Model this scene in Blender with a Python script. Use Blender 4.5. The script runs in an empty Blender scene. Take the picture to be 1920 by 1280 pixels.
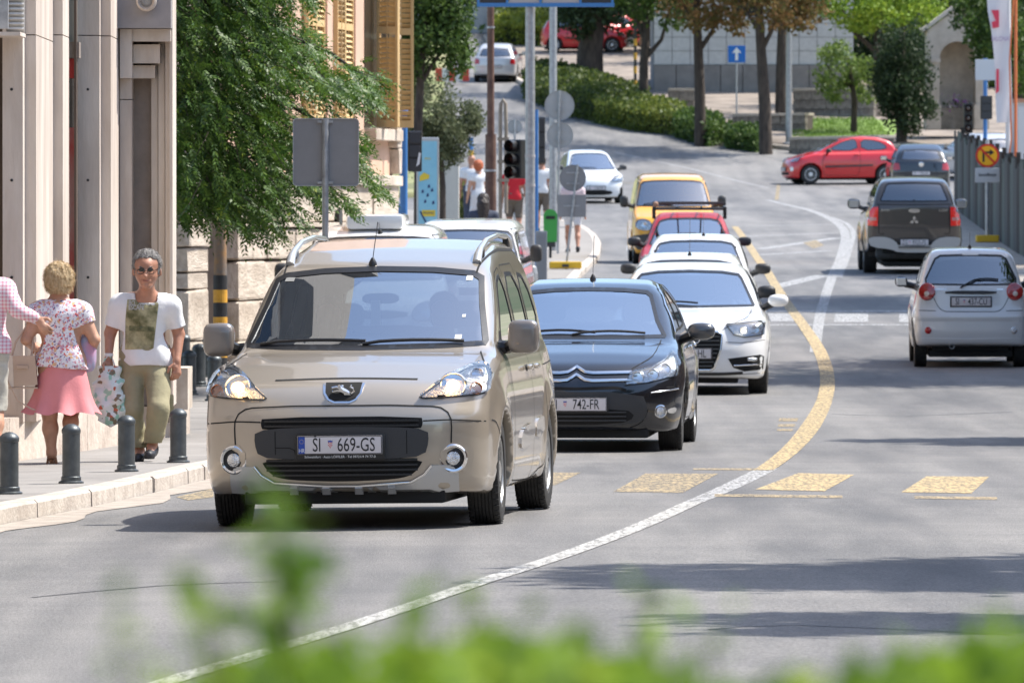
import bpy, bmesh, math, random
import numpy as np
from mathutils import Vector, Matrix, Euler
from mathutils.geometry import delaunay_2d_cdt
random.seed(7); rng = np.random.default_rng(7)
R = math.radians
scene = bpy.context.scene
# ------------------------------------------------------------------ camera, sky, sun, exposure
F = 15000.0; YH = 420.0; CH = 1.9          # focal length in px of the 1920 px photograph, horizon row, eye height
cam = bpy.data.cameras.new('camera'); camo = bpy.data.objects.new('camera', cam)
scene.collection.objects.link(camo); scene.camera = camo
cam.sensor_width = 36; cam.lens = 36*F/1920; cam.clip_start = .5; cam.clip_end = 3000
camo.location = (0, 0, CH); camo.rotation_euler = (R(90)-math.atan((640-YH)/F), 0, 0)
cam.dof.use_dof = True; cam.dof.focus_distance = 50.5; cam.dof.aperture_fstop = 14
SUN_EL, SUN_AZ = 57, 17                    # azimuth measured from +X (right) towards +Y (away)
w = bpy.data.worlds.new('World'); scene.world = w; w.use_nodes = True
nt = w.node_tree; bg = nt.nodes['Background']
sky = nt.nodes.new('ShaderNodeTexSky'); sky.sky_type = 'NISHITA'; sky.sun_disc = False
sky.sun_elevation = R(SUN_EL); sky.sun_rotation = R(90-SUN_AZ)
sky.air_density = 1.0; sky.dust_density = 1.2; sky.ozone_density = 1.0
nt.links.new(sky.outputs[0], bg.inputs[0]); bg.inputs[1].default_value = 0.15
sd = bpy.data.lights.new('sun', 'SUN'); sd.energy = 3.9; sd.angle = R(.6); sd.color = (1, .955, .88)
so = bpy.data.objects.new('sun', sd); scene.collection.objects.link(so)
tosun = Vector((math.cos(R(SUN_EL))*math.cos(R(SUN_AZ)), math.cos(R(SUN_EL))*math.sin(R(SUN_AZ)), math.sin(R(SUN_EL))))
so.rotation_euler = (-tosun).to_track_quat('-Z', 'Y').to_euler(); so.location = (30, 20, 60)
vs = scene.view_settings; vs.view_transform = 'Standard'; vs.look = 'None'; vs.gamma = 1; vs.exposure = .98
vs.use_curve_mapping = False
scene.render.engine = 'CYCLES'; scene.cycles.max_bounces = 7; scene.cycles.transparent_max_bounces = 12
scene.cycles.use_denoising = True
COL = scene.collection
# ------------------------------------------------------------------ ground shape and pixel helpers
_gy = np.array([-50, 50, 68, 88, 99, 115, 130, 150, 165, 190, 214, 227, 246, 262, 275, 290, 312, 340, 400, 600, 900.])
_gz = np.array([.05, .05, -.03, .03, .13, .34, .6, 1.0, 1.16, 1.68, 2.2, 2.5, 3.1, 3.95, 4.8, 5.85, 7.5, 9.6, 13.5, 24, 36.])
_gx = np.arange(-50, 900, 1.0); _gt = np.interp(_gx, _gy, _gz)
_k = np.exp(-.5*(np.arange(-12, 13)/4.0)**2); _k /= _k.sum()
_gt = np.convolve(np.pad(_gt, 12, mode='edge'), _k, 'valid')
def gz(x, y):
    return np.interp(y, _gx, _gt) - .012*np.clip(-.1-np.asarray(x), 0, 6)*np.clip((150-np.asarray(y))/60, 0, 1)
def G(px, py, dz=0):
    lo, prev = None, None
    for D in np.arange(4, 700, 2.0):
        y = YH + (CH-dz-gz((px-960)*D/F, D))*F/D
        if y <= py: lo = D-2; hi = D; break
    if lo is None: lo, hi = 500, 502
    for _ in range(16):
        m = (lo+hi)/2
        if YH + (CH-dz-gz((px-960)*m/F, m))*F/m <= py: hi = m
        else: lo = m
    X = (px-960)*hi/F
    return Vector((X, hi, float(gz(X, hi))+dz))
def P(px, py, D): return Vector(((px-960)*D/F, D, CH+(YH-py)*D/F))
def on(px, D, dz=0):
    X = (px-960)*D/F
    return Vector((X, D, float(gz(X, D))+dz))
# ------------------------------------------------------------------ materials
MATS = {}
def srgb(h): 
    h = h.lstrip('#'); c = [int(h[i:i+2], 16)/255 for i in (0, 2, 4)]
    return tuple(((v+.055)/1.055)**2.4 if v > .04045 else v/12.92 for v in c)
def mat(name, col=(.5, .5, .5), rough=.6, metal=0, coat=0, spec=.5, var=0, vscale=4, bump=0, bscale=60, col2=None, emit=None, es=0, trans=0, stretch=None, sheen=0, grime=0):
    if name in MATS: return MATS[name]
    m = bpy.data.materials.new(name); m.use_nodes = True; n = m.node_tree.nodes; L = m.node_tree.links
    b = n['Principled BSDF']; b.inputs['Base Color'].default_value = (*col, 1); b.inputs['Roughness'].default_value = rough
    b.inputs['Metallic'].default_value = metal; b.inputs['Coat Weight'].default_value = coat; b.inputs['Coat Roughness'].default_value = .03
    b.inputs['Specular IOR Level'].default_value = spec
    if trans: b.inputs['Transmission Weight'].default_value = trans
    if emit: b.inputs['Emission Color'].default_value = (*emit, 1); b.inputs['Emission Strength'].default_value = es
    tc = n.new('ShaderNodeTexCoord'); mp = n.new('ShaderNodeMapping'); L.new(tc.outputs['Object'], mp.inputs[0])
    if stretch: mp.inputs['Scale'].default_value = stretch
    if var or col2:
        nz = n.new('ShaderNodeTexNoise'); nz.inputs['Scale'].default_value = vscale; nz.inputs['Detail'].default_value = 5
        nz.inputs['Roughness'].default_value = .62
        L.new(mp.outputs[0], nz.inputs[0]); mr = n.new('ShaderNodeMapRange')
        mr.inputs[1].default_value = .34; mr.inputs[2].default_value = .66; L.new(nz.outputs[0], mr.inputs[0])
        mx = n.new('ShaderNodeMix'); mx.data_type = 'RGBA'; L.new(mr.outputs[0], mx.inputs[0])
        c2 = col2 or tuple(max(0, c*(1-var)) for c in col); c1 = col if col2 else tuple(min(1, c*(1+var)) for c in col)
        mx.inputs[6].default_value = (*c1, 1); mx.inputs[7].default_value = (*c2, 1)
        L.new(mx.outputs[2], b.inputs['Base Color'])
    if bump:
        nb = n.new('ShaderNodeTexNoise'); nb.inputs['Scale'].default_value = bscale; nb.inputs['Detail'].default_value = 4
        L.new(mp.outputs[0], nb.inputs[0]); bp = n.new('ShaderNodeBump'); bp.inputs['Strength'].default_value = bump; bp.inputs['Distance'].default_value = .02
        L.new(nb.outputs[0], bp.inputs['Height']); L.new(bp.outputs[0], b.inputs['Normal'])
    MATS[name] = m; return m
def glassmat(name, tint=(.42, .48, .50), refl=3.4, base=.17, spec=(.95,.98,1)):
    m = bpy.data.materials.new(name); m.use_nodes = True; n = m.node_tree.nodes; L = m.node_tree.links
    for x in list(n): 
        if x.type == 'BSDF_PRINCIPLED': n.remove(x)
    tr = n.new('ShaderNodeBsdfTransparent'); tr.inputs[0].default_value = (*tint, 1)
    gl = n.new('ShaderNodeBsdfGlossy'); gl.inputs['Roughness'].default_value = .015; gl.inputs[0].default_value = (*spec, 1)
    fr = n.new('ShaderNodeFresnel'); fr.inputs[0].default_value = 1.52
    ma = n.new('ShaderNodeMath'); ma.operation = 'MULTIPLY_ADD'; ma.inputs[1].default_value = refl; ma.inputs[2].default_value = base; ma.use_clamp = True
    L.new(fr.outputs[0], ma.inputs[0]); mx = n.new('ShaderNodeMixShader'); L.new(ma.outputs[0], mx.inputs[0])
    L.new(tr.outputs[0], mx.inputs[1]); L.new(gl.outputs[0], mx.inputs[2]); L.new(mx.outputs[0], n['Material Output'].inputs[0])
    return m
GLASS = glassmat('window_glass_tinted'); GLASSD = glassmat('window_glass_dark', (.14, .17, .17), 1.7)
GLASSC = glassmat('clear_lens', (.9, .92, .93), 1.1, .04)
BLACK = mat('black_trim', (.012, .012, .013), .38, bump=.05)
RUB = mat('tyre_rubber', (.022, .021, .02), .8, var=.35, vscale=30)
DARKP = mat('dark_plastic', (.035, .036, .038), .5, bump=.15, bscale=200)
SHADOWGAP = mat('seam_black', (.008, .008, .008), .9)  # black of seams; grille panels in it stand for the shade inside
CHROME = mat('chrome', (.78, .78, .78), .12, 1)
ALLOY = mat('silver_wheel', (.5, .5, .49), .35, .7, var=.15)
INT = mat('interior_fabric', (.06, .065, .07), .8, var=.3, vscale=9)
INTL = mat('interior_light_fabric', (.22, .22, .21), .8, var=.2)
STEEL = mat('galvanised_steel', (.36, .37, .38), .45, .5, var=.18, vscale=14)
PLATE = mat('plate_face', (.66, .62, .62), .45, var=.05)
INK = mat('black_ink', (.012, .012, .014), .5)
WHITEP = mat('white_plastic', (.75, .75, .73), .4, var=.06)
REDM = mat('red_print', (.55, .02, .02), .5); BLUEM = mat('blue_print', (.02, .07, .38), .5)
REDL = mat('red_lens', (.42, .012, .015), .12, coat=1, var=.25, vscale=30)
REDLL = mat('red_lens_lit', (.6, .02, .02), .12, coat=1, emit=(1, .04, .02), es=.08)
AMBER = mat('amber_lens', (.5, .16, .05), .2, coat=1)
REFL = mat('lamp_reflector', (.72, .73, .74), .16, 1, var=.3, vscale=40, bump=.5, bscale=90)
LIT = mat('lit_lamp', (1, .8, .5), .3, emit=(1, .58, .24), es=4.5)
LITW = mat('lit_lamp_white', (1, .95, .85), .3, emit=(1, .85, .6), es=4)
# ------------------------------------------------------------------ object helpers
def link(o, parent=None):
    COL.objects.link(o)
    if parent is not None: o.parent = parent
    return o
def obj_from(name, v, f, m, parent=None, smooth=False, normals=None, sharp=None):
    me = bpy.data.meshes.new(name)
    if isinstance(f, np.ndarray):
        v = np.asarray(v, dtype=np.float32); k = f.shape[1]
        me.vertices.add(len(v)); me.vertices.foreach_set('co', v.ravel())
        me.loops.add(f.size); me.loops.foreach_set('vertex_index', f.ravel().astype(np.int32))
        me.polygons.add(len(f)); me.polygons.foreach_set('loop_start', np.arange(0, f.size, k, dtype=np.int32))
        me.update(calc_edges=True)
    else:
        me.from_pydata([tuple(p) for p in v], [], [tuple(p) for p in f]); me.update()
    ms = m if isinstance(m, (list, tuple)) else [m]
    for q in ms: me.materials.append(q)
    if smooth or normals is not None: me.polygons.foreach_set('use_smooth', [True]*len(me.polygons))
    if sharp: me.set_sharp_from_angle(angle=R(sharp))
    if normals is not None: me.normals_split_custom_set_from_vertices([tuple(n) for n in normals])
    return link(bpy.data.objects.new(name, me), parent)
def tag(o, label=None, cat=None, group=None, kind=None):
    if label: o['label'] = label
    if cat: o['category'] = cat
    if group: o['group'] = group
    if kind: o['kind'] = kind
    return o
def thing(name, label, cat, loc=(0, 0, 0), rotz=0, group=None, rot=None):
    o = bpy.data.objects.new(name, None); COL.objects.link(o); o.empty_display_size = .3
    o.location = loc; o.rotation_euler = rot or (0, 0, rotz)
    return tag(o, label, cat, group)
def copy_tree(o, loc, rotz=None, label=None, scale=None):
    def rec(s, par):
        c = s.copy(); COL.objects.link(c); c.parent = par
        for ch in list(s.children): rec(ch, c)
        return c
    c = rec(o, None); c.location = loc
    if rotz is not None: c.rotation_euler = (0, 0, rotz)
    if label: c['label'] = label
    if scale: c.scale = scale
    return c
class MB:
    def __init__(s): s.v = []; s.f = []
    def add(s, v, f):
        b = len(s.v); s.v += [tuple(p) for p in v]; s.f += [tuple(i+b for i in q) for q in f]; return s
    def box(s, x0, x1, y0, y1, z0, z1, M=None, bev=0):
        if bev:
            bm = bmesh.new(); bmesh.ops.create_cube(bm, size=1)
            for q in bm.verts: q.co = Vector(((x0+x1)/2+q.co.x*(x1-x0), (y0+y1)/2+q.co.y*(y1-y0), (z0+z1)/2+q.co.z*(z1-z0)))
            bmesh.ops.bevel(bm, geom=bm.edges[:], offset=bev, segments=2, affect='EDGES', profile=.6)
            bm.verts.index_update()
            v = [q.co.copy() for q in bm.verts]; f = [[q.index for q in p.verts] for p in bm.faces]; bm.free()
        else:
            v = [Vector((x, y, z)) for x in (x0, x1) for y in (y0, y1) for z in (z0, z1)]
            f = [(0, 1, 3, 2), (4, 6, 7, 5), (0, 4, 5, 1), (2, 3, 7, 6), (0, 2, 6, 4), (1, 5, 7, 3)]
        if M is not None: v = [M @ q for q in v]
        return s.add(v, f)
    def cyl(s, a, b, r0, r1=None, n=12, caps=True):
        a = Vector(a); b = Vector(b); r1 = r0 if r1 is None else r1
        q = (b-a).to_track_quat('Z', 'Y'); v = []
        for c, r in ((a, r0), (b, r1)):
            for i in range(n): t = 2*math.pi*i/n; v.append(c+q @ Vector((r*math.cos(t), r*math.sin(t), 0)))
        f = [(i, (i+1) % n, n+(i+1) % n, n+i) for i in range(n)]
        if caps: f += [tuple(range(n-1, -1, -1)), tuple(range(n, 2*n))]
        return s.add(v, f)
    def tube(s, pts, r, n=8):
        pts = [Vector(p) for p in pts]; rs = r if isinstance(r, (list, tuple)) else [r]*len(pts); v = []; 
        up = None
        for i, p in enumerate(pts):
            d = (pts[min(i+1, len(pts)-1)]-pts[max(i-1, 0)]).normalized()
            if up is None: up = d.orthogonal().normalized()
            up = (up-d*up.dot(d)).normalized(); sd_ = d.cross(up)
            for k in range(n): t = 2*math.pi*k/n; v.append(p+rs[i]*(up*math.cos(t)+sd_*math.sin(t)))
        f = [(i*n+k, i*n+(k+1) % n, (i+1)*n+(k+1) % n, (i+1)*n+k) for i in range(len(pts)-1) for k in range(n)]
        f += [tuple(range(n-1, -1, -1)), tuple(range((len(pts)-1)*n, len(pts)*n))]
        return s.add(v, f)
    def lathe(s, prof, n=24, axis='z', c=(0, 0, 0), open=False):
        c = Vector(c); v = []
        for r, h in prof:
            for k in range(n):
                t = 2*math.pi*k/n; a, b = r*math.cos(t), r*math.sin(t)
                v.append(c+(Vector((a, b, h)) if axis == 'z' else Vector((h, a, b)) if axis == 'x' else Vector((a, h, b))))
        m = len(prof)
        f = [(i*n+k, i*n+(k+1) % n, (i+1)*n+(k+1) % n, (i+1)*n+k) for i in range(m-1) for k in range(n)]
        if open: return s.add(v, f)
        if prof[0][0] > 1e-4: f.append(tuple(range(n-1, -1, -1)))
        if prof[-1][0] > 1e-4: f.append(tuple(range((m-1)*n, m*n)))
        return s.add(v, f)
    def prism(s, poly, y0, y1, M=None, plane='xz'):
        n = len(poly); mk = (lambda a, b, t: Vector((a, t, b))) if plane == 'xz' else (lambda a, b, t: Vector((a, b, t))) if plane == 'xy' else (lambda a, b, t: Vector((t, a, b)))
        v = [mk(a, b, y0) for a, b in poly]+[mk(a, b, y1) for a, b in poly]
        if M is not None: v = [M @ q for q in v]
        f = [tuple(range(n)), tuple(range(2*n-1, n-1, -1))]+[(i, n+i, n+(i+1) % n, (i+1) % n) for i in range(n)]
        return s.add(v, f)
    def blob(s, c, r, p=2.6, n=16, M=None):
        v = []; m = n//2
        sg = lambda t, e: math.copysign(abs(t)**e, t)
        e = 2/p
        for i in range(m+1):
            ph = -math.pi/2+math.pi*i/m
            for k in range(n):
                t = 2*math.pi*k/n
                q = Vector((r[0]*sg(math.cos(ph), e)*sg(math.cos(t), e), r[1]*sg(math.cos(ph), e)*sg(math.sin(t), e), r[2]*sg(math.sin(ph), e)))
                v.append((M @ q if M is not None else q)+Vector(c))
        f = [(i*n+k, i*n+(k+1) % n, (i+1)*n+(k+1) % n, (i+1)*n+k) for i in range(m) for k in range(n)]
        return s.add(v, f)
    def build(s, name, m, parent=None, smooth=False, sharp=None):
        me = bpy.data.meshes.new(name); me.from_pydata(s.v, [], s.f)
        bm = bmesh.new(); bm.from_mesh(me); bmesh.ops.recalc_face_normals(bm, faces=bm.faces); bm.to_mesh(me); bm.free(); me.update()
        for q in (m if isinstance(m, (list, tuple)) else [m]): me.materials.append(q)
        if smooth or sharp: me.polygons.foreach_set('use_smooth', [True]*len(me.polygons))
        if sharp or smooth: me.set_sharp_from_angle(angle=R(sharp or 40))
        return link(bpy.data.objects.new(name, me), parent)
def text(name, s, size, m, parent, M, sx=1, extrude=.0008, align='CENTER', bold=0):
    cu = bpy.data.curves.new('lettering', 'FONT'); cu.body = s; cu.size = size; cu.align_x = align; cu.align_y = 'CENTER'; cu.extrude = extrude
    cu.offset = bold; cu.resolution_u = 3
    o = bpy.data.objects.new(name, cu); COL.objects.link(o)
    dg = bpy.context.evaluated_depsgraph_get(); me = bpy.data.meshes.new_from_object(o.evaluated_get(dg))
    bpy.data.objects.remove(o); bpy.data.curves.remove(cu)
    me.transform(M @ Matrix.Diagonal((sx, 1, 1, 1))); me.materials.clear(); me.materials.append(m)
    return link(bpy.data.objects.new(name, me), parent)
# ------------------------------------------------------------------ implicit surfaces
def smax(a, b, k): return np.maximum(a, b)+np.maximum(k-np.abs(a-b), 0)**2/(4*k)
def smin(a, b, k): return np.minimum(a, b)-np.maximum(k-np.abs(a-b), 0)**2/(4*k)
def grad(f, v, e=.002):
    x, y, z = v.T
    g = np.stack([f(x+e, y, z)-f(x-e, y, z), f(x, y+e, z)-f(x, y-e, z), f(x, y, z+e)-f(x, y, z-e)], 1)/(2*e)
    return g
def snets(f, lo, hi, h, polish=2):
    ax = [np.arange(lo[i], hi[i]+h, h) for i in range(3)]
    X, Y, Z = np.meshgrid(*ax, indexing='ij'); V = f(X, Y, Z).astype(np.float32); S = V < 0
    nx, ny, nz = V.shape
    cnt = np.zeros((nx-1, ny-1, nz-1), np.float32); acc = np.zeros((nx-1, ny-1, nz-1, 3), np.float32)
    def sl(i, j, k): return (slice(i, nx-1+i), slice(j, ny-1+j), slice(k, nz-1+k))
    for c0 in ((0, 0, 0), (0, 0, 1), (0, 1, 0), (0, 1, 1), (1, 0, 0), (1, 0, 1), (1, 1, 0), (1, 1, 1)):
        for a in range(3):
            if c0[a]: continue
            c1 = list(c0); c1[a] = 1
            va, vb = V[sl(*c0)], V[sl(*c1)]; m = (va < 0) != (vb < 0)
            idx = np.nonzero(m); t = va[idx]/(va[idx]-vb[idx])
            p = np.zeros((len(t), 3), np.float32); p[:] = c0; p[:, a] += t
            acc[idx] += p; cnt[idx] += 1
    idx = np.nonzero(cnt > 0); n = len(idx[0]); idm = -np.ones(cnt.shape, np.int64); idm[idx] = np.arange(n)
    vert = np.stack(idx, 1)+acc[idx]/cnt[idx][:, None]; vert = vert*h+np.array(lo)
    faces = []
    for a in range(3):
        b, c = (a+1) % 3, (a+2) % 3
        s0 = [slice(None)]*3; s1 = [slice(None)]*3; s0[a] = slice(0, -1); s1[a] = slice(1, None)
        A, B = S[tuple(s0)], S[tuple(s1)]
        for sgn, m in ((1, A & ~B), (0, ~A & B)):
            i = np.stack(np.nonzero(m), 1)
            ok = (i[:, b] > 0) & (i[:, c] > 0) & (i[:, b] < V.shape[b]-1) & (i[:, c] < V.shape[c]-1); i = i[ok]
            def cell(db, dc):
                j = i.copy(); j[:, b] -= db; j[:, c] -= dc; return idm[j[:, 0], j[:, 1], j[:, 2]]
            q = np.stack([cell(1, 1), cell(0, 1), cell(0, 0), cell(1, 0)], 1)
            faces.append(q if sgn else q[:, ::-1])
    faces = np.concatenate(faces)
    for _ in range(polish):
        g = grad(f, vert); d = f(*vert.T); g2 = (g*g).sum(1)+1e-6
        st = (d/g2)[:, None]*g; ln = np.linalg.norm(st, axis=1, keepdims=True); vert = vert-st*np.minimum(1, .5*h/(ln+1e-9))
    nrm = grad(f, vert); nrm /= np.linalg.norm(nrm, axis=1, keepdims=True)+1e-9
    return vert, faces, nrm
def tab(pts, sig=.03, step=.01):
    pts = sorted(pts); xs = np.arange(pts[0][0]-.3, pts[-1][0]+.3, step); v = np.interp(xs, [p[0] for p in pts], [p[1] for p in pts])
    if sig > 0:
        n = int(4*sig/step)+1; k = np.exp(-.5*(np.arange(-n, n+1)*step/sig)**2); k /= k.sum(); v = np.convolve(np.pad(v, n, mode='edge'), k, 'valid')
    d = np.gradient(v, step)
    fn = lambda q: np.interp(q, xs, v)
    fn.d = lambda q: np.interp(q, xs, d)
    return fn
def inpoly(pts, poly):
    x, y = pts[:, 0], pts[:, 1]; c = np.zeros(len(x), bool); n = len(poly); j = n-1
    for i in range(n):
        xi, yi = poly[i]; xj, yj = poly[j]
        if yi != yj:
            c ^= ((yi > y) != (yj > y)) & (x < (xj-xi)*(y-yi)/(yj-yi)+xi)
        j = i
    return c
def chaikin(p, n=2):
    for _ in range(n):
        q = []
        for i in range(len(p)):
            a, b = p[i], p[(i+1) % len(p)]
            q += [(a[0]*.75+b[0]*.25, a[1]*.75+b[1]*.25), (a[0]*.25+b[0]*.75, a[1]*.25+b[1]*.75)]
        p = q
    return p
def sym(p):
    """half outline on +x from top to bottom -> closed symmetric polygon"""
    return list(p)+[(-a, b) for a, b in reversed(p) if a > 1e-6]
def circ(cx, cy, r, ry=None, n=24): ry = ry or r; return [(cx+r*math.cos(2*math.pi*i/n), cy+ry*math.sin(2*math.pi*i/n)) for i in range(n)]
def dens(poly, d):
    out = []
    for i in range(len(poly)):
        a, b = poly[i], poly[(i+1) % len(poly)]; n = max(1, int(math.hypot(b[0]-a[0], b[1]-a[1])/d+.5))
        out += [(a[0]+(b[0]-a[0])*k/n, a[1]+(b[1]-a[1])*k/n) for k in range(n)]
    return out
def inset(poly, d):
    n = len(poly); A = sum(poly[i][0]*poly[(i+1) % n][1]-poly[(i+1) % n][0]*poly[i][1] for i in range(n)); sg = 1 if A > 0 else -1; out = []
    for i in range(n):
        p0, p1, p2 = Vector(poly[i-1]), Vector(poly[i]), Vector(poly[(i+1) % n])
        e1 = (p1-p0); e2 = (p2-p1)
        if e1.length < 1e-7 or e2.length < 1e-7: out.append(tuple(p1)); continue
        e1.normalize(); e2.normalize(); n1 = Vector((-e1.y, e1.x))*sg; n2 = Vector((-e2.y, e2.x))*sg; b = n1+n2
        b = b/(max(.35, b.dot(n1))) if b.length > 1e-6 else n1
        out.append(tuple(p1+b*d))
    return out
# ------------------------------------------------------------------ vehicles
def car_sdf(s):
    top = tab(s['top'], s.get('ts', .05)); roof = tab(s['roof'], s.get('rs', .05)); bot = tab(s['bot'], .04)
    plan = tab(s['plan'], .08); nose = tab(s['nose'], .03); tail = tab(s['tail'], .03); side = tab(s['side'], .03)
    tmb = tab(s['tumble'], .04)                     # z -> half width of the cabin
    wh = s['wheels']; Rw = s['R']; wz = s.get('wz', 0)+Rw; Ra = s.get('Ra', Rw+.055); ym = s.get('ymid', 1.6); fl = s.get('flare', .012)
    nb, tb, wbw = s.get('nbow', .18), s.get('tbow', .12), s.get('wbow', .22); nb6 = s.get('nb6', .35); hc = s.get('hcrown', .05); rc = s.get('rcrown', .06)
    kk = s.get('k', .07); extra = s.get('extra')
    def f(x, y, z):
        ax = np.abs(x); a2 = ax*ax; a6 = a2**3
        d1 = nose(z)+nb*a2+nb6*a6-y; d2 = y-(tail(z)-tb*a2-s.get('tb6', .2)*a6)
        wd = plan(y)-side(z)
        arch = []
        for yw in wh:
            r = np.hypot(y-yw, z-wz); wd = wd+fl*np.exp(-((r-Ra-.02)/.09)**2); arch.append(r)
        d3 = ax-wd
        yt = y-wbw*a2*.5
        d4 = (z-top(yt)+hc*a2)/np.sqrt(1+np.minimum(top.d(yt), 2.5)**2)
        d5 = bot(y)-z
        low = smax(smax(d1, d2, s.get('kc', .16)), smax(d3, d4, kk), kk); low = smax(low, d5, .05)
        mm = np.tanh((ym-y)/.6); yy = y-wbw*a2*mm
        sl = np.minimum(np.abs(roof.d(yy)), 4)
        g1 = (z-roof(yy)+rc*a2)/np.sqrt(1+sl**2)
        g2 = ax-tmb(z)-s.get('gplan', lambda y: 0)(y)
        g = smax(smax(smax(g1, g2, s.get('kg', .09)), .62-z, .05), d1+.06, .04)
        g = smax(g, d2, .05)
        d = smin(low, g, s.get('ku', .05))
        if extra: d = extra(d, x, y, z)
        for yw, r in zip(wh, arch):
            d = np.maximum(d, -np.maximum(r-Ra, (wd-.3)-ax))
        return d
    return f
def proj(f, P2, view, lim=(-1.2, 4.2)):
    P2 = np.asarray(P2, float); n = len(P2); a, b = P2[:, 0], P2[:, 1]
    if view == 'F': org = lambda t: (a, np.full(n, lim[0])+t, b); T = 3.6
    elif view == 'R': org = lambda t: (a, np.full(n, lim[1])-t, b); T = 3.6
    elif view == 'L': org = lambda t: (np.full(n, 1.15)-t, a, b); T = 1.1
    elif view == 'S': org = lambda t: (np.full(n, -1.15)+t, a, b); T = 1.1
    else: org = lambda t: (a, b, np.full(n, 2.2)-t); T = 2.0
    t0 = np.zeros(n); t1 = np.full(n, T); hit = np.zeros(n, bool); st = .025
    ts = np.arange(0, T, st)
    prev = None
    for t in ts:
        tt = np.full(n, t); d = f(*org(tt)); new = (d < 0) & ~hit
        t1[new] = t; t0[new] = t-st; hit |= new
        if hit.all(): break
    for _ in range(12):
        m = (t0+t1)/2; d = f(*org(m)); ins = d < 0
        t1 = np.where(ins, m, t1); t0 = np.where(ins, t0, m)
    v = np.stack(org((t0+t1)/2), 1)
    if not hit.all() and hit.any():
        hv = v[hit]; h2 = P2[hit]
        for i in np.nonzero(~hit)[0]:
            j = ((h2-P2[i])**2).sum(1).argmin(); ax = {'F': 1, 'R': 1, 'L': 0, 'S': 0, 'T': 2}[view]; v[i, ax] = hv[j, ax]
    nr = grad(f, v, .006); nr /= np.linalg.norm(nr, axis=1, keepdims=True)+1e-9
    return v, nr
def panel(car, name, poly, view, m, off=.003, holes=(), grid=.06, parent=None, depth=.012, both=False, bulge=0):
    """a piece that follows the bodywork; poly in view coordinates, off = how proud it stands"""
    if both:
        a = panel(car, name, poly, view, m, off, holes, grid, parent, depth, bulge=bulge)
        mir = (lambda p: [(-x, z) for x, z in p]) if view in 'FRT' else (lambda p: p)
        b = panel(car, name, mir(poly), 'S' if view == 'L' else view, m, off, [mir(h) for h in holes], grid, parent, depth, bulge=bulge)
        return a, b
    loops = [dens(poly, grid*.8)]+[dens(h, grid*.8) for h in holes]
    pts, edges = [], []
    for lp in loops:
        b0 = len(pts); pts += lp; edges += [(b0+i, b0+(i+1) % len(lp)) for i in range(len(lp))]
    nb = len(pts)
    xs = [p[0] for p in poly]; zs = [p[1] for p in poly]
    gx, gy = np.meshgrid(np.arange(min(xs)+grid/2, max(xs), grid), np.arange(min(zs)+grid/2, max(zs), grid)); g = np.stack([gx.ravel(), gy.ravel()], 1)
    if len(g):
        ins = inpoly(g, poly)
        for h in holes: ins &= ~inpoly(g, h)
        bp = np.array(pts)
        g = g[ins]
        if len(g): g = g[(((g[:, None]-bp[None])**2).sum(2).min(1)) > (grid*.4)**2]
        pts += [tuple(p) for p in g]
    vo, _, fo, _, _, _ = delaunay_2d_cdt([Vector(p) for p in pts], edges, [], 0, 1e-6)
    V2 = np.array([tuple(p) for p in vo]); Fc = np.array([tuple(q) for q in fo if len(q) == 3])
    cen = V2[Fc].mean(1); ok = inpoly(cen, poly)
    for h in holes: ok &= ~inpoly(cen, h)
    Fc = Fc[ok]; V, N = proj(car['f'], V2, view)
    if bulge:
        d = np.sqrt(((V2[:, None]-np.array(loops[0])[None])**2).sum(2).min(1)); V = V+N*(bulge*(1-np.exp(-d/.02)))[:, None]
    V = V+N*off
    # orient
    e = np.cross(V[Fc[:, 1]]-V[Fc[:, 0]], V[Fc[:, 2]]-V[Fc[:, 0]]); flip = (e*N[Fc[:, 0]]).sum(1) < 0; Fc[flip] = Fc[flip][:, ::-1]
    if depth:
        cnt = {}
        for q in Fc:
            for i in range(3):
                k = (q[i], q[(i+1) % 3]); cnt[k] = 1
        be = [k for k in cnt if (k[1], k[0]) not in cnt]
        n0 = len(V); ring = sorted({i for k in be for i in k}); mp = {i: n0+j for j, i in enumerate(ring)}; n1 = n0+len(ring); mp2 = {i: n1+j for j, i in enumerate(ring)}
        V = np.concatenate([V, V[ring], V[ring]-N[ring]*depth]); N = np.concatenate([N, np.zeros((2*len(ring), 3))])
        sk = []
        for a, b in be: sk += [(mp[b], mp[a], mp2[a]), (mp[b], mp2[a], mp2[b])]
        Fc = np.concatenate([Fc, np.array(sk)])
    return obj_from(name, V, Fc.astype(np.int64), m, parent or car['root'], normals=N if not depth else None, smooth=True, sharp=35 if depth else None)
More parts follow.
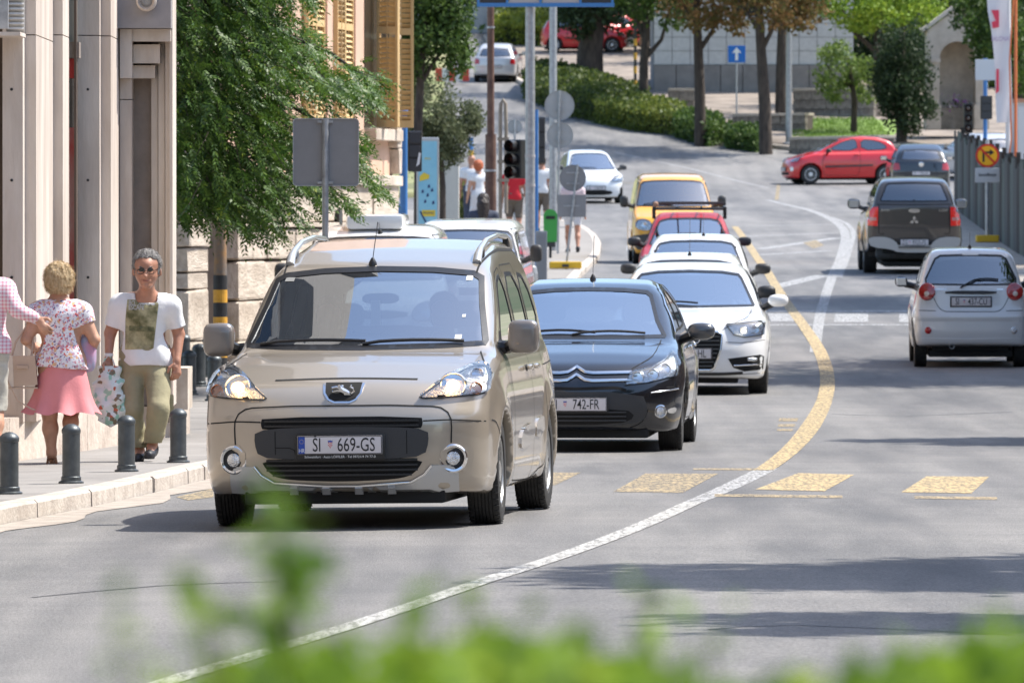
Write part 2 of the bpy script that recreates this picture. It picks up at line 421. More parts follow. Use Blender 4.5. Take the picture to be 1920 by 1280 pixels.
def strip(car, lines, view, width, m, name='panel_seam', off=.0025, parent=None, step=.04, both=False, raised=False):
    o = None
    for bi, vv in enumerate([view]+(['S' if view == 'L' else view] if both else [])):
        for ln in lines:
            if bi and view in 'FRT': ln = [(-a, b) for a, b in ln]
            p = np.array(ln, float); q = [p[0]]
            for i in range(len(p)-1):
                n = max(1, int(np.linalg.norm(p[i+1]-p[i])/step)); q += [p[i]+(p[i+1]-p[i])*k/n for k in range(1, n+1)]
            q = np.array(q)
            if len(ln) > 2 and not raised: q[1:-1] = (q[:-2]+2*q[1:-1]+q[2:])/4
            t = np.gradient(q, axis=0); t /= np.linalg.norm(t, axis=1, keepdims=True)+1e-9; nn = np.stack([-t[:, 1], t[:, 0]], 1)*width/2
            n = len(q); V, N = proj(car['f'], np.concatenate([q+nn, q, q-nn]), vv)
            V = V+N*off
            if raised: V[n:2*n] += N[n:2*n]*width*.45
            Fq = np.array([(k*n+i, k*n+i+1, k*n+n+i+1, k*n+n+i) for k in range(2) for i in range(n-1)])
            e = np.cross(V[Fq[:, 1]]-V[Fq[:, 0]], V[Fq[:, 2]]-V[Fq[:, 0]]); fl = (e*N[Fq[:, 0]]).sum(1) < 0; Fq[fl] = Fq[fl][:, ::-1]
            o = obj_from(name, V, Fq, m, parent or car['root'], smooth=True)
    return o
def body(car, m, h=.035, holes=(), cut=.2):
    s = car['s']; f = car['f']
    W = s['W']+.06; lo = (-W, s['y0']-.08, .05); hi = (W, s['y1']+.08, s['ztop']+.08)
    V, Fq, N = snets(f, lo, hi, h)
    keep = np.ones(len(Fq), bool); C = V[Fq].mean(1); NN = N[Fq].mean(1)
    for view, poly in holes:
        ax = {'F': ((0, 2), NN[:, 1] < -cut), 'R': ((0, 2), NN[:, 1] > cut), 'L': ((1, 2), C[:, 0] > .3), 'S': ((1, 2), C[:, 0] < -.3)}[view]
        keep &= ~(inpoly(C[:, ax[0]], poly) & ax[1])
    Fq = Fq[keep]
    used = np.unique(Fq); mp = -np.ones(len(V), np.int64); mp[used] = np.arange(len(used))
    o = obj_from('body_shell', V[used], mp[Fq], m, car['root'], normals=N[used]); car['body'] = o
    return o
WHEELS = {}
def wheel_meshes(key, Rw, wd, spokes, rimm, cap):
    if key in WHEELS: return WHEELS[key]
    h = wd/2; a = Rw*.66
    prof = [(a, -h*.8), (a+.01, -h*.95), (Rw*.86, -h), (Rw*.965, -h*.93), (Rw*.995, -h*.8)]
    for k in range(-3, 4):
        c = k*h*.215; prof += [(Rw, c-h*.075), (Rw, c+h*.075)]
        if k < 3: prof += [(Rw-.008, c+h*.085), (Rw-.008, c+h*.13)]
    prof += [(Rw*.995, h*.8), (Rw*.965, h*.93), (Rw*.86, h), (a+.01, h*.95), (a, h*.8)]
    t = MB().lathe(prof, 44, 'x')
    for i in range(44):                                       # tread blocks
        an = 2*math.pi*(i+.5)/44
        for sx in (-.78, .78):
            t.box(sx*h-.016, sx*h+.016, -.004, .004, Rw-.001, Rw+.0035, Matrix.Rotation(an, 4, 'X'))
    to = t.build('tyre', RUB, None, sharp=30); COL.objects.unlink(to)
    r = MB()
    r.lathe([(a+.004, -h*.7), (a-.004, h*.86), (a-.018, h*.9), (a-.03, h*.72), (a-.04, -h*.5)], 40, 'x')
    for i in range(spokes):
        M = Matrix.Rotation(2*math.pi*i/spokes, 4, 'X')
        if cap: r.prism([(-.028, .055), (.028, .055), (.05, a-.02), (-.05, a-.02)], h*.62, h*.8, M, 'yz')
        else: r.prism([(-.022, .03), (.022, .03), (.032, a-.02), (-.032, a-.02)], h*.55, h*.78, M, 'yz')
    r.lathe([(.065, h*.6), (.065, h*.84), (.03, h*.9), (.0, h*.9)], 20, 'x')
    ro = r.build('wheel_rim', rimm, None, sharp=30); COL.objects.unlink(ro)
    d = MB().lathe([(a-.03, h*.05), (a-.03, h*.3), (.0, h*.32)], 24, 'x')
    do = d.build('brake_disc', mat('brake_dark', (.05, .05, .05), .6, .4), None); COL.objects.unlink(do)
    WHEELS[key] = (to.data, ro.data, do.data); return WHEELS[key]
def wheels(car, wd=.2, track=None, steer=0, spokes=7, rimm=None, cap=False, key=None):
    s = car['s']; Rw = s['R']; rimm = rimm or ALLOY
    mt = wheel_meshes(key or (round(Rw, 3), wd, spokes, cap, rimm.name), Rw, wd, spokes, rimm, cap)
    for i, y in enumerate(s['wheels']):
        tr = track or s['W']-.03
        for sx in (1, -1):
            t = link(bpy.data.objects.new('wheel', mt[0]), car['root']); t.location = (sx*(tr-wd/2), y, Rw+s.get('wz', 0))
            t.rotation_euler = (random.random()*6, 0, (0 if sx > 0 else math.pi)+(steer if i == 0 else 0))
            link(bpy.data.objects.new('wheel_rim', mt[1]), t); link(bpy.data.objects.new('brake_disc', mt[2]), t)
def win(car, name, poly, view, glass, rub=.03, frit=BLACK, both=False, off=.004):
    """glass pane with its rubber and black border"""
    vs_ = [view]+(['S' if view == 'L' else view] if both else [])
    for v in vs_:
        inn = inset(poly, rub)
        g = panel(car, name, inset(poly, rub*.6), v, glass, off=-.002, depth=0, grid=.05)
        panel(car, 'window_seal', poly, v, frit, off=off*.5, holes=[inn], grid=.05, parent=g, depth=.006)
    return inset(poly, rub*.55)
def plate(car, txt, view, c, w_=.52, h_=.112, blueband=False, sub=None, frame=BLACK, lift=.012):
    """number plate; c = (x, z) centre in the view"""
    V, N = proj(car['f'], [(c[0], c[1]), (c[0]-.24, c[1]), (c[0]+.24, c[1])], view)
    y = (min(V[:, 1]) if view == 'F' else max(V[:, 1])); sg = -1 if view == 'F' else 1
    fl = MB().box(-w_/2-.014, w_/2+.014, -.006, .012, -h_/2-(.034 if sub else .012), h_/2+.012, bev=.004).build('plate_holder', frame, car['root'], sharp=30)
    Rz = Matrix.Rotation(0 if view == 'F' else math.pi, 4, 'Z'); fl.matrix_local = Matrix.Translation((c[0], y+sg*lift, c[1])) @ Rz
    pl = MB().box(-w_/2, w_/2, -.010, -.0061, -h_/2, h_/2, bev=.002).build('number_plate', PLATE, fl, sharp=30)
    FX = Matrix.Rotation(R(90), 4, 'X')
    T = lambda x, z: Matrix.Translation((x, -.0108, z)) @ FX
    L = MB()
    for a in (0,): 
        t_ = .0045
        for (x0, x1, z0, z1) in ((-w_/2+.002, w_/2-.002, h_/2-t_-.001, h_/2-.001), (-w_/2+.002, w_/2-.002, -h_/2+.001, -h_/2+t_+.001), (-w_/2+.002, -w_/2+t_+.002, -h_/2+.004, h_/2-.004), (w_/2-t_-.002, w_/2-.002, -h_/2+.004, h_/2-.004)):
            L.box(x0, x1, -.0112, -.0102, z0, z1)
    L.build('plate_border', INK, fl)
    x0 = -w_/2+(.06 if blueband else .015); a, b = txt
    if blueband:
        MB().box(-w_/2+.005, -w_/2+.045, -.0112, -.0102, -h_/2+.005, h_/2-.005).build('country_band', BLUEM, fl)
        text('lettering', 'HR', .036, WHITEP, fl, Matrix.Translation((-w_/2+.025, -.0115, -h_/2+.022)) @ FX, .8)
        st = MB()
        for i in range(12): st.cyl((-w_/2+.025+.012*math.cos(i*R(30)), -.0113, .022+.012*math.sin(i*R(30))), (-w_/2+.025+.012*math.cos(i*R(30)), -.0117, .022+.012*math.sin(i*R(30))), .0018, n=5)
        st.build('star_ring', mat('yellow_print', (.7, .5, .03), .5), fl)
    ln = w_/2-.012-x0
    text('lettering', a, .118, INK, fl, T(x0+ln*.13, -.002), .66, bold=.0002)
    text('lettering', b, .118, INK, fl, T(x0+ln*.67, -.002), .66, bold=.0002)
    sx = x0+ln*.315; ch = MB(); ck = MB()
    for i in range(5):
        for j in range(5):
            if j == 0 and i in (0, 4): continue
            (ch if (i+j) % 2 == 0 else ck).box(sx-.0125+i*.005, sx-.0075+i*.005, -.0113, -.0105, -.018+j*.007, -.011+j*.007)
    ch.build('shield_checks', REDM, fl); ck.build('shield_checks', WHITEP, fl)
    MB().prism([(sx-.013, .018), (sx+.013, .018), (sx+.015, .029), (sx+.007, .026), (sx, .031), (sx-.007, .026), (sx-.015, .029)], -.0113, -.0105).build('shield_crown', BLUEM, fl)
    if sub: text('lettering', sub, .021, WHITEP, fl, T(0, -h_/2-.0155) @ Matrix.Translation((0, 0, -.004)), 1.0)
    return fl
def mirror(car, c, r, m, arm=True, foot=None, p=3.2, glassback=False):
    for sx in (1, -1):
        o = MB().blob((0, 0, 0), r, p, 18).build('wing_mirror', m, car['root'], smooth=True); o.location = (sx*c[0], c[1], c[2])
        if arm:
            f = foot or (c[0]-r[0]-.1, c[1]+.02, c[2]-r[2]*.8)
            a = MB().tube([(sx*(f[0]-c[0]), f[1]-c[1], f[2]-c[2]), (sx*(f[0]-c[0]+.06), f[1]-c[1], f[2]-c[2]), (-sx*r[0]*.6, 0, -r[2]*.45)], [.045, .04, .045], 8)
            a.build('mirror_arm', BLACK if m is not DARKP else DARKP, o, smooth=True)
        g = MB().box(-r[0]*.8, r[0]*.8, r[1]*.93, r[1]*1.01, -r[2]*.78, r[2]*.78, bev=.01).build('mirror_glass', mat('mirror_glass', (.5, .55, .6), .05, 1), o)
def interior(car, yd, zb, seat_y, W=.6, rear=True, zt=1.2, light=False, wheel_side=1):
    """dashboard, steering wheel, seats"""
    s = car['s']; r = car['root']; m = INTL if light else INT
    MB().box(-W-.08, W+.08, yd-.02, yd+.42, zb-.35, zb-.03, bev=.05).build('dashboard', mat('dash_grey', (.1, .105, .11), .75), r, sharp=40)
    MB().box(-W-.08, W+.08, yd, s['y1']-.35, .28, .34).build('cabin_floor', INT, r)
    MB().box(-W-.1, W+.1, yd+1.9, s['y1']-.3, .3, zb-.05, bev=.04).build('rear_bench', INT, r, sharp=40)
    sw = MB(); M = Matrix.Translation((wheel_side*.37, yd+.52, zb-.03)) @ Matrix.Rotation(R(-62), 4, 'X')
    sw.tube([M @ Vector((.18*math.cos(t*R(20)), .18*math.sin(t*R(20)), 0)) for t in range(19)], .016, 6)
    sw.tube([M @ Vector((-.17, 0, 0)), M @ Vector((.17, 0, 0))], .02, 6); sw.build('steering_wheel', DARKP, r, smooth=True)
    for y, xs in ((seat_y, (-.37, .37)), (seat_y+.85, (-.4, .4) if rear else ())):
        for x in xs:
            o = MB().box(-.23, .23, -.07, .07, .0, .62, Matrix.Rotation(R(-14), 4, 'X'), bev=.05).build('seat', m, r, sharp=40); o.location = (x, y, zt-.72)
            MB().blob((0, .17, .73), (.12, .05, .085), 3, 14).build('headrest', m, o, smooth=True)
            MB().box(-.25, .25, -.5, .05, -.12, .04, bev=.04).build('seat_cushion', m, o, sharp=40)
    MB().blob((0, s.get('ymir', yd+.75), zt+.13), (.12, .02, .035), 3, 14).build('rear_view_mirror', DARKP, r, smooth=True)
def new_car(s, name, label, cat, group=None):
    root = thing(name, label, cat, group=group); return {'s': s, 'f': car_sdf(s), 'root': root}
def place(car, px, D, head=0, rear=False, sc=1):
    p = on(px, D); e = 1.2; dz = float(gz(p.x, p.y+e)-gz(p.x, p.y-e))/(2*e); dx = float(gz(p.x+.8, p.y)-gz(p.x-.8, p.y))/1.6
    car['root'].location = p
    fwd = Vector((0, 1, dz)).normalized(); rt = Vector((1, 0, dx)); up = rt.cross(fwd).normalized()
    M = Matrix((rt.normalized(), fwd, up)).transposed()
    car['root'].rotation_mode = 'XYZ'
    car['root'].rotation_euler = (M.to_4x4() @ Matrix.Rotation(R(head), 4, 'Z')).to_euler()
def paint(name, col, metal=.0, rough=.3, var=.03, coat=1): return mat(name, col, rough, metal, coat=coat, var=var, vscale=1.2)
def wipers(car, lines, view='F', m=BLACK, lift=.03):
    b = MB()
    for ln in lines:
        n = 6; p = [(ln[0][0]+(ln[1][0]-ln[0][0])*i/n, ln[0][1]+(ln[1][1]-ln[0][1])*i/n+ln[2]*math.sin(math.pi*i/n)) for i in range(n+1)]
        V, N = proj(car['f'], p, view); b.tube([tuple(v+nn*(lift if 0 < i else .01)) for i, (v, nn) in enumerate(zip(V, N))], .011, 6)
    return b.build('wiper', m, car['root'], smooth=True)
def aerial(car, x, y, tip, r=.003):
    V, N = proj(car['f'], [(x, y)], 'T'); p = V[0]
    o = MB().lathe([(.028, -.01), (.026, .012), (.014, .035), (.008, .045), (0, .046)], 12).build('aerial_foot', BLACK, car['root'], smooth=True); o.location = p
    MB().tube([(0, 0, .03), tip], r, 5).build('aerial_rod', BLACK, o)
def lamp(car, name, poly, view='F', bowls=(), lens=GLASSC, back=REFL, both=True, lit=LIT, extra=()):
    """head lamp: silvered housing, round bowls with bulbs, clear lens; bowls = (x, z, r, lit)"""
    for sx in ((1, -1) if both else (1,)):
        mir = lambda p: [(sx*a, b) for a, b in p]
        h = panel(car, name, mir(poly), view, back, off=.002, grid=.03, depth=.01)
        panel(car, 'lamp_rim', mir(poly), view, DARKP, off=.0045, holes=[inset(mir(poly), .008)], grid=.04, parent=h, depth=.01)
        for (bx, bz, br, bl) in bowls:
            V, N = proj(car['f'], [(sx*bx, bz)], view); q = Vector(N[0]).to_track_quat('Z', 'Y').to_matrix().to_4x4(); sgn = -1 if view == 'F' else 1
            M = Matrix.Translation(Vector(V[0])+Vector((0, sgn*.012, 0))) @ Vector((0, sgn, .0)).lerp(Vector(N[0]), .35).normalized().to_track_quat('Z', 'Y').to_matrix().to_4x4()
            b = MB(); b.lathe([(br, .012), (br*.9, .016), (br*.84, .004), (br*.5, .0005), (.0, .0)], 24, open=True); o = b.build('lamp_bowl', CHROME if not isinstance(bl, bpy.types.Material) else bl, h, smooth=True); o.matrix_local = M
            if bl is True:
                c = MB().blob((0, 0, .004), (br*.5, br*.45, .008), 2, 12).build('lamp_bulb', lit, h, smooth=True); c.matrix_local = M
        if lens: panel(car, 'lamp_lens', inset(mir(poly), .004), view, lens, off=.03, grid=.03, parent=h, depth=.02, bulge=.006)
def ribs(car, polyfn, zs, view, m, t=.012, name='grille_bar', lift=.012, parent=None):
    """horizontal grille bars; polyfn(z) -> half width"""
    for z in zs:
        hw = polyfn(z); n = max(4, int(hw/.06)); xs = np.linspace(-hw, hw, 2*n+1)
        V, N = proj(car['f'], [(x, z) for x in xs], view); sg = -1 if view == 'F' else 1
        b = MB(); b.tube([(v[0], v[1]+sg*lift, v[2]) for v in V], t, 4); b.build(name, m, parent or car['root'])
# ---- beige people carrier (nearest)
BEIGE = paint('beige_metallic_paint', (.44, .38, .305), .5, .28, .03)
SILVERP = paint('silver_skid_paint', (.5, .5, .49), .5, .35)
BLKPAINT = paint('black_gloss_paint', (.008, .009, .012), 0, .2)
WHITE = paint('white_gloss_paint', (.80, .80, .79), 0, .3, .015)
SILVW = paint('silver_white_paint', (.70, .70, .69), .1, .32)
SILVER = paint('silver_grey_paint', (.56, .56, .57), .3, .32)
GREYB = paint('brown_grey_paint', (.078, .066, .056), .35, .3)
RED = paint('bright_red_paint', (.56, .008, .012), .05, .3)
YEL = paint('yellow_paint', (.84, .39, .025), 0, .35)
def car_beige():
    s = dict(W=.905, y0=-.92, y1=3.5, ztop=1.9, R=.325, wz=.055, wheels=(0, 2.73), ymid=1.9, wbow=.2, nbow=.16, nb6=.32, flare=.018,
        top=[(-1.1, .80), (-.88, .86), (-.72, .95), (-.3, 1.065), (.1, 1.135), (.5, 1.15), (3.6, 1.18)],
        roof=[(-1.2, .5), (-.3, .8), (.02, 1.06), (.1, 1.125), (1.0, 1.615), (1.15, 1.68), (1.6, 1.765), (2.2, 1.83), (3.1, 1.825), (3.4, 1.7), (3.5, 1.55), (3.7, .9)],
        bot=[(-.95, .30), (-.6, .27), (-.3, .25), (3.1, .27), (3.5, .35)],
        plan=[(-1, .80), (-.7, .865), (-.3, .9), (.3, .905), (2.7, .905), (3.2, .89), (3.5, .85)],
        nose=[(.1, -.70), (.26, -.82), (.34, -.87), (.5, -.9), (.66, -.905), (.74, -.9), (.80, -.86), (.9, -.81), (1.0, -.74), (1.2, -.55)],
        tail=[(.1, 3.40), (.5, 3.5), (1.0, 3.46), (1.4, 3.4), (1.75, 3.25)],
        side=[(.1, .1), (.24, .05), (.4, .01), (.62, 0), (.85, .005), (1.0, .028), (1.1, .055), (1.25, .12)],
        tumble=[(.9, .83), (1.15, .80), (1.35, .765), (1.55, .715), (1.68, .665), (1.8, .61)])
    c = new_car(s, 'people_carrier', 'beige people carrier with roof rails and lit headlamps, nearest car in the traffic', 'car')
    r = c['root']
    ws = sym([(0, 1.655), (.35, 1.645), (.60, 1.62), (.665, 1.585), (.70, 1.42), (.765, 1.185), (.755, 1.155), (.5, 1.142), (0, 1.135)])
    h1 = win(c, 'windscreen', ws, 'F', GLASS, .032)
    fd = [(.80, 1.19), (1.22, 1.50), (1.38, 1.575), (1.66, 1.605), (1.68, 1.15), (.95, 1.135)]
    rd = [(1.79, 1.15), (1.78, 1.605), (2.48, 1.61), (2.52, 1.16)]
    rq = [(2.58, 1.17), (2.55, 1.61), (3.0, 1.58), (3.2, 1.22)]
    hs = [win(c, 'side_window', chaikin(q, 1), 'L', GLASSD, .028, both=True) for q in (fd, rd, rq)]
    rw = chaikin(sym([(0, 1.62), (.5, 1.60), (.62, 1.2), (0, 1.15)]), 1); h2 = win(c, 'rear_window', rw, 'R', GLASS)
    body(c, BEIGE, .026, [('F', h1), ('R', h2)]+[(v, q) for q in hs for v in 'LS'])
    lh = [(.45, .845), (.52, .90), (.62, .975), (.72, 1.03), (.79, 1.05), (.84, 1.02), (.862, .95), (.862, .875), (.80, .862), (.62, .85)]
    lamp(c, 'headlamp', chaikin(lh, 1), 'F', [(.665, .925, .085, True), (.79, .985, .042, False), (.80, .905, .04, AMBER)])
    # seams
    hood = [(-.44, .965), (-.2, .972), (0, .975), (.2, .972), (.44, .965)]
    strip(c, [hood, [(-.86, .705), (-.66, .72), (-.5, .715)], [(.86, .705), (.66, .72), (.5, .715)],
              [(-.66, .45), (-.67, .72), (-.655, .77), (-.6, .80), (-.3, .812), (.3, .812), (.6, .80), (.655, .77), (.67, .72), (.66, .45)]], 'F', .008, SHADOWGAP)
    strip(c, [[(.735, 1.12), (.80, 1.05), (.86, .99)]], 'F', .007, SHADOWGAP, both=True)
    strip(c, [[(.45, 1.12), (.42, .95), (.44, .9)], [(.68, 1.14), (.60, .92), (.62, .55), (.68, .30), (1.70, .28), (1.73, .6), (1.735, 1.14), (1.72, 1.5), (1.66, 1.64), (1.35, 1.60), (1.1, 1.46), (.72, 1.16)],
              [(1.735, 1.14), (1.76, 1.45), (1.78, 1.65), (2.5, 1.66), (2.56, 1.15), (2.5, .95), (2.42, .72), (2.30, .35), (1.72, .28)], [(2.55, 1.0), (3.38, 1.02)],
              [(-.5, .71), (-.38, .70), (-.33, .62)]], 'L', .008, SHADOWGAP, both=True)
    panel(c, 'side_rubbing_strip', chaikin([(.86, .47), (1.7, .53), (1.7, .66), (.92, .62)], 2), 'L', BEIGE, off=.012, both=True, depth=.02)
    panel(c, 'side_rubbing_strip', chaikin([(1.76, .53), (2.28, .57), (2.36, .68), (1.76, .66)], 2), 'L', BEIGE, off=.012, both=True, depth=.02)
    for x in (1, -1):
        for y in (1.55, 1.92):
            V, N = proj(c['f'], [(y, 1.0)], 'L' if x > 0 else 'S'); o = MB().blob((0, 0, 0), (.018, .1, .018), 3).build('door_handle', BEIGE, r, smooth=True); o.location = Vector(V[0])+Vector((x*.03, 0, 0))
            MB().blob((-x*.028, 0, -.01), (.004, .06, .03), 2.4).build('handle_recess', DARKP, o, smooth=True)
    # grille and bumper
    gu = chaikin([(-.49, .745), (.49, .745), (.5, .70), (.485, .665), (-.485, .665), (-.5, .70)], 1)
    panel(c, 'upper_grille', gu, 'F', SHADOWGAP, off=.003)
    ribs(c, lambda z: .475, (.69, .72), 'F', BLACK, .009)
    gl = chaikin([(-.51, .50), (.51, .50), (.46, .41), (.38, .365), (.1, .352), (-.1, .352), (-.38, .365), (-.46, .41)], 2)
    panel(c, 'lower_grille', gl, 'F', SHADOWGAP, off=.003)
    ribs(c, lambda z: .30+min(.165, (z-.37)*2.4+.08), (.39, .42, .45, .48), 'F', BLACK, .009)
    gb = chaikin([(-.525, .665), (-.3, .682), (.3, .682), (.525, .665), (.53, .59), (.505, .505), (.3, .49), (-.3, .49), (-.505, .505), (-.53, .59)], 1)
    panel(c, 'bumper_bar', gb, 'F', DARKP, off=.03, depth=.05)
    strip(c, [[(-.4, .66), (-.4, .52)], [(.4, .66), (.4, .52)], [(-.4, .56), (-.27, .56), (-.27, .5)]], 'F', .005, SHADOWGAP, off=.032)
    sk = [(-.665, .445), (-.545, .445), (-.50, .39), (-.42, .345), (-.1, .325), (.1, .325), (.42, .345), (.50, .39), (.545, .445), (.665, .445), (.70, .40), (.70, .29), (.45, .275), (-.45, .275), (-.70, .29), (-.70, .40)]
    panel(c, 'skid_plate', sk, 'F', SILVERP, off=.012, depth=.03)
    strip(c, [[(-.545, .445), (-.50, .39), (-.42, .345), (-.1, .325), (.1, .325), (.42, .345), (.50, .39), (.545, .445)]], 'F', .012, CHROME, 'grille_edge_trim', off=.014, raised=True)
    for x in (-.29, -.0, .0, .29):
        pass
    for x in (-.30, -.10, .10, .30): panel(c, 'skid_tab', [(x-.022, .325), (x+.022, .325), (x+.026, .296), (x-.026, .296)], 'F', SILVERP, off=.03, depth=.03)
    for sx in (1, -1):
        V, N = proj(c['f'], [(sx*.675, .485)], 'F'); M = Matrix.Translation(Vector(V[0])) @ Vector((0, -1, 0)).lerp(Vector(N[0]), .5).normalized().to_track_quat('Z', 'Y').to_matrix().to_4x4()
        o = MB().lathe([(.088, -.02), (.088, .008), (.08, .016), (.068, .012), (.064, .0)], 28).build('fog_lamp', CHROME, r, smooth=True); o.matrix_local = M
        MB().lathe([(.066, .0), (.052, .006), (.05, .012), (.0, .004)], 28).build('fog_lamp_surround', BLACK, o, smooth=True)
        MB().lathe([(.045, .008), (.04, .016), (.02, .022), (0, .024)], 24).build('fog_lamp_lens', REFL, o, smooth=True)
        panel(c, 'fog_lamp_recess', chaikin([(sx*.60, .57), (sx*.76, .59), (sx*.80, .52), (sx*.77, .40), (sx*.60, .41)], 1), 'F', BEIGE, off=.004, depth=.01)
    # badge
    bo = [(-.13, .945), (.13, .945), (.118, .885), (.09, .845), (.05, .826), (-.05, .826), (-.09, .845), (-.118, .885)]
    bd = panel(c, 'badge', bo, 'F', CHROME, off=.004, depth=.02, grid=.03)
    bi = inset(bo, .013); panel(c, 'badge_mesh', [(-.112, .946), (.112, .946)]+[q for q in bi[2:]], 'F', SHADOWGAP, off=.008, grid=.03, parent=bd)
    V, N = proj(c['f'], [(0, .89)], 'F'); M = Matrix.Translation(Vector(V[0])+Vector((0, -.012, 0))) @ Matrix.Rotation(R(14), 4, 'X')
    S = .00145
    L = MB()
    def st(pts, w_): L.tube([M @ Vector((a*S, -.002, b*S)) for a, b in pts], [q*S for q in w_] if isinstance(w_, (list, tuple)) else w_*S, 6)
    st([(34, -8), (22, 2), (4, 10), (-8, 22)], [9, 11, 12, 10]); L.blob(M @ Vector((-2*S, -.002, 26*S)), (.014, .005, .012), 2, 10); st([(-8, 30), (-18, 28)], [8, 4])
    st([(-4, 18), (-24, 26), (-44, 22)], [6, 5, 5]); st([(0, 8), (-22, 10), (-42, 6)], [6, 5, 5])
    st([(22, 0), (6, -14), (-10, -30), (-24, -32)], [10, 8, 6, 5]); st([(34, -8), (42, -20), (30, -32), (20, -33)], [9, 7, 6, 5])
    st([(38, -4), (50, 6), (46, 20), (34, 26), (40, 34)], [4, 4, 4, 4, 3])
    L.build('lion_emblem', CHROME, bd, smooth=True)
    plate(c, ('ŠI', '669-GS'), 'F', (0, .575), blueband=True, sub='Schweinfurt · Auto LÖFFLER · Tel 09721/4 74 77-0', lift=.045)
    # roof rails
    for sx in (1, -1):
        pts = []
        for y, dz in ((1.26, .0), (1.33, .035), (1.45, .052), (1.8, .06), (2.4, .06), (2.9, .052), (3.05, .03), (3.1, .0)):
            V, N = proj(c['f'], [(sx*.60, y)], 'T'); pts.append((sx*(.60), y, V[0][2]+dz))
        MB().tube(pts, [.03, .028, .022, .018, .018, .02, .028, .03], 10).build('roof_rail', SILVERP, r, smooth=True)
        for y in (1.5, 2.95):
            V, N = proj(c['f'], [(sx*.60, y)], 'T'); MB().box(sx*.6-.018, sx*.6+.018, y-.06, y+.06, V[0][2]-.02, V[0][2]+.05, bev=.008).build('rail_foot', BLACK, r, sharp=30)
    strip(c, [[(.615, 1.1), (.63, 1.6), (.63, 3.2)]], 'T', .012, SHADOWGAP, both=True)
    aerial(c, -.05, 1.12, (.02, .12, .27), .003)
    mirror(c, (.965, .60, 1.205), (.098, .07, .106), paint('mirror_shell_grey', (.21, .185, .165), .3, .35), foot=(.80, .66, 1.14), p=4.2)
    for sx in (1, -1): panel(c, 'mirror_mount', [(.62, 1.12), (.80, 1.12), (.84, 1.24), (.74, 1.17)], 'L' if sx > 0 else 'S', BLACK, off=.006)
    wipers(c, [((-.66, 1.17), (.02, 1.175), .012), ((.0, 1.165), (.62, 1.17), .012)], lift=.02)
    interior(c, .35, 1.13, 1.45, W=.62, zt=1.32)
    st_ = MB(); 
    for (x, z, a, b) in ((.60, 1.575, .04, .028), (.60, 1.21, .04, .028), (.61, 1.34, .02, .016)):
        panel(c, 'screen_sticker', [(x-a/2-.02, z-b/2), (x+a/2-.02, z-b/2), (x+a/2-.02, z+b/2), (x-a/2-.02, z+b/2)], 'F', WHITEP, off=.001, depth=0, grid=.05)
    panel(c, 'screen_sticker', [(-.60, 1.565), (-.54, 1.565), (-.535, 1.59), (-.595, 1.59)], 'F', INTL, off=.001, depth=0, grid=.05)
    o = MB().box(-.03, .03, -.004, .004, -.08, .08).build('hanging_tag', WHITEP, r); o.location = (-.02, 1.0, 1.36)
    wheels(c, .205, .89, steer=R(2), spokes=9, cap=True)
    MB().box(-.62, .62, -.75, 3.2, .21, .3, bev=.02).build('underbody', mat('underbody_black', (.012, .012, .012), .9), r)
    return c
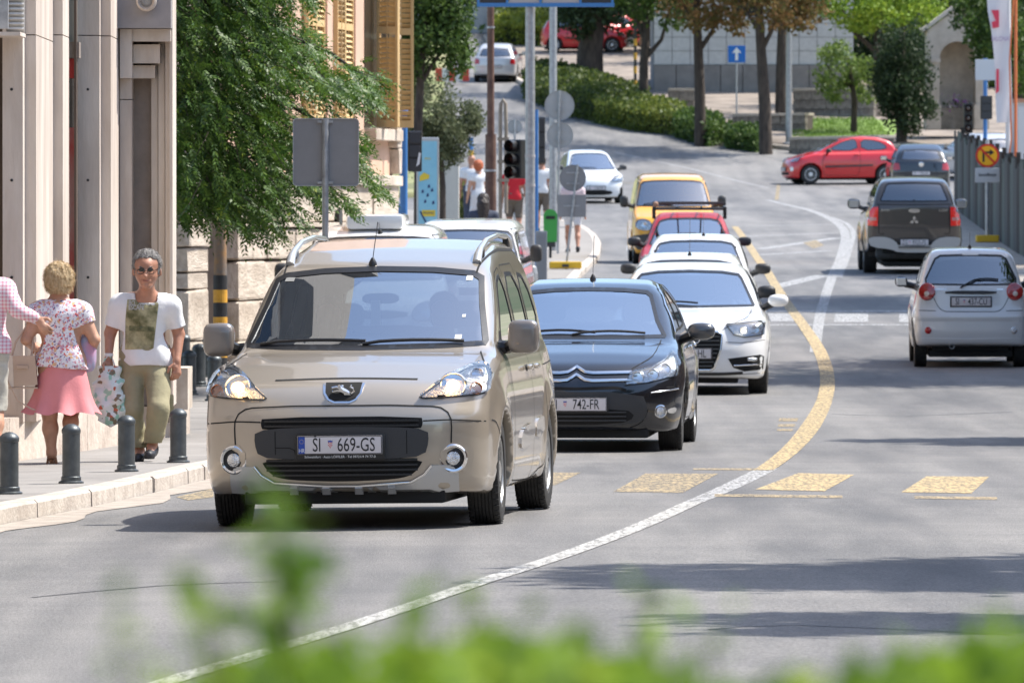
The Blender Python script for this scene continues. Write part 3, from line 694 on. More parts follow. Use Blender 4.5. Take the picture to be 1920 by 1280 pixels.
def car_black():
    s = dict(W=.885, y0=-.9, y1=3.42, ztop=1.5, R=.325, wheels=(0, 2.608), ymid=1.7, wbow=.22, nbow=.26, nb6=.45, flare=.016,
        top=[(-1.1, .56), (-.9, .62), (-.7, .74), (-.4, .83), (0, .90), (.25, .935), (.6, .95), (3.5, 1.0)],
        roof=[(-1.2, .3), (-.3, .6), (.1, .86), (.2, .93), (1.25, 1.36), (1.45, 1.41), (1.9, 1.45), (2.4, 1.43), (2.9, 1.33), (3.1, 1.26), (3.4, .95), (3.6, .6)],
        bot=[(-.95, .2), (-.6, .17), (-.3, .17), (3.0, .2), (3.4, .3)],
        plan=[(-1, .76), (-.75, .83), (-.3, .88), (.3, .885), (2.6, .88), (3.2, .84), (3.4, .78)],
        nose=[(.1, -.80), (.2, -.86), (.35, -.9), (.5, -.9), (.6, -.87), (.72, -.78), (.85, -.6)],
        tail=[(.1, 3.3), (.5, 3.4), (.9, 3.3), (1.2, 3.1), (1.5, 2.8)],
        side=[(.1, .09), (.24, .04), (.4, .01), (.6, 0), (.75, .01), (.88, .045), (.98, .09), (1.1, .14)],
        tumble=[(.8, .80), (.95, .775), (1.1, .73), (1.25, .665), (1.38, .59), (1.5, .5)])
    c = new_car(s, 'hatchback_car', 'black hatchback behind the beige people carrier, chrome double chevrons on its nose', 'car')
    r = c['root']
    ws = sym([(0, 1.372), (.3, 1.365), (.50, 1.345), (.545, 1.31), (.62, 1.1), (.70, .965), (.69, .945), (.4, .94), (0, .94)])
    h1 = win(c, 'windscreen', ws, 'F', GLASS, .03)
    sw = [[(.72, 1.0), (1.1, 1.2), (1.45, 1.335), (1.68, 1.365), (1.70, 1.0)], [(1.76, 1.0), (1.75, 1.37), (2.2, 1.35), (2.65, 1.22), (2.62, 1.03)]]
    hs = [win(c, 'side_window', q, 'L', GLASSD, .024, both=True) for q in sw]
    h2 = win(c, 'rear_window', sym([(0, 1.32), (.5, 1.29), (.6, 1.0), (0, .98)]), 'R', GLASS)
    body(c, BLKPAINT, .03, [('F', h1), ('R', h2)]+[(v, q) for q in hs for v in 'LS'])
    lh = [(.405, .56), (.44, .66), (.50, .68), (.62, .705), (.72, .76), (.775, .83), (.81, .80), (.83, .69), (.815, .63), (.6, .58)]
    lamp(c, 'headlamp', lh, 'F', [(.52, .63, .05, False), (.64, .65, .05, False), (.74, .70, .045, False)])
    for z, dz in ((.668, .0), (.605, .0)):
        ch = [(-.46, z), (-.14, z-.006), (-.07, z+.002), (0, z+.045), (.07, z+.002), (.14, z-.006), (.46, z)]
        strip(c, [ch], 'F', .022, CHROME, 'chevron_trim', off=.012, raised=True)
    strip(c, [[(-.36, .545), (0, .535), (.36, .545), (.42, .52)]], 'F', .025, SHADOWGAP, 'grille_slot')
    g = chaikin([(-.55, .51), (.55, .51), (.60, .36), (.56, .26), (.3, .22), (-.3, .22), (-.56, .26), (-.60, .36)], 1)
    panel(c, 'bumper_insert', g, 'F', DARKP, off=.006)
    panel(c, 'lower_grille', chaikin([(-.42, .37), (.42, .37), (.5, .30), (.36, .24), (-.36, .24), (-.5, .30)], 1), 'F', SHADOWGAP, off=.009)
    ribs(c, lambda z: .42, (.27, .305, .34), 'F', DARKP, .008, lift=.014)
    strip(c, [[(.62, .50), (.78, .52), (.84, .53)]], 'F', .010, CHROME, 'bumper_strip', off=.01, both=True, raised=True)
    strip(c, [[(-.75, .545), (-.85, .55)], [(.75, .545), (.85, .55)], [(.60, .36), (.56, .25), (.45, .21)], [(-.60, .36), (-.56, .25), (-.45, .21)]], 'F', .007, SHADOWGAP)
    strip(c, [[(.66, .93), (.63, .80), (.46, .70)]], 'F', .007, SHADOWGAP, both=True)
    for sx in (1, -1):
        V, N = proj(c['f'], [(sx*.70, .345)], 'F'); M = Matrix.Translation(Vector(V[0])) @ Vector((0, -1, 0)).lerp(Vector(N[0]), .5).normalized().to_track_quat('Z', 'Y').to_matrix().to_4x4()
        o = MB().lathe([(.056, -.01), (.056, .012), (.048, .016), (.04, .004), (0, .002)], 24).build('fog_lamp', CHROME, r, smooth=True); o.matrix_local = M
        MB().lathe([(.04, .006), (.03, .014), (0, .016)], 20).build('fog_lamp_lens', REFL, o, smooth=True)
        panel(c, 'fog_lamp_trim', chaikin([(sx*.755, .365), (sx*.83, .38), (sx*.815, .325), (sx*.755, .33)], 1), 'F', CHROME, off=.008)
    plate(c, ('SI', '742-FR'), 'F', (0, .405))
    strip(c, [[(.62, .9), (.58, .6), (.66, .26), (1.62, .25), (1.66, .6), (1.72, .95)], [(1.72, .95), (1.75, 1.39)], [(1.66, .26), (2.2, .30), (2.35, .7), (2.68, 1.0)]], 'L', .007, SHADOWGAP, both=True)
    panel(c, 'side_rubbing_strip', [(.7, .50), (1.6, .52), (1.6, .56), (.7, .54)], 'L', BLKPAINT, off=.01, both=True)
    for sx in (1, -1):
        for y in (1.5, 2.35):
            V, N = proj(c['f'], [(y, .86)], 'L' if sx > 0 else 'S'); MB().blob(Vector(V[0])+Vector((sx*.025, 0, 0)), (.014, .09, .014), 3).build('door_handle', CHROME, r, smooth=True)
    strip(c, [[(.70, .985), (1.1, 1.215), (1.45, 1.355), (1.7, 1.39), (2.2, 1.375), (2.7, 1.22)]], 'L', .014, CHROME, 'window_trim', off=.008, both=True, raised=True)
    mirror(c, (.99, .62, 1.0), (.12, .08, .075), paint('mirror_shell_dark', (.06, .065, .075), .2, .25), foot=(.76, .68, .93), p=2.5)
    wipers(c, [((-.55, .965), (.1, .975), .025), ((-.1, .965), (.52, .97), .02)], lift=.02)
    panel(c, 'sensor_housing', [(-.07, 1.36), (.07, 1.36), (.05, 1.25), (-.05, 1.25)], 'F', DARKP, off=-.02, depth=0)
    aerial(c, 0, 1.75, (0, .2, .38), .003)
    interior(c, .55, .95, 1.5, W=.6, zt=1.13); wheels(c, .205, .86, steer=R(1), spokes=7)
    MB().box(-.6, .6, -.75, 3.2, .12, .2, bev=.02).build('underbody', MATS['underbody_black'], r)
    return c
def spec_hatch(W=.89, wb=2.6, zt=1.42, fo=.85, ro=.78, belt=.93, hood=.82, R_=.32, cowl=.2, rtop=.52):
    y1 = wb+ro
    return dict(W=W, y0=-fo, y1=y1, ztop=zt, R=R_, wheels=(0, wb), ymid=1.7, nbow=.2, nb6=.45, wbow=.2,
        top=[(-fo-.2, hood-.22), (-fo, hood-.12), (-fo+.25, hood-.02), (-.2, hood+.04), (cowl, belt), (.6, belt+.02), (y1, belt+.07)],
        roof=[(-1.2, .3), (-.3, belt-.35), (cowl-.1, belt-.08), (cowl, belt), (cowl+1.0, zt-.09), (cowl+1.2, zt-.045), (cowl+1.75, zt), (cowl+2.3, zt-.02), (y1-.5, zt-.12), (y1-.3, zt-.2), (y1-.05, belt+.05), (y1+.1, .5)],
        bot=[(-fo, .2), (-.5, .17), (wb, .2), (y1, .3)],
        plan=[(-fo-.1, W-.13), (-fo+.15, W-.06), (-.3, W-.01), (.3, W), (wb, W-.005), (wb+.5, W-.04), (y1, W-.09)],
        nose=[(.1, -fo+.12), (.2, -fo+.04), (.35, -fo), (.5, -fo), (.62, -fo+.03), (hood-.05, -fo+.12), (hood+.1, -fo+.3)],
        tail=[(.1, y1-.12), (.4, y1), (.65, y1-.01), (.95, y1-.06), (zt, y1-.42)],
        side=[(.1, .09), (.24, .04), (.4, .01), (.6, 0), (.75, .008), (belt-.05, .04), (belt+.05, .09), (belt+.2, .14)],
        tumble=[(.8, W-.085), (belt, W-.105), (belt+.2, W-.165), (zt-.15, W-.235), (zt-.05, W-.29), (zt+.05, W-.36)])
def finish(c, m, ws, side, rearw, h=.045, glass=GLASS, rub=.026):
    hol = []
    if ws: hol.append(('F', win(c, 'windscreen', sym(ws), 'F', glass, rub)))
    for q in side: q2 = win(c, 'side_window', q, 'L', GLASSD, .024, both=True); hol += [('L', q2), ('S', q2)]
    if rearw: hol.append(('R', win(c, 'rear_window', sym(rearw), 'R', glass, rub)))
    body(c, m, h, hol)
    MB().box(-.55, .55, c['s']['y0']+.2, c['s']['y1']-.2, .13, .22, bev=.02).build('underbody', MATS['underbody_black'], c['root'])
def car_white_hatch():
    s = spec_hatch(.89, 2.6, 1.425, .87, .75, .93, .85, .325)
    c = new_car(s, 'hatchback_car', 'white hatchback with a big dark grille, just behind the black hatchback', 'car'); r = c['root']
    finish(c, WHITE, [(0, 1.345), (.35, 1.335), (.545, 1.305), (.585, 1.26), (.73, .965), (.715, .945), (0, .935)],
           [[(.72, 1.0), (1.1, 1.2), (1.45, 1.315), (1.68, 1.33), (1.70, 1.0)], [(1.76, 1.0), (1.75, 1.335), (2.2, 1.32), (2.7, 1.2), (2.68, 1.03)]], [(0, 1.28), (.5, 1.25), (.6, 1.0), (0, .98)], .032)
    lamp(c, 'headlamp', [(.41, .765), (.56, .775), (.80, .80), (.83, .78), (.815, .65), (.62, .625), (.50, .655)], 'F', [(.61, .70, .045, True), (.74, .715, .05, False)], lit=LITW)
    g = [(-.33, .69), (.33, .69), (.375, .66), (.36, .5), (.29, .30), (.25, .275), (-.25, .275), (-.29, .30), (-.36, .5), (-.375, .66)]
    gp = panel(c, 'front_grille', g, 'F', SHADOWGAP, off=.004)
    strip(c, [g+[g[0]]], 'F', .022, CHROME, 'grille_frame', off=.008, raised=True, parent=None)
    ribs(c, lambda z: .26+max(0, min(.09, (z-.3)*.4)), (.32, .365, .41, .46, .505, .55, .595, .64), 'F', mat('grille_grey', (.12, .125, .13), .35, .5), .008, lift=.012)
    for i in range(4):
        V, N = proj(c['f'], [((i-1.5)*.062, .61)], 'F'); MB().tube([Vector(V[0])+Vector((.040*math.cos(t*R(24)), -.03, .040*math.sin(t*R(24)))) for t in range(16)], .006, 6).build('ring_emblem', CHROME, r, smooth=True)
    plate(c, ('ŠI', '580-HL'), 'F', (0, .455))
    for sx in (1, -1):
        panel(c, 'fog_lamp', [(sx*.44, .40), (sx*.79, .44), (sx*.83, .42), (sx*.82, .28), (sx*.62, .26), (sx*.5, .30)], 'F', SHADOWGAP, off=.004)
        strip(c, [[(sx*.50, .325), (sx*.8, .335)]], 'F', .014, CHROME, 'fog_lamp_trim', off=.012, raised=True)
        V, N = proj(c['f'], [(sx*.68, .39)], 'F'); MB().blob(V[0], (.08, .02, .022), 3).build('fog_lamp_lens', REFL, r, smooth=True)
    strip(c, [[(-.84, .60), (-.6, .57), (-.42, .58)], [(.84, .60), (.6, .57), (.42, .58)], [(-.82, .24), (-.4, .22), (.4, .22), (.82, .24)]], 'F', .006, SHADOWGAP)
    strip(c, [[(-.6, .245), (-.4, .235), (.4, .235), (.6, .245)]], 'F', .03, BLACK, 'lower_lip', off=.006)
    strip(c, [[(.70, .93), (.66, .84), (.52, .79), (.38, .71)]], 'F', .007, SHADOWGAP, both=True)
    strip(c, [[(.62, .9), (.58, .6), (.66, .26), (1.62, .25), (1.66, .6), (1.72, .95)], [(1.66, .26), (2.2, .30), (2.35, .7), (2.7, 1.0)]], 'L', .007, SHADOWGAP, both=True)
    mirror(c, (.985, .62, 1.01), (.115, .08, .07), WHITE, foot=(.76, .68, .93), p=2.5)
    wipers(c, [((-.55, .965), (.1, .97), .02)], lift=.02); interior(c, .55, .95, 1.5, W=.6, zt=1.12); wheels(c, .215, .87, spokes=10)
    return c
def car_simple(sp, m, name, label, wmat=DARKP, glass=GLASS, mir=(.98, .62, 1.0), mr=(.11, .075, .075), group=None, h=.05, aer=None, sp_=7, lampz=None, wb=None, rdark=False):
    c = new_car(sp, name, label, 'car', group); W = sp['W']; zt = sp['ztop']; b = .93 if 'belt' not in sp else sp['belt']; wb = sp['wheels'][1]
    ht = zt-.09
    finish(c, m, [(0, ht+.01), (.35, ht), (W-.35, ht-.03), (W-.31, ht-.07), (W-.165, b+.035), (W-.18, b+.012), (0, b+.005)],
           [[(.75, b+.07), (1.1, b+.25), (1.45, ht-.04), (1.68, ht-.03), (1.70, b+.06)], [(1.76, b+.06), (1.75, ht-.03), (wb-.35, ht-.05), (wb+.05, b+.27), (wb+.03, b+.1)]], [(0, ht-.06), (.5, ht-.09), (.6, b+.08), (0, b+.06)], h, glass)
    lz = lampz or .68
    lamp(c, 'headlamp', [(W-.42, lz-.07), (W-.30, lz+.07), (W-.1, lz+.11), (W-.045, lz+.05), (W-.06, lz-.06)], 'F', [(W-.19, lz+.01, .055, False)])
    panel(c, 'front_grille', chaikin([(-.4, .38), (.4, .38), (.5, .3), (.35, .24), (-.35, .24), (-.5, .3)], 1), 'F', SHADOWGAP, off=.004)
    ribs(c, lambda z: .38, (.28, .33), 'F', BLACK, .008)
    strip(c, [[(.62, .9), (.58, .6), (.66, .26), (1.62, .25), (1.66, .6), (1.72, b)], [(1.66, .26), (wb-.4, .30), (wb-.25, .7), (wb+.1, b+.05)]], 'L', .008, SHADOWGAP, both=True)
    strip(c, [[(-W+.2, b-.01), (-W+.3, b-.12), (-.4, lz+.08), (.4, lz+.08), (W-.3, b-.12), (W-.2, b-.01)]], 'F', .008, SHADOWGAP)
    panel(c, 'tail_lamp', [(W-.27, .72), (W-.25, .9), (W-.12, .93), (W-.07, .82), (W-.08, .7)], 'R', REDL, off=.006, both=True)
    plate(c, ('ŠI', '318-DK'), 'F', (0, .44)); plate(c, ('ŠI', '318-DK'), 'R', (0, .62))
    mirror(c, mir, mr, wmat, foot=(W-.13, mir[1]+.06, b), p=2.8); wipers(c, [((-.55, b+.035), (.1, b+.04), .02)], lift=.02)
    if aer: aerial(c, *aer)
    interior(c, .55, b, 1.5, W=W-.28, zt=zt-.3); wheels(c, .19, W-.025, spokes=sp_)
    return c
def car_small_rear():
    s = spec_hatch(.75, 2.34, 1.5, .62, .53, .98, .88, .29, cowl=.15)
    s['tail'] = [(.1, 2.74), (.25, 2.84), (.45, 2.87), (.66, 2.86), (.72, 2.82), (1.0, 2.78), (1.42, 2.52), (1.5, 2.4)]
    s['roof'] = [(-1.2, .3), (-.4, .7), (.05, .93), (.15, 1.0), (1.0, 1.40), (1.2, 1.46), (1.8, 1.505), (2.3, 1.49), (2.55, 1.46), (2.75, 1.35), (2.9, .9)]
    s['tumble'] = [(.8, .70), (1.0, .675), (1.2, .625), (1.35, .575), (1.45, .53), (1.55, .47)]; s['plan'] = [(-.8, .62), (-.5, .70), (-.2, .74), (2.3, .75), (2.6, .735), (2.87, .70)]
    s['tbow'] = .10; s['flare'] = .02
    c = new_car(s, 'small_car', 'silver white small car driving away, seen from behind at the right edge', 'car'); r = c['root']
    finish(c, SILVW, [(0, 1.4), (.3, 1.39), (.48, 1.36), (.6, 1.02), (0, 1.0)], [[(.6, 1.04), (1.0, 1.3), (1.3, 1.38), (1.4, 1.02)], [(1.46, 1.02), (1.46, 1.39), (2.1, 1.37), (2.35, 1.1), (2.3, 1.05)]], [(0, 1.425), (.40, 1.415), (.475, 1.37), (.60, 1.12), (.60, 1.055), (.56, 1.035), (0, 1.03)], .028, rub=.022)
    for sx in (1, -1):
        V, N = proj(c['f'], [(sx*.575, .955)], 'R'); M = Matrix.Translation(Vector(V[0])+Vector(N[0])*.004) @ Vector((0, 1, 0)).lerp(Vector(N[0]), .8).normalized().to_track_quat('Z', 'Y').to_matrix().to_4x4()
        o = MB().lathe([(.112, -.03), (.112, .008), (.104, .02), (.06, .028), (0, .03)], 32).build('tail_lamp', REDL, r, smooth=True); o.matrix_local = M
        o2 = MB().lathe([(.034, .024), (.032, .036), (.012, .038), (0, .038)], 20).build('indicator_lens', mat('pale_lens', (.7, .55, .45), .15, coat=1), o, smooth=True); o2.location = (0, -.03, .0)
        V, N = proj(c['f'], [(sx*.56, .47)], 'R'); M = Matrix.Translation(Vector(V[0])) @ Vector(N[0]).to_track_quat('Z', 'Y').to_matrix().to_4x4()
        o = MB().lathe([(.045, -.01), (.045, .006), (.03, .014), (0, .016)], 20).build('bumper_reflector', REDL if sx > 0 else REFL, r, smooth=True); o.matrix_local = M
    strip(c, [[(-.60, 1.0), (-.50, .90), (-.42, .745), (-.36, .705), (.36, .705), (.42, .745), (.50, .90), (.60, 1.0)]], 'R', .008, SHADOWGAP)
    strip(c, [[(-.72, .72), (-.46, .715)], [(.72, .72), (.46, .715)]], 'R', .008, SHADOWGAP)
    strip(c, [[(-.66, .365), (0, .36), (.66, .365)]], 'R', .014, SILVW, 'bumper_crease', raised=True)
    panel(c, 'boot_handle_bar', chaikin([(-.34, .965), (.34, .965), (.33, .925), (-.33, .925)], 1), 'R', DARKP, off=.02, depth=.03)
    plate(c, ('SI', '437-CU'), 'R', (0, .83))
    text('model_lettering', 'CHEVROLET', .034, CHROME, r, Matrix.Translation((.40, 2.83, .985)) @ Matrix.Rotation(R(180), 4, 'Z') @ Matrix.Rotation(R(80), 4, 'X'), .9)
    text('model_lettering', 'SPARK', .034, CHROME, r, Matrix.Translation((-.38, 2.83, .985)) @ Matrix.Rotation(R(180), 4, 'Z') @ Matrix.Rotation(R(80), 4, 'X'), .9)
    b = wipers(c, [((.14, 1.0), (-.06, 1.10), 0), ((-.06, 1.10), (-.36, 1.10), .01)], 'R', lift=.02)
    panel(c, 'high_brake_lamp', [(-.12, 1.435), (.12, 1.435), (.10, 1.41), (-.10, 1.41)], 'R', WHITEP, off=.004)
    MB().lathe([(.035, 2.6), (.035, 2.86), (.028, 2.86), (.028, 2.7), (0, 2.7)], 16, 'y', (.25, 0, .27)).build('exhaust_pipe', STEEL, r, smooth=True)
    MB().box(-.5, .5, 2.3, 2.7, .2, .3, bev=.03).build('rear_axle', MATS['underbody_black'], r)
    strip(c, [[(.5, .95), (.45, .6), (.52, .27), (1.35, .26), (1.42, 1.0)], [(1.42, .26), (1.95, .3), (2.1, .65), (2.35, 1.02)]], 'L', .007, SHADOWGAP, both=True)
    mirror(c, (.86, .55, 1.04), (.085, .07, .07), BLACK, foot=(.63, .6, .98), p=2.6)
    aerial(c, 0, 2.2, (0, .12, .2), .003)
    interior(c, .5, .95, 1.2, W=.45, zt=1.22); wheels(c, .165, .735, spokes=8); return c
def car_pickup():
    s = dict(W=.9, y0=-.85, y1=4.3, ztop=1.83, R=.37, wheels=(0, 3.0), ymid=2.1, wbow=.1, nbow=.2, nb6=.4, flare=.035, tbow=.03, tb6=.05,
        top=[(-1, .9), (-.8, .98), (-.3, 1.10), (.2, 1.16), (4.3, 1.28)],
        roof=[(-1.2, .5), (-.3, .9), (.25, 1.12), (.35, 1.18), (1.15, 1.70), (1.4, 1.76), (2.0, 1.79), (3.0, 1.80), (3.7, 1.77), (3.95, 1.72), (4.12, 1.50), (4.25, 1.25), (4.5, .9)],
        bot=[(-.9, .42), (-.4, .35), (3.4, .38), (4.2, .56)],
        plan=[(-1, .78), (-.6, .86), (-.2, .9), (3.0, .9), (4.2, .87)],
        nose=[(.1, -.65), (.4, -.8), (.7, -.85), (1.0, -.8), (1.2, -.7)], tail=[(.2, 4.15), (.55, 4.22), (.9, 4.23), (1.25, 4.22), (1.8, 4.1)],
        side=[(.1, .1), (.35, .05), (.6, 0), (1.0, .01), (1.2, .05), (1.3, .09)],
        tumble=[(1.0, .80), (1.25, .775), (1.5, .71), (1.7, .63), (1.85, .55)])
    c = new_car(s, 'pickup_truck', 'brown grey pickup truck with a hard canopy driving away, silver rear bumper', 'pickup truck'); r = c['root']
    finish(c, GREYB, [(0, 1.69), (.4, 1.68), (.58, 1.64), (.7, 1.24), (0, 1.22)], [[(.9, 1.26), (1.3, 1.55), (1.6, 1.64), (1.75, 1.24)], [(1.82, 1.24), (1.82, 1.65), (2.4, 1.64), (2.45, 1.26)], [(2.7, 1.30), (2.7, 1.62), (3.8, 1.6), (3.9, 1.33)]], [(0, 1.70), (.46, 1.69), (.52, 1.66), (.64, 1.37), (.62, 1.34), (0, 1.335)], .04, glass=GLASSD)
    strip(c, [[(-.70, 1.29), (0, 1.285), (.70, 1.29)], [(-.655, 1.28), (-.66, .74), (.66, .74), (.655, 1.28)]], 'R', .014, SHADOWGAP)
    for sx in (1, -1):
        o = panel(c, 'tail_lamp', [(sx*.67, 1.24), (sx*.82, 1.22), (sx*.86, 1.10), (sx*.85, .90), (sx*.68, .89)], 'R', REDLL, off=.012, depth=.03)
        panel(c, 'reversing_lens', [(sx*.70, 1.05), (sx*.82, 1.05), (sx*.82, .99), (sx*.70, .99)], 'R', mat('pale_red_lens', (.6, .25, .22), .15, coat=1), off=.018, parent=o)
    bp = chaikin([(-.84, .69), (-.5, .69), (-.34, .60), (-.3, .52), (.3, .52), (.34, .60), (.5, .69), (.84, .69), (.86, .6), (.8, .5), (.42, .46), (.3, .40), (-.3, .40), (-.42, .46), (-.8, .5), (-.86, .6)], 1)
    f0 = c['f']
    MB().prism(bp, 4.2, 4.42).build('rear_bumper', CHROME if False else SILVERP, r, sharp=30)
    MB().box(-.3, .3, 4.40, 4.46, .49, .51).build('bumper_step', BLACK, r)
    MB().box(-.60, .60, 4.0, 4.3, .38, .46, bev=.02).build('underbody_beam', MATS['underbody_black'], r)
    pl = plate(c, ('ZG', '9325-FS'), 'R', (0, .59)); pl.location.y += .16
    panel(c, 'tailgate_handle', chaikin([(-.11, 1.205), (.11, 1.205), (.1, 1.135), (-.1, 1.135)], 1), 'R', CHROME, off=.02, depth=.03)
    MB().blob((0, 4.14, 1.36), (.045, .04, .03), 2.5).build('canopy_lock', BLACK, r, smooth=True)
    e = MB()
    for k in range(3):
        M = Matrix.Translation((0, 4.245, .99)) @ Matrix.Rotation(R(120*k), 4, 'Y'); e.prism([(0, 0), (.033, .045), (0, .09), (-.033, .045)], 0, .008, M)
    e.build('three_diamond_emblem', CHROME, r)
    text('model_lettering', 'L200', .07, CHROME, r, Matrix.Translation((-.54, 4.238, 1.18)) @ Matrix.Rotation(R(180), 4, 'Z') @ Matrix.Rotation(R(90), 4, 'X'), 1.2)
    text('model_lettering', '4WD', .06, CHROME, r, Matrix.Translation((.54, 4.238, 1.18)) @ Matrix.Rotation(R(180), 4, 'Z') @ Matrix.Rotation(R(90), 4, 'X'), 1.2)
    mirror(c, (1.02, .8, 1.27), (.12, .08, .10), DARKP, foot=(.78, .85, 1.18), p=3)
    for sx in (1, -1): MB().box(sx*.72-.1, sx*.72+.1, 3.42, 3.45, .3, .62, bev=.01).build('mud_flap', BLACK, r)
    interior(c, .7, 1.1, 1.6, W=.6, rear=False, zt=1.4); wheels(c, .25, .91, spokes=6); return c
def car_red_side():
    s = spec_hatch(.827, 2.37, 1.47, .66, .57, .95, .86, .29, cowl=.05)
    s['roof'] = [(-1.2, .3), (-.5, .68), (-.1, .88), (.05, .95), (.95, 1.37), (1.2, 1.43), (1.7, 1.475), (2.2, 1.45), (2.55, 1.36), (2.72, 1.25), (2.9, .95), (3.0, .6)]
    s['top'] = [(-.8, .60), (-.66, .70), (-.5, .78), (-.2, .88), (.05, .95), (.5, .97), (2.95, 1.03)]
    s['tail'] = [(.1, 2.8), (.4, 2.93), (.7, 2.92), (1.0, 2.85), (1.45, 2.6)]
    c = new_car(s, 'small_car', 'bright red three door car crossing the junction, seen side on', 'car'); r = c['root']
    finish(c, RED, [(0, 1.38), (.3, 1.37), (.5, 1.33), (.66, 1.0), (0, .97)], [chaikin([(.50, 1.02), (.95, 1.27), (1.25, 1.36), (1.50, 1.38), (1.52, 1.01)], 1), chaikin([(1.62, 1.02), (1.60, 1.38), (2.15, 1.34), (2.42, 1.2), (2.44, 1.05)], 1)], [(0, 1.33), (.45, 1.3), (.55, 1.0), (0, .98)], .035)
    lamp(c, 'headlamp', chaikin([(.44, .68), (.50, .80), (.66, .86), (.76, .80), (.76, .69), (.6, .66)], 1), 'F', [(.62, .75, .06, False)])
    panel(c, 'fog_lamp', circ(.62, .45, .07), 'F', REFL, off=.006, both=True)
    panel(c, 'front_grille', [(-.45, .36), (.45, .36), (.45, .28), (-.45, .28)], 'F', SHADOWGAP)
    plate(c, ('ŠI', '204-KL'), 'F', (0, .45))
    strip(c, [[(.42, .95), (.36, .6), (.42, .27), (1.50, .26), (1.56, .6), (1.57, 1.36), (1.2, 1.40), (.9, 1.3), (.45, 1.0)]], 'L', .012, SHADOWGAP, both=True)
    panel(c, 'side_rubbing_strip', [(.45, .50), (1.95, .55), (1.95, .60), (.45, .555)], 'L', DARKP, off=.012, both=True)
    for sx in (1, -1):
        V, N = proj(c['f'], [(1.46, .90)], 'L' if sx > 0 else 'S'); MB().blob(Vector(V[0])+Vector((sx*.02, 0, 0)), (.02, .09, .02), 3).build('door_handle', RED, r, smooth=True)
    panel(c, 'tail_lamp', [(.62, .8), (.66, 1.05), (.72, 1.05), (.74, .82)], 'R', REDL, off=.006, both=True)
    mirror(c, (.93, .52, 1.02), (.09, .07, .07), BLACK, foot=(.68, .55, .97), p=2.6)
    interior(c, .4, .95, 1.2, W=.5, zt=1.22, light=True); wheels(c, .175, .80, spokes=8, rimm=mat('pale_hubcap', (.62, .62, .61), .35, .3), cap=True); return c
def spec_van(W=.84, wb=2.7, zt=1.8, belt=1.12):
    y1 = wb+.68
    return dict(W=W, y0=-.78, y1=y1, ztop=zt, R=.31, wheels=(0, wb), ymid=1.9, wbow=.18, nbow=.16, nb6=.35, belt=belt, kg=.13, rcrown=.05,
        top=[(-1, .75), (-.78, .84), (-.55, .95), (-.2, 1.03), (.05, belt), (.5, belt+.02), (y1, belt+.04)],
        roof=[(-1.2, .5), (-.35, .8), (-.05, belt-.06), (.02, belt), (.75, zt-.14), (.95, zt-.07), (1.4, zt-.02), (2.2, zt), (y1-.2, zt-.03), (y1, zt-.2), (y1+.2, .9)],
        bot=[(-.9, .25), (-.4, .2), (y1-.3, .22), (y1, .3)], plan=[(-.95, W-.1), (-.55, W-.04), (-.1, W), (wb, W), (y1, W-.03)],
        nose=[(.1, -.65), (.3, -.76), (.55, -.78), (.75, -.73), (.95, -.6), (1.1, -.4)], tail=[(.2, y1-.05), (.6, y1), (1.2, y1-.02), (zt, y1-.1)],
        side=[(.1, .08), (.3, .01), (.6, 0), (.9, .015), (belt, .05), (belt+.15, .09)], tumble=[(.9, W-.05), (belt, W-.065), (zt-.35, W-.12), (zt-.1, W-.17), (zt+.05, W-.22)])
def van(m, label, name='delivery_van', h=.05, aer=None, zt=1.8, amp=DARKP, glass=GLASS, cat='van'):
    sp = spec_van(zt=zt); c = new_car(sp, name, label, cat); r = c['root']; b = sp['belt']; ht = zt-.13; W = .84
    finish(c, m, [(0, ht), (.4, ht-.01), (W-.26, ht-.03), (W-.2, ht-.08), (W-.10, b+.05), (W-.12, b+.02), (0, b+.01)],
           [[(.42, b+.08), (.85, ht-.06), (1.28, ht-.04), (1.3, b+.04)]], None, h, glass, rub=.024)
    lamp(c, 'headlamp', chaikin([(.44, .68), (.46, .84), (.62, .90), (.76, .86), (.77, .70), (.6, .66)], 1), 'F', [(.60, .77, .07, False)])
    panel(c, 'front_grille', chaikin([(-.4, .80), (.4, .80), (.4, .70), (-.4, .70)], 1), 'F', SHADOWGAP); ribs(c, lambda z: .36, (.73, .77), 'F', BLACK, .008)
    panel(c, 'bumper', chaikin([(-.8, .62), (.8, .62), (.82, .4), (.7, .26), (-.7, .26), (-.82, .4)], 1), 'F', DARKP, off=.02, depth=.04)
    plate(c, ('ŠI', '901-FH'), 'F', (0, .45)); mirror(c, (.98, .36, b+.12), (.085, .07, .12), amp, foot=(.76, .42, b+.02)); strip(c, [[(.32, b), (.28, .6), (.4, .28), (1.3, .27), (1.36, b), (1.34, ht), (.9, ht), (.4, b+.05)]], 'L', .01, SHADOWGAP, both=True)
    wipers(c, [((-.6, b+.05), (.0, b+.06), .02)], lift=.02); interior(c, .25, b, 1.0, W=.55, rear=False, zt=1.45); wheels(c, .18, .82, spokes=6)
    if aer: aerial(c, *aer)
    return c
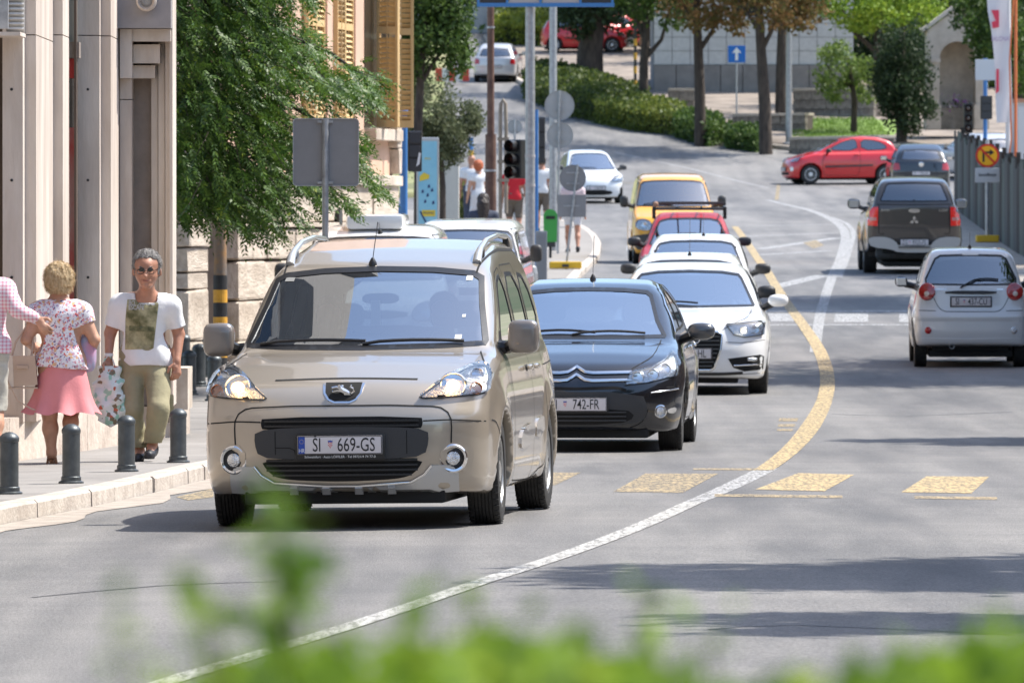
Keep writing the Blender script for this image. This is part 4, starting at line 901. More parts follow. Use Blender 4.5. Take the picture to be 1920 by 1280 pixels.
# ------------------------------------------------------------------ people
SKIN = mat('skin', (.50, .27, .175), .5, var=.12, vscale=14, bump=.1, bscale=120)
SKINT = mat('skin_tanned', (.42, .205, .13), .5, var=.15, vscale=14, bump=.1, bscale=120)
HAIRG = mat('grey_hair', (.09, .085, .08), .7, col2=(.34, .32, .30), vscale=70, stretch=(1, 1, .3), bump=.6, bscale=150)
HAIRB = mat('blonde_hair', (.80, .64, .40), .6, col2=(.52, .36, .18), vscale=60, stretch=(1, 1, .3), bump=.7, bscale=120)
HAIRR = mat('red_hair', (.42, .10, .03), .6, var=.4, vscale=60, bump=.5); HAIRD = mat('dark_hair', (.03, .02, .016), .5, var=.4, vscale=60, bump=.5)
TEEW = mat('white_cotton', (.74, .74, .74), .85, var=.04, bump=.6, bscale=9)
def caps(prims, k=.02):
    P_ = []
    for q in prims:
        a, b, ra, rb = np.array(q[0], float), np.array(q[1], float), q[2], q[3]; fl = q[4] if len(q) > 4 else 1.0; kk = q[5] if len(q) > 5 else k
        P_.append((a, b-a, ra, rb, fl, kk))
    def f(x, y, z):
        d = None
        for a, ba, ra, rb, fl, kk in P_:
            px, py, pz = x-a[0], (y-a[1])/fl, z-a[2]; bx, by, bz = ba[0], ba[1]/fl, ba[2]
            bb = bx*bx+by*by+bz*bz+1e-9; h = np.clip((px*bx+py*by+pz*bz)/bb, 0, 1)
            q = (np.sqrt((px-bx*h)**2+(py-by*h)**2+(pz-bz*h)**2)-(ra+(rb-ra)*h))*min(1, .5+.5*fl)
            d = q if d is None else smin(d, q, kk)
        return d
    return f
def implicit(name, f, lo, hi, h, m, parent, polish=1):
    V, Fq, N = snets(f, lo, hi, h, polish); return obj_from(name, V, Fq, m, parent, normals=N)
def hand(w, d, up, s=1.0, curl=.5, side=1):
    """fingers of a hand: w wrist, d pointing direction, up = palm normal"""
    w = Vector(w); d = Vector(d).normalized(); n = Vector(up); n = (n-d*n.dot(d)).normalized(); t = d.cross(n)*side; L = []
    pc = w+d*.045*s
    L.append((w, w+d*.085*s, .026*s, .036*s, .75, .015)); L.append((pc-t*.016*s, pc+t*.018*s+d*.035*s, .02*s, .02*s, 1, .012))
    for i, (o, ln) in enumerate(((-.030, .062), (-.010, .074), (.010, .070), (.030, .055))):
        a = w+d*.088*s+t*o*s; b = a+(d*math.cos(curl*.7)+n*math.sin(curl*.7))*ln*.55*s; c = b+(d*math.cos(curl*1.7)+n*math.sin(curl*1.7))*ln*.5*s
        L += [(a, b, .0098*s, .009*s, 1, .004), (b, c, .009*s, .0075*s, 1, .004)]
    a = w+d*.025*s-t*.026*s; b = a+(d*.6-t*.7+n*.35)*.045*s; c = b+(d*.95-t*.05+n*.35).normalized()*.035*s
    L += [(a, b, .013*s, .0105*s, 1, .008), (b, c, .0105*s, .009*s, 1, .006)]
    return L
def person(label, loc, rz, J, o, h=.012, group=None, hands=True, sc=1.0, hh=None):
    """J joints in metres (x right, y away, z up; the figure faces -y before turning); o outfit"""
    root = thing('person', label, 'person', loc, rz, group); root.scale = (sc,)*3
    g = lambda k: np.array(J[k], float)
    hd, nk, ch, pv = g('head'), g('neck'), g('chest'), g('pelvis'); hr = J.get('hr', .098); bw = J.get('bw', 1.0)
    face = J.get('face', (0, -1, 0)); fv = Vector(face).normalized(); fx = Vector((0, 0, 1)).cross(fv)*-1; fu = Vector((0, 0, 1))
    hv = Vector(hd); H = lambda a, b, c: tuple(hv+fx*a*hr/.098+fv*b*hr/.098+fu*c*hr/.098)
    B = [(nk-(0, 0, .05), hd-(0, 0, .03), .062, .056, 1, .03),
         (H(0, -.012, .035), H(0, -.006, -.02), .088*hr/.098, .080*hr/.098, 1.0, .03), (H(0, .035, -.04), H(0, .04, -.085), .058*hr/.098, .042*hr/.098, 1, .03), (H(0, .05, .035), H(0, .055, .0), .048*hr/.098, .04*hr/.098, 1, .03)]
    if h < .02:
        B += [(H(0, .088, .01), H(0, .112, -.028), .010, .017, 1, .014), (H(.022, .078, -.062), H(-.022, .078, -.062), .011, .011, 1, .012),
              (H(0, .07, -.095), H(0, .068, -.098), .022, .022, 1, .02), (H(.03, .078, .022), H(-.03, .078, .022), .014, .014, 1, .012),
              (H(.085, -.01, .0), H(.09, -.015, -.03), .017, .012, 1, .01), (H(-.085, -.01, .0), H(-.09, -.015, -.03), .017, .012, 1, .01)]
    aL, aR = J['armL'], J['armR']; lL, lR = J['legL'], J['legR']
    for a in (aL, aR):
        B += [(a[0], a[1], .052*bw, .042*bw, 1, .03), (a[1], a[2], .041*bw, .028, 1, .015)]
    T = [((ch[0]-.10*bw, ch[1], ch[2]+.10), (ch[0]+.10*bw, ch[1], ch[2]+.10), .085*bw, .085*bw, .85, .06), (ch, pv, .150*bw, .145*bw, .72*J.get('deep', 1), .08),
         ((pv[0]-.06, pv[1], pv[2]), (pv[0]+.06, pv[1], pv[2]), .125*bw, .125*bw, .85, .06), (nk-(0, 0, .04), ch+(0, 0, .08), .06, .11*bw, .8, .06)]
    for a in (aL, aR): T.append((ch+(np.array(a[0])-ch)*.55+(0, 0, .02), a[0], .07*bw, .056*bw, 1, .05))
    B += T
    for l in (lL, lR):
        B += [(l[0], l[1], .085*bw, .058*bw, 1, .04), (l[1], (np.array(l[1])*.6+np.array(l[2])*.4), .055*bw, .058*bw, 1, .03), (np.array(l[1])*.62+np.array(l[2])*.38, l[2], .056*bw, .034, 1, .03), (l[2], l[3], .036, .03, .9, .03)]
    if hands and h < .02:
        for a, s_ in ((aL, 1), (aR, -1)):
            hd_ = a[3] if len(a) > 3 else dict(d=(np.array(a[2])-a[1]), n=(0, -1, 0))
            B += hand(a[2], hd_['d'], hd_['n'], 1.05, hd_.get('curl', .6), hd_.get('side', s_))
    else:
        for a in (aL, aR):
            e = np.array(a[2]); d = e-a[1]; d = d/np.linalg.norm(d); B.append((e, e+d*.13, .03, .025, .7, .02))
    pts = np.array([q[i] for q in B for i in (0, 1)], float); lo, hi = pts.min(0)-.2, pts.max(0)+.2
    implicit('body', caps(B), lo, hi, h if hh is None else hh, o['skin'], root)
    # top
    if 'top' in o:
        sl = o.get('sleeve', .5); Tp = [(a, b, ra+.018, rb+.02, fl, k) for a, b, ra, rb, fl, k in T]
        for a in (aL, aR):
            A0, A1, A2 = map(np.array, a[:3])
            if sl <= 1: Tp.append((A0, A0+(A1-A0)*sl, .066*bw, .062*bw+.006, 1, .04))
            else: Tp += [(A0, A1, .068*bw, .058*bw, 1, .04), (A1, A1+(A2-A1)*(sl-1), .056*bw, .042, 1, .02)]
        ft = caps(Tp); hem = o.get('hem', pv[2]-.06); fl_ = o.get('flare', .0)
        cuts = []
        for a in (aL, aR):
            A0, A1, A2 = map(np.array, a[:3])
            if sl <= 1: c = A0+(A1-A0)*sl; n = (A1-A0)/np.linalg.norm(A1-A0); cuts.append((c, n, .14))
        seed = o.get('seed', 0)
        def fs(x, y, z):
            wr = .007*np.sin(17*z+9*x+seed+3*np.sin(8*x+seed))*np.clip((ch[2]+.1-z)*4, 0, 1)+.006*np.sin(26*x+7*z+seed)*np.clip((ch[2]-z)*4, 0, 1)
            d = ft(x, y, z)+wr-fl_*np.clip(ch[2]-z, 0, 1); d = np.maximum(d, hem-z+.012*np.sin(9*x+seed))
            nr = np.sqrt((x-nk[0])**2+((y-nk[1]+.02)*.95)**2); d = np.maximum(d, -np.maximum(nr-.088, nk[2]-.075-z))
            d = np.maximum(d, z-nk[2]+.0)
            for c, n, r in cuts:
                t = (x-c[0])*n[0]+(y-c[1])*n[1]+(z-c[2])*n[2]; rr = np.sqrt(np.maximum(0, (x-c[0])**2+(y-c[1])**2+(z-c[2])**2-t*t)); d = np.maximum(d, np.minimum(t, r-rr))
            return d
        implicit(o.get('topname', 'shirt'), fs, lo-.03, hi+.03, h, o['top'], root)
    if 'trousers' in o:
        ln = o.get('leglen', 2.0); Q = [(a, b, ra+.012, rb+.012, fl, k) for a, b, ra, rb, fl, k in T[1:3]]
        for l in (lL, lR):
            A, Bk, C = map(np.array, l[:3]); e = Bk+(C-Bk)*min(1, max(0, ln-1)) if ln > 1 else A+(Bk-A)*ln
            Q.append((A, Bk if ln > 1 else e, .102*bw, .078*bw, .95, .03))
            if ln > 1: Q.append((Bk, e, .076*bw, .072*bw, 1, .03))
        fq = caps(Q); ends = []
        for l in (lL, lR):
            A, Bk, C = map(np.array, l[:3]); e = Bk+(C-Bk)*min(1.0, ln-1) if ln > 1 else A+(Bk-A)*ln; ends.append(e)
        wz = pv[2]+.10
        def fp(x, y, z):
            wr = .004*np.sin(27*z+13*x+2*np.sin(9*z))*np.clip((pv[2]-.1-z)*3, 0, 1)+.003*np.sin(53*z-17*y+5*x+3*np.sin(7*z))
            d = np.maximum(fq(x, y, z)+wr, z-wz)
            e0, e1 = ends; m = np.where((x-e0[0])**2+(y-e0[1])**2 < (x-e1[0])**2+(y-e1[1])**2, e0[2], e1[2]); return np.maximum(d, np.where(z < pv[2]-.15, m-z, -1))
        implicit('shorts' if ln <= 1.2 else 'trousers', fp, lo-.02, hi+.02, h, o['trousers'], root)
    if 'skirt' in o:
        z0, z1 = o['skirtz']; n = 48; v, f = [], []
        for i, t in enumerate(np.linspace(0, 1, 12)):
            z = z0+(z1-z0)*t
            for k in range(n):
                a = 2*math.pi*k/n; fl = 1+.13*t**3*math.sin(8*a+.7)+.05*t**2*math.sin(5*a); rx = (.162+.03*min(1, t*2.2)+.085*t**3)*bw*fl; ry = (.126+.02*min(1, t*2.2)+.085*t**3)*fl
                v.append((pv[0]+rx*math.cos(a), pv[1]+ry*math.sin(a), z+.012*math.sin(9*a+.7)*t))
        f = [(i*n+k, i*n+(k+1) % n, (i+1)*n+(k+1) % n, (i+1)*n+k) for i in range(11) for k in range(n)]
        f.append(tuple(range(n))); obj_from('skirt', v, f, o['skirt'], root, smooth=True, sharp=70)
    for l in (lL, lR):
        if 'shoes' in o:
            a, t = np.array(l[2]), np.array(l[3])
            S_ = caps([(a-(0, -.02, .035), t-(0, 0, .005), .045, .040, .9, .03), (a-(0, -.025, .02), a-(0, -.02, .05), .046, .04, 1, .02), (t, t+(t-a)*(.25, .25, 0), .038, .032, .8, .02)])
            zb = min(a[2]-.075, t[2]-.03)
            implicit('shoe', lambda x, y, z: np.maximum(S_(x, y, z), zb-z), np.minimum(a, t)-.14, np.maximum(a, t)+.14, max(h, .01), o['shoes'], root)
    if 'hair' in o:
        hs = o.get('hairsize', 1.0); hp = [(H(0, -.02, .045), H(0, -.03, .0), .098*hs*hr/.098, .092*hs*hr/.098, 1.0, .03)]+[(H(*q[:3]), H(*q[3:6]), q[6], q[7], 1, .03) for q in o.get('hairx', [])]
        fh = caps(hp); cut = o.get('hairline', .045); low = o.get('hairlow', -.06)
        def fhh(x, y, z):
            X = (x-hd[0])*fx.x+(y-hd[1])*fx.y; Y = (x-hd[0])*fv.x+(y-hd[1])*fv.y; Z = z-hd[2]
            nz = .002*np.sin(150*X+60*Z)+.0022*np.sin(80*Y+90*X+50*Z)+.002*np.sin(110*Z-80*Y+60*X)
            return np.maximum(fh(x, y, z)+nz, np.maximum(np.minimum(Y-.03, cut+.0-Z+Y*.25), low-Z))
        ho = implicit('hair', fhh, tuple(hv-Vector((.2, .2, o.get('hairdown', .2)))), tuple(hv+Vector((.2, .2, .2))), min(h, .01) if h < .02 else h, o['hair'], root)
        if h < .02:
            hm = ho.data; vc = np.array([v.co for v in hm.vertices]); vn = np.array([v.normal for v in hm.vertices]); i = rng.integers(0, len(vc), 5200); p0 = vc[i]; nn = vn[i]; fz = np.array([fv.x, fv.y, 0.])
            dn = nn*.35+np.array([0, 0, -.55])-fz*.35+rng.normal(size=(len(i), 3))*.4; dn -= nn*(dn*nn).sum(1, keepdims=True)*.55; dn /= np.linalg.norm(dn, axis=1, keepdims=True); wd = np.cross(dn, nn); wd /= np.linalg.norm(wd, axis=1, keepdims=True)+1e-6; ln = rng.uniform(.014, .032, (len(i), 1))*o.get('strand', 1)
            p0 = p0+nn*.001; V4 = np.stack([p0-wd*.0016, p0+wd*.0016, p0+dn*ln+nn*.003+wd*.0005, p0+dn*ln+nn*.003-wd*.0005], 1).reshape(-1, 3)
            obj_from('hair_strands', V4, np.arange(len(V4)).reshape(-1, 4), o['hair'], root)['kind'] = 'stuff'
    if h < .02:
        for s_ in (1, -1):
            e = MB().blob((0, 0, 0), (.012, .012, .012), 2, 12).build('eye', WHITEP, root, smooth=True); e.location = H(s_*.031, .078, .006)
            MB().blob((0, 0, 0), (.0055, .004, .0055), 2, 8).build('iris', INK, e, smooth=True).location = tuple(fv*.0105)
        MB().blob(H(0, .088, -.06), (.024, .006, .006), 2.4, 12).build('mouth', mat('lips', (.30, .12, .09), .5), root, smooth=True)
        for s_ in (1, -1): MB().blob(H(s_*.033, .088, .032), (.018, .006, .005), 2.4, 10).build('eyebrow', o.get('hair', INK), root, smooth=True)
        if o.get('glasses'):
            gb = MB()
            for s_ in (1, -1):
                gb.tube([Vector(H(s_*.034+.024*math.cos(t), .107, .004+.017*math.sin(t))) for t in np.linspace(0, 2*math.pi, 17)], .0028, 5); gb.tube([H(s_*.058, .105, .01), H(s_*.085, .0, .012)], .0028, 5)
            gb.tube([H(-.01, .108, .008), H(.01, .108, .008)], .0028, 5); go = gb.build('glasses', BLACK, root)
            for s_ in (1, -1): MB().prism([(H(0, 0, 0)[0]+s_*.034+.023*math.cos(t), H(0, 0, .004)[2]+.016*math.sin(t)) for t in np.linspace(0, 2*math.pi, 13)[:-1]], H(0, .108, 0)[1], H(0, .106, 0)[1]).build('lens', glassmat('spectacle_lens', (.10, .09, .08), 1.2), go)
    return root
def stand(arm=.0, stride=.12, ht=1.0, lean=0):
    """a generic walking pose, 1.7 m tall times ht"""
    return dict(head=(0, -.03, 1.60), neck=(0, 0, 1.46), chest=(0, .0, 1.24), pelvis=(0, .02, .95),
        armL=[(.19, 0, 1.36), (.25, .05, 1.09), (.26, -.04-arm, .86)], armR=[(-.19, 0, 1.36), (-.25, .03, 1.09), (-.26, .06, .86)],
        legL=[(.09, .02, .90), (.10, -stride*.8, .50), (.09, -stride, .09), (.10, -stride-.14, .04)], legR=[(-.09, .02, .90), (-.10, stride*.2, .49), (-.09, stride*1.6, .12), (-.10, stride*1.6-.12, .04)])
def flower_mat():
    m = mat('floral_blouse', (.74, .72, .74), .85); n = m.node_tree.nodes; L = m.node_tree.links; b = n['Principled BSDF']
    tc = n.new('ShaderNodeTexCoord'); prev = None; base = (.74, .72, .75, 1)
    for i, (sc, col, th) in enumerate(((26, (.62, .10, .07), .30), (34, (.10, .07, .20), .26), (22, (.72, .42, .22), .30), (30, (.60, .30, .36), .33), (44, (.35, .30, .5), .24))):
        mp = n.new('ShaderNodeMapping'); mp.inputs['Location'].default_value = (i*3.1, i*1.7, i*2.3); L.new(tc.outputs['Object'], mp.inputs[0])
        nz = n.new('ShaderNodeTexNoise'); nz.inputs['Scale'].default_value = sc*1.4; L.new(mp.outputs[0], nz.inputs[0])
        vm = n.new('ShaderNodeVectorMath'); vm.operation = 'MULTIPLY_ADD'; vm.inputs[1].default_value = (.05,)*3; L.new(nz.outputs['Color'], vm.inputs[0]); L.new(mp.outputs[0], vm.inputs[2])
        vo = n.new('ShaderNodeTexVoronoi'); vo.inputs['Scale'].default_value = sc; L.new(vm.outputs[0], vo.inputs[0])
        mt = n.new('ShaderNodeMath'); mt.operation = 'LESS_THAN'; mt.inputs[1].default_value = th; L.new(vo.outputs['Distance'], mt.inputs[0])
        mx = n.new('ShaderNodeMix'); mx.data_type = 'RGBA'; L.new(mt.outputs[0], mx.inputs[0])
        if prev is None: mx.inputs[6].default_value = base
        else: L.new(prev, mx.inputs[6])
        mx.inputs[7].default_value = (*col, 1); prev = mx.outputs[2]
    L.new(prev, b.inputs['Base Color']); return m
def check_mat():
    m = mat('checked_shirt', (.7, .5, .55), .85); n = m.node_tree.nodes; L = m.node_tree.links; b = n['Principled BSDF']; tc = n.new('ShaderNodeTexCoord'); cols = []
    outs = []
    for ax in (0, 2):
        sp = n.new('ShaderNodeSeparateXYZ'); L.new(tc.outputs['Object'], sp.inputs[0])
        mt = n.new('ShaderNodeMath'); mt.operation = 'PINGPONG'; mt.inputs[1].default_value = .014; L.new(sp.outputs[ax], mt.inputs[0])
        g = n.new('ShaderNodeMath'); g.operation = 'GREATER_THAN'; g.inputs[1].default_value = .008; L.new(mt.outputs[0], g.inputs[0]); outs.append(g)
    ad = n.new('ShaderNodeMath'); ad.operation = 'ADD'; L.new(outs[0].outputs[0], ad.inputs[0]); L.new(outs[1].outputs[0], ad.inputs[1])
    mr = n.new('ShaderNodeMath'); mr.operation = 'MULTIPLY'; mr.inputs[1].default_value = .5; L.new(ad.outputs[0], mr.inputs[0])
    mx = n.new('ShaderNodeMix'); mx.data_type = 'RGBA'; mx.inputs[6].default_value = (.72, .66, .70, 1); mx.inputs[7].default_value = (.62, .22, .30, 1); L.new(mr.outputs[0], mx.inputs[0]); L.new(mx.outputs[2], b.inputs['Base Color']); return m
KH = mat('khaki_cotton', (.30, .27, .165), .9, var=.12, vscale=6, bump=.3, bscale=25)
PINK = mat('pink_skirt', (.68, .24, .25), .85, var=.04, bump=.1, bscale=60)
SHOEB = mat('black_shoe', (.02, .02, .025), .5); SHOET = mat('tan_sandal', (.30, .14, .07), .5)
def near_people():
    # the man with the carrier bag
    mx = lambda px, py, y=0: ((px-268)/242, y, (866-py)/242)
    J = dict(head=(.035, -.13, 1.475), hr=.112, face=(-.03, -1, -.12), neck=(.03, -.04, 1.30), chest=(0, .0, 1.11), pelvis=(.02, .03, .80), bw=1.06, deep=1.08,
        armR=[(-.185, 0, 1.20), (-.255, .03, .99), (-.262, -.04, .80), dict(d=(.03, -.05, -1), n=(.4, -.6, 0), curl=1.3)], armL=[(.215, 0, 1.20), (.275, .05, .98), (.262, -.06, .775), dict(d=(-.02, -.15, -1), n=(-.5, .5, 0), curl=.75)],
        legR=[(-.075, .03, .74), (-.085, -.05, .40), (-.03, .02, .09), (-.03, -.13, .03)], legL=[(.11, .03, .74), (.13, -.20, .41), (.075, -.10, .13), (.06, -.24, .06)])
    p = on(268, 61.5, .03); p.z = CH+(YH-866)*61.5/F+.0
    man = person('grey haired man in a printed white T-shirt and khaki trousers walking towards us', p, 0, J,
        dict(skin=SKINT, top=TEEW, topname='shirt', sleeve=.74, hem=.735, trousers=KH, leglen=1.93, shoes=SHOEB, hair=HAIRG, hairline=.075, hairlow=-.045, hairsize=.985, strand=.5, glasses=True, seed=1.3), h=.0105)
    # printed panel on the shirt front
    sh = [c for c in man.children if c.name.startswith('shirt')][0]
    from mathutils.bvhtree import BVHTree
    bv = BVHTree.FromPolygons([v.co for v in sh.data.vertices], [tuple(q.vertices) for q in sh.data.polygons])
    def wrapm(name, poly, m, off=.004, grid=.02):
        g = []; pts = dens(poly, grid); n = len(pts); ed = [(i, (i+1) % n) for i in range(n)]
        for x in np.arange(min(a for a, b in poly), max(a for a, b in poly), grid):
            for z in np.arange(min(b for a, b in poly), max(b for a, b in poly), grid): g.append((x, z))
        g = np.array(g); g = g[inpoly(g, inset(poly, grid*.4))]; pts += [tuple(q) for q in g]
        vo, _, fo, _, _, _ = delaunay_2d_cdt([Vector(q) for q in pts], ed, [], 0, 1e-6); V = []
        for v in vo:
            loc, nn, _, _ = bv.ray_cast(Vector((v.x, -1, v.y)), Vector((0, 1, 0))); V.append((v.x, (loc.y if loc else -.15)-off, v.y))
        cen = [(sum(vo[i].x for i in q)/3, sum(vo[i].y for i in q)/3) for q in fo]; k = inpoly(np.array(cen), poly)
        return obj_from(name, V, [tuple(q)[::-1] for q, kk in zip(fo, k) if kk], m, sh, smooth=True)
    pm = mat('shirt_print', (.10, .10, .04), .85, col2=(.42, .38, .22), vscale=11)
    wrapm('shirt_print', [(-.135, .865), (.085, .875), (.125, 1.21), (.11, 1.245), (-.115, 1.25), (-.13, 1.1)], pm)
    wrapm('shirt_print_band', [(-.10, 1.01), (.09, 1.0), (.09, 1.04), (-.10, 1.05)], mat('print_dark', (.06, .065, .03), .85, col2=(.2, .2, .1), vscale=30), .0055)
    for tx, zz in (('BOTANICAL', 1.222), ('ESCAPE', 1.188)):
        o = text('shirt_lettering', tx, .05, TEEW, sh, Matrix.Translation((-.105, -.21, zz)) @ Matrix.Rotation(R(90), 4, 'X'), .72, align='LEFT', bold=.0012)
        for v in o.data.vertices:
            loc, nn, _, _ = bv.ray_cast(Vector((v.co.x, -1, v.co.z)), Vector((0, 1, 0)))
            if loc: v.co.y = loc.y-.0075
    MB().lathe([(.034, -.012), (.036, 0), (.034, .012)], 16).build('wristband', WHITEP, man, smooth=True).location = (-.262, -.035, .825)
    MB().box(-.04, .04, -.012, .0, -.07, .07, bev=.01).build('cargo_pocket', KH, man, sharp=40).location = (.20, -.09, .45)
    # carrier bag
    cb = thing('carrier_bag', 'white and green printed plastic bag hanging from the walking man\'s hand', 'bag', p+Vector((-.26, -.07, .70)))
    bm_ = mat('bag_print', (.62, .68, .62), .35, var=.1); n = bm_.node_tree.nodes; L = bm_.node_tree.links
    tc = n.new('ShaderNodeTexCoord'); vo = n.new('ShaderNodeTexVoronoi'); vo.inputs['Scale'].default_value = 34; L.new(tc.outputs['Object'], vo.inputs[0])
    cr = n.new('ShaderNodeValToRGB'); cr.color_ramp.interpolation = 'CONSTANT'; e = cr.color_ramp.elements; e[0].color = (.66, .70, .66, 1); e[1].position = .42; e[1].color = (.30, .52, .42, 1)
    for ps, c_ in ((.62, (.62, .68, .64, 1)), (.86, (.18, .14, .08, 1)), (.95, (.45, .10, .04, 1))): q = e.new(ps); q.color = c_
    sp = n.new('ShaderNodeSeparateColor'); L.new(vo.outputs['Color'], sp.inputs[0]); L.new(sp.outputs[0], cr.inputs[0]); L.new(cr.outputs[0], n['Principled BSDF'].inputs['Base Color'])
    def fb(x, y, z):
        t = np.clip((.04-z)/.48, 0, 1); hw = .055+.075*np.sin(np.pi*np.clip(t*.62+.1, 0, 1)); th = .02+.05*np.sin(np.pi*np.clip(t*.7+.05, 0, 1)); cx = .0+.02*t
        wr = .006*np.sin(40*x+22*z)+.005*np.sin(55*z-30*x)
        d = np.sqrt(((x-cx)/hw)**2+(y/th)**2)-1; return np.maximum(np.maximum(d*.05+wr, z-.04), (-.43+abs(x-cx)*.5)-z)
    implicit('bag_body', fb, (-.2, -.12, -.5), (.2, .12, .1), .009, bm_, cb)
    MB().tube([(-.05, 0, .03), (-.03, .0, .09), (.0, .01, .12), (.03, .0, .09), (.05, 0, .03)], .006, 6).build('bag_handle', bm_, cb)
    # the blonde woman seen from behind (facing away: model faces -y, so turned round)
    pw = on(110, 61.0); pw.z = CH+(YH-873)*61.0/F
    q = lambda px, py, y=0: (-(px-110)/245, y, (873-py)/245)
    J = dict(head=(.0, -.03, 1.40), hr=.098, face=(.05, -1, .05), neck=(0, 0, 1.27), chest=(-.01, 0, 1.07), pelvis=(-.03, 0, .78), bw=1.0, deep=1.05,
        armL=[(.165, 0, 1.165), (.245, .04, .96), (.20, -.18, .90), dict(d=(-.2, -1, 0), n=(0, 0, -1), curl=1.2)], armR=[(-.185, 0, 1.165), (-.275, .03, .96), (-.24, -.2, .86), dict(d=(.3, -1, 0), n=(0, 0, -1), curl=1.2)],
        legL=[(.07, 0, .72), (.07, .0, .40), (.055, .0, .095), (.05, -.12, .025)], legR=[(-.09, 0, .72), (-.09, -.10, .42), (-.09, .14, .19), (-.09, .06, .09)])
    wo = person('blonde woman in a floral blouse and pink flared skirt, seen from behind on the pavement', pw, math.pi, J,
        dict(skin=SKIN, top=flower_mat(), topname='blouse', sleeve=.42, hem=.745, flare=.045, skirt=PINK, skirtz=(.83, .40), hair=HAIRB, hairsize=1.16, hairline=.06, hairlow=-.075, hairx=[(0, -.06, .03, 0, -.07, -.03, .075, .06)], seed=.4), h=.0105)
    for (x, y, z) in ((.055, .0, .0), (-.09, .14, .11)):
        sd_ = MB().box(x-.03, x+.03, y-.16, y+.03, z+.0, z+.014, bev=.006); sd_.cyl((x, y+.0, z), (x, y+.0, z-.0+.05), .016, .022, 8)
        for yy, zz in ((.025, .06), (-.04, .085), (-.11, .05)): sd_.tube([(x-.036, y+yy, z+.01), (x-.03, y+yy, z+zz), (x+.03, y+yy, z+zz), (x+.036, y+yy, z+.01)], .007, 5)
        sd_.build('sandal', SHOET, wo)
    hb = thing('handbag', 'beige and cream leather handbag hanging at the left of the blonde woman', 'handbag', pw+Vector((-.285, -.06, .74)))
    lt, lc = mat('tan_leather', (.52, .38, .28), .5, var=.08), mat('cream_leather', (.66, .56, .46), .5)
    MB().prism([(-.14, -.14), (.13, -.12), (.11, .10), (-.09, .10)], -.06, .06).build('bag_body', lt, hb)
    MB().prism([(-.145, -.142), (-.05, -.135), (-.06, .102), (-.092, .102)], -.064, .064).build('bag_panel', lc, hb)
    MB().box(-.145, .13, -.066, .066, -.15, -.138).build('bag_base', lt, hb)
    MB().tube([(-.07, .0, .09), (-.04, 0, .2), (.05, .02, .34), (.1, .03, .3), (.08, 0, .09)], .008, 6).build('bag_handle', lt, hb)
    MB().tube([(-.10, -.065, -.08), (-.02, -.08, -.24), (.08, -.09, -.30), (.16, -.08, -.33)], .006, 6).build('bag_strap', lt, hb)
    MB().box(-.03, .06, -.072, -.06, .0, .03, bev=.004).build('bag_buckle', lt, hb)
    sb = thing('shopping_bag', 'pale blue and pink bag tucked under the arm of the blonde woman', 'bag', pw+Vector((.215, .08, .86)))
    MB().blob((0, 0, 0), (.07, .10, .15), 3, 14).build('bag_body', mat('blue_nylon', (.30, .42, .58), .5, col2=(.55, .25, .38), vscale=6), sb, smooth=True)
    MB().tube([(0, 0, .13), (-.02, 0, .22), (-.04, .02, .12)], .007, 6).build('bag_handle', mat('pink_trim', (.6, .12, .25), .5), sb)
    # companion at the left edge with an arm on her back
    pc = on(-32, 60.4); pc.z = CH+(YH-880)*60.4/F
    J = dict(head=(.0, -.03, 1.60), neck=(0, 0, 1.47), chest=(0, 0, 1.24), pelvis=(0, 0, .93), bw=1.03,
        armL=[(.19, 0, 1.37), (.26, .05, 1.12), (.24, -.05, .90), dict(d=(0, 0, -1), n=(0, -1, 0))], armR=[(-.17, 0, 1.36), (-.27, .12, 1.20), (-.405, -.04, 1.14), dict(d=(-.45, .2, -.55), n=(-.4, -1, 0), curl=.5)],
        legL=[(.09, 0, .88), (.10, -.05, .50), (.09, .0, .09), (.09, -.14, .03)], legR=[(-.09, 0, .88), (-.10, -.06, .50), (-.09, .12, .10), (-.09, -.02, .04)])
    person('person in pink checked shirt at the left edge, hand on the blonde woman', pc, math.pi, J,
        dict(skin=SKIN, top=check_mat(), sleeve=1.85, hem=.87, trousers=mat('light_cotton', (.46, .44, .38), .9, var=.15, vscale=8, bump=.3, bscale=20), leglen=1.15, shoes=SHOEB, hair=HAIRG, seed=2.2), h=.012)
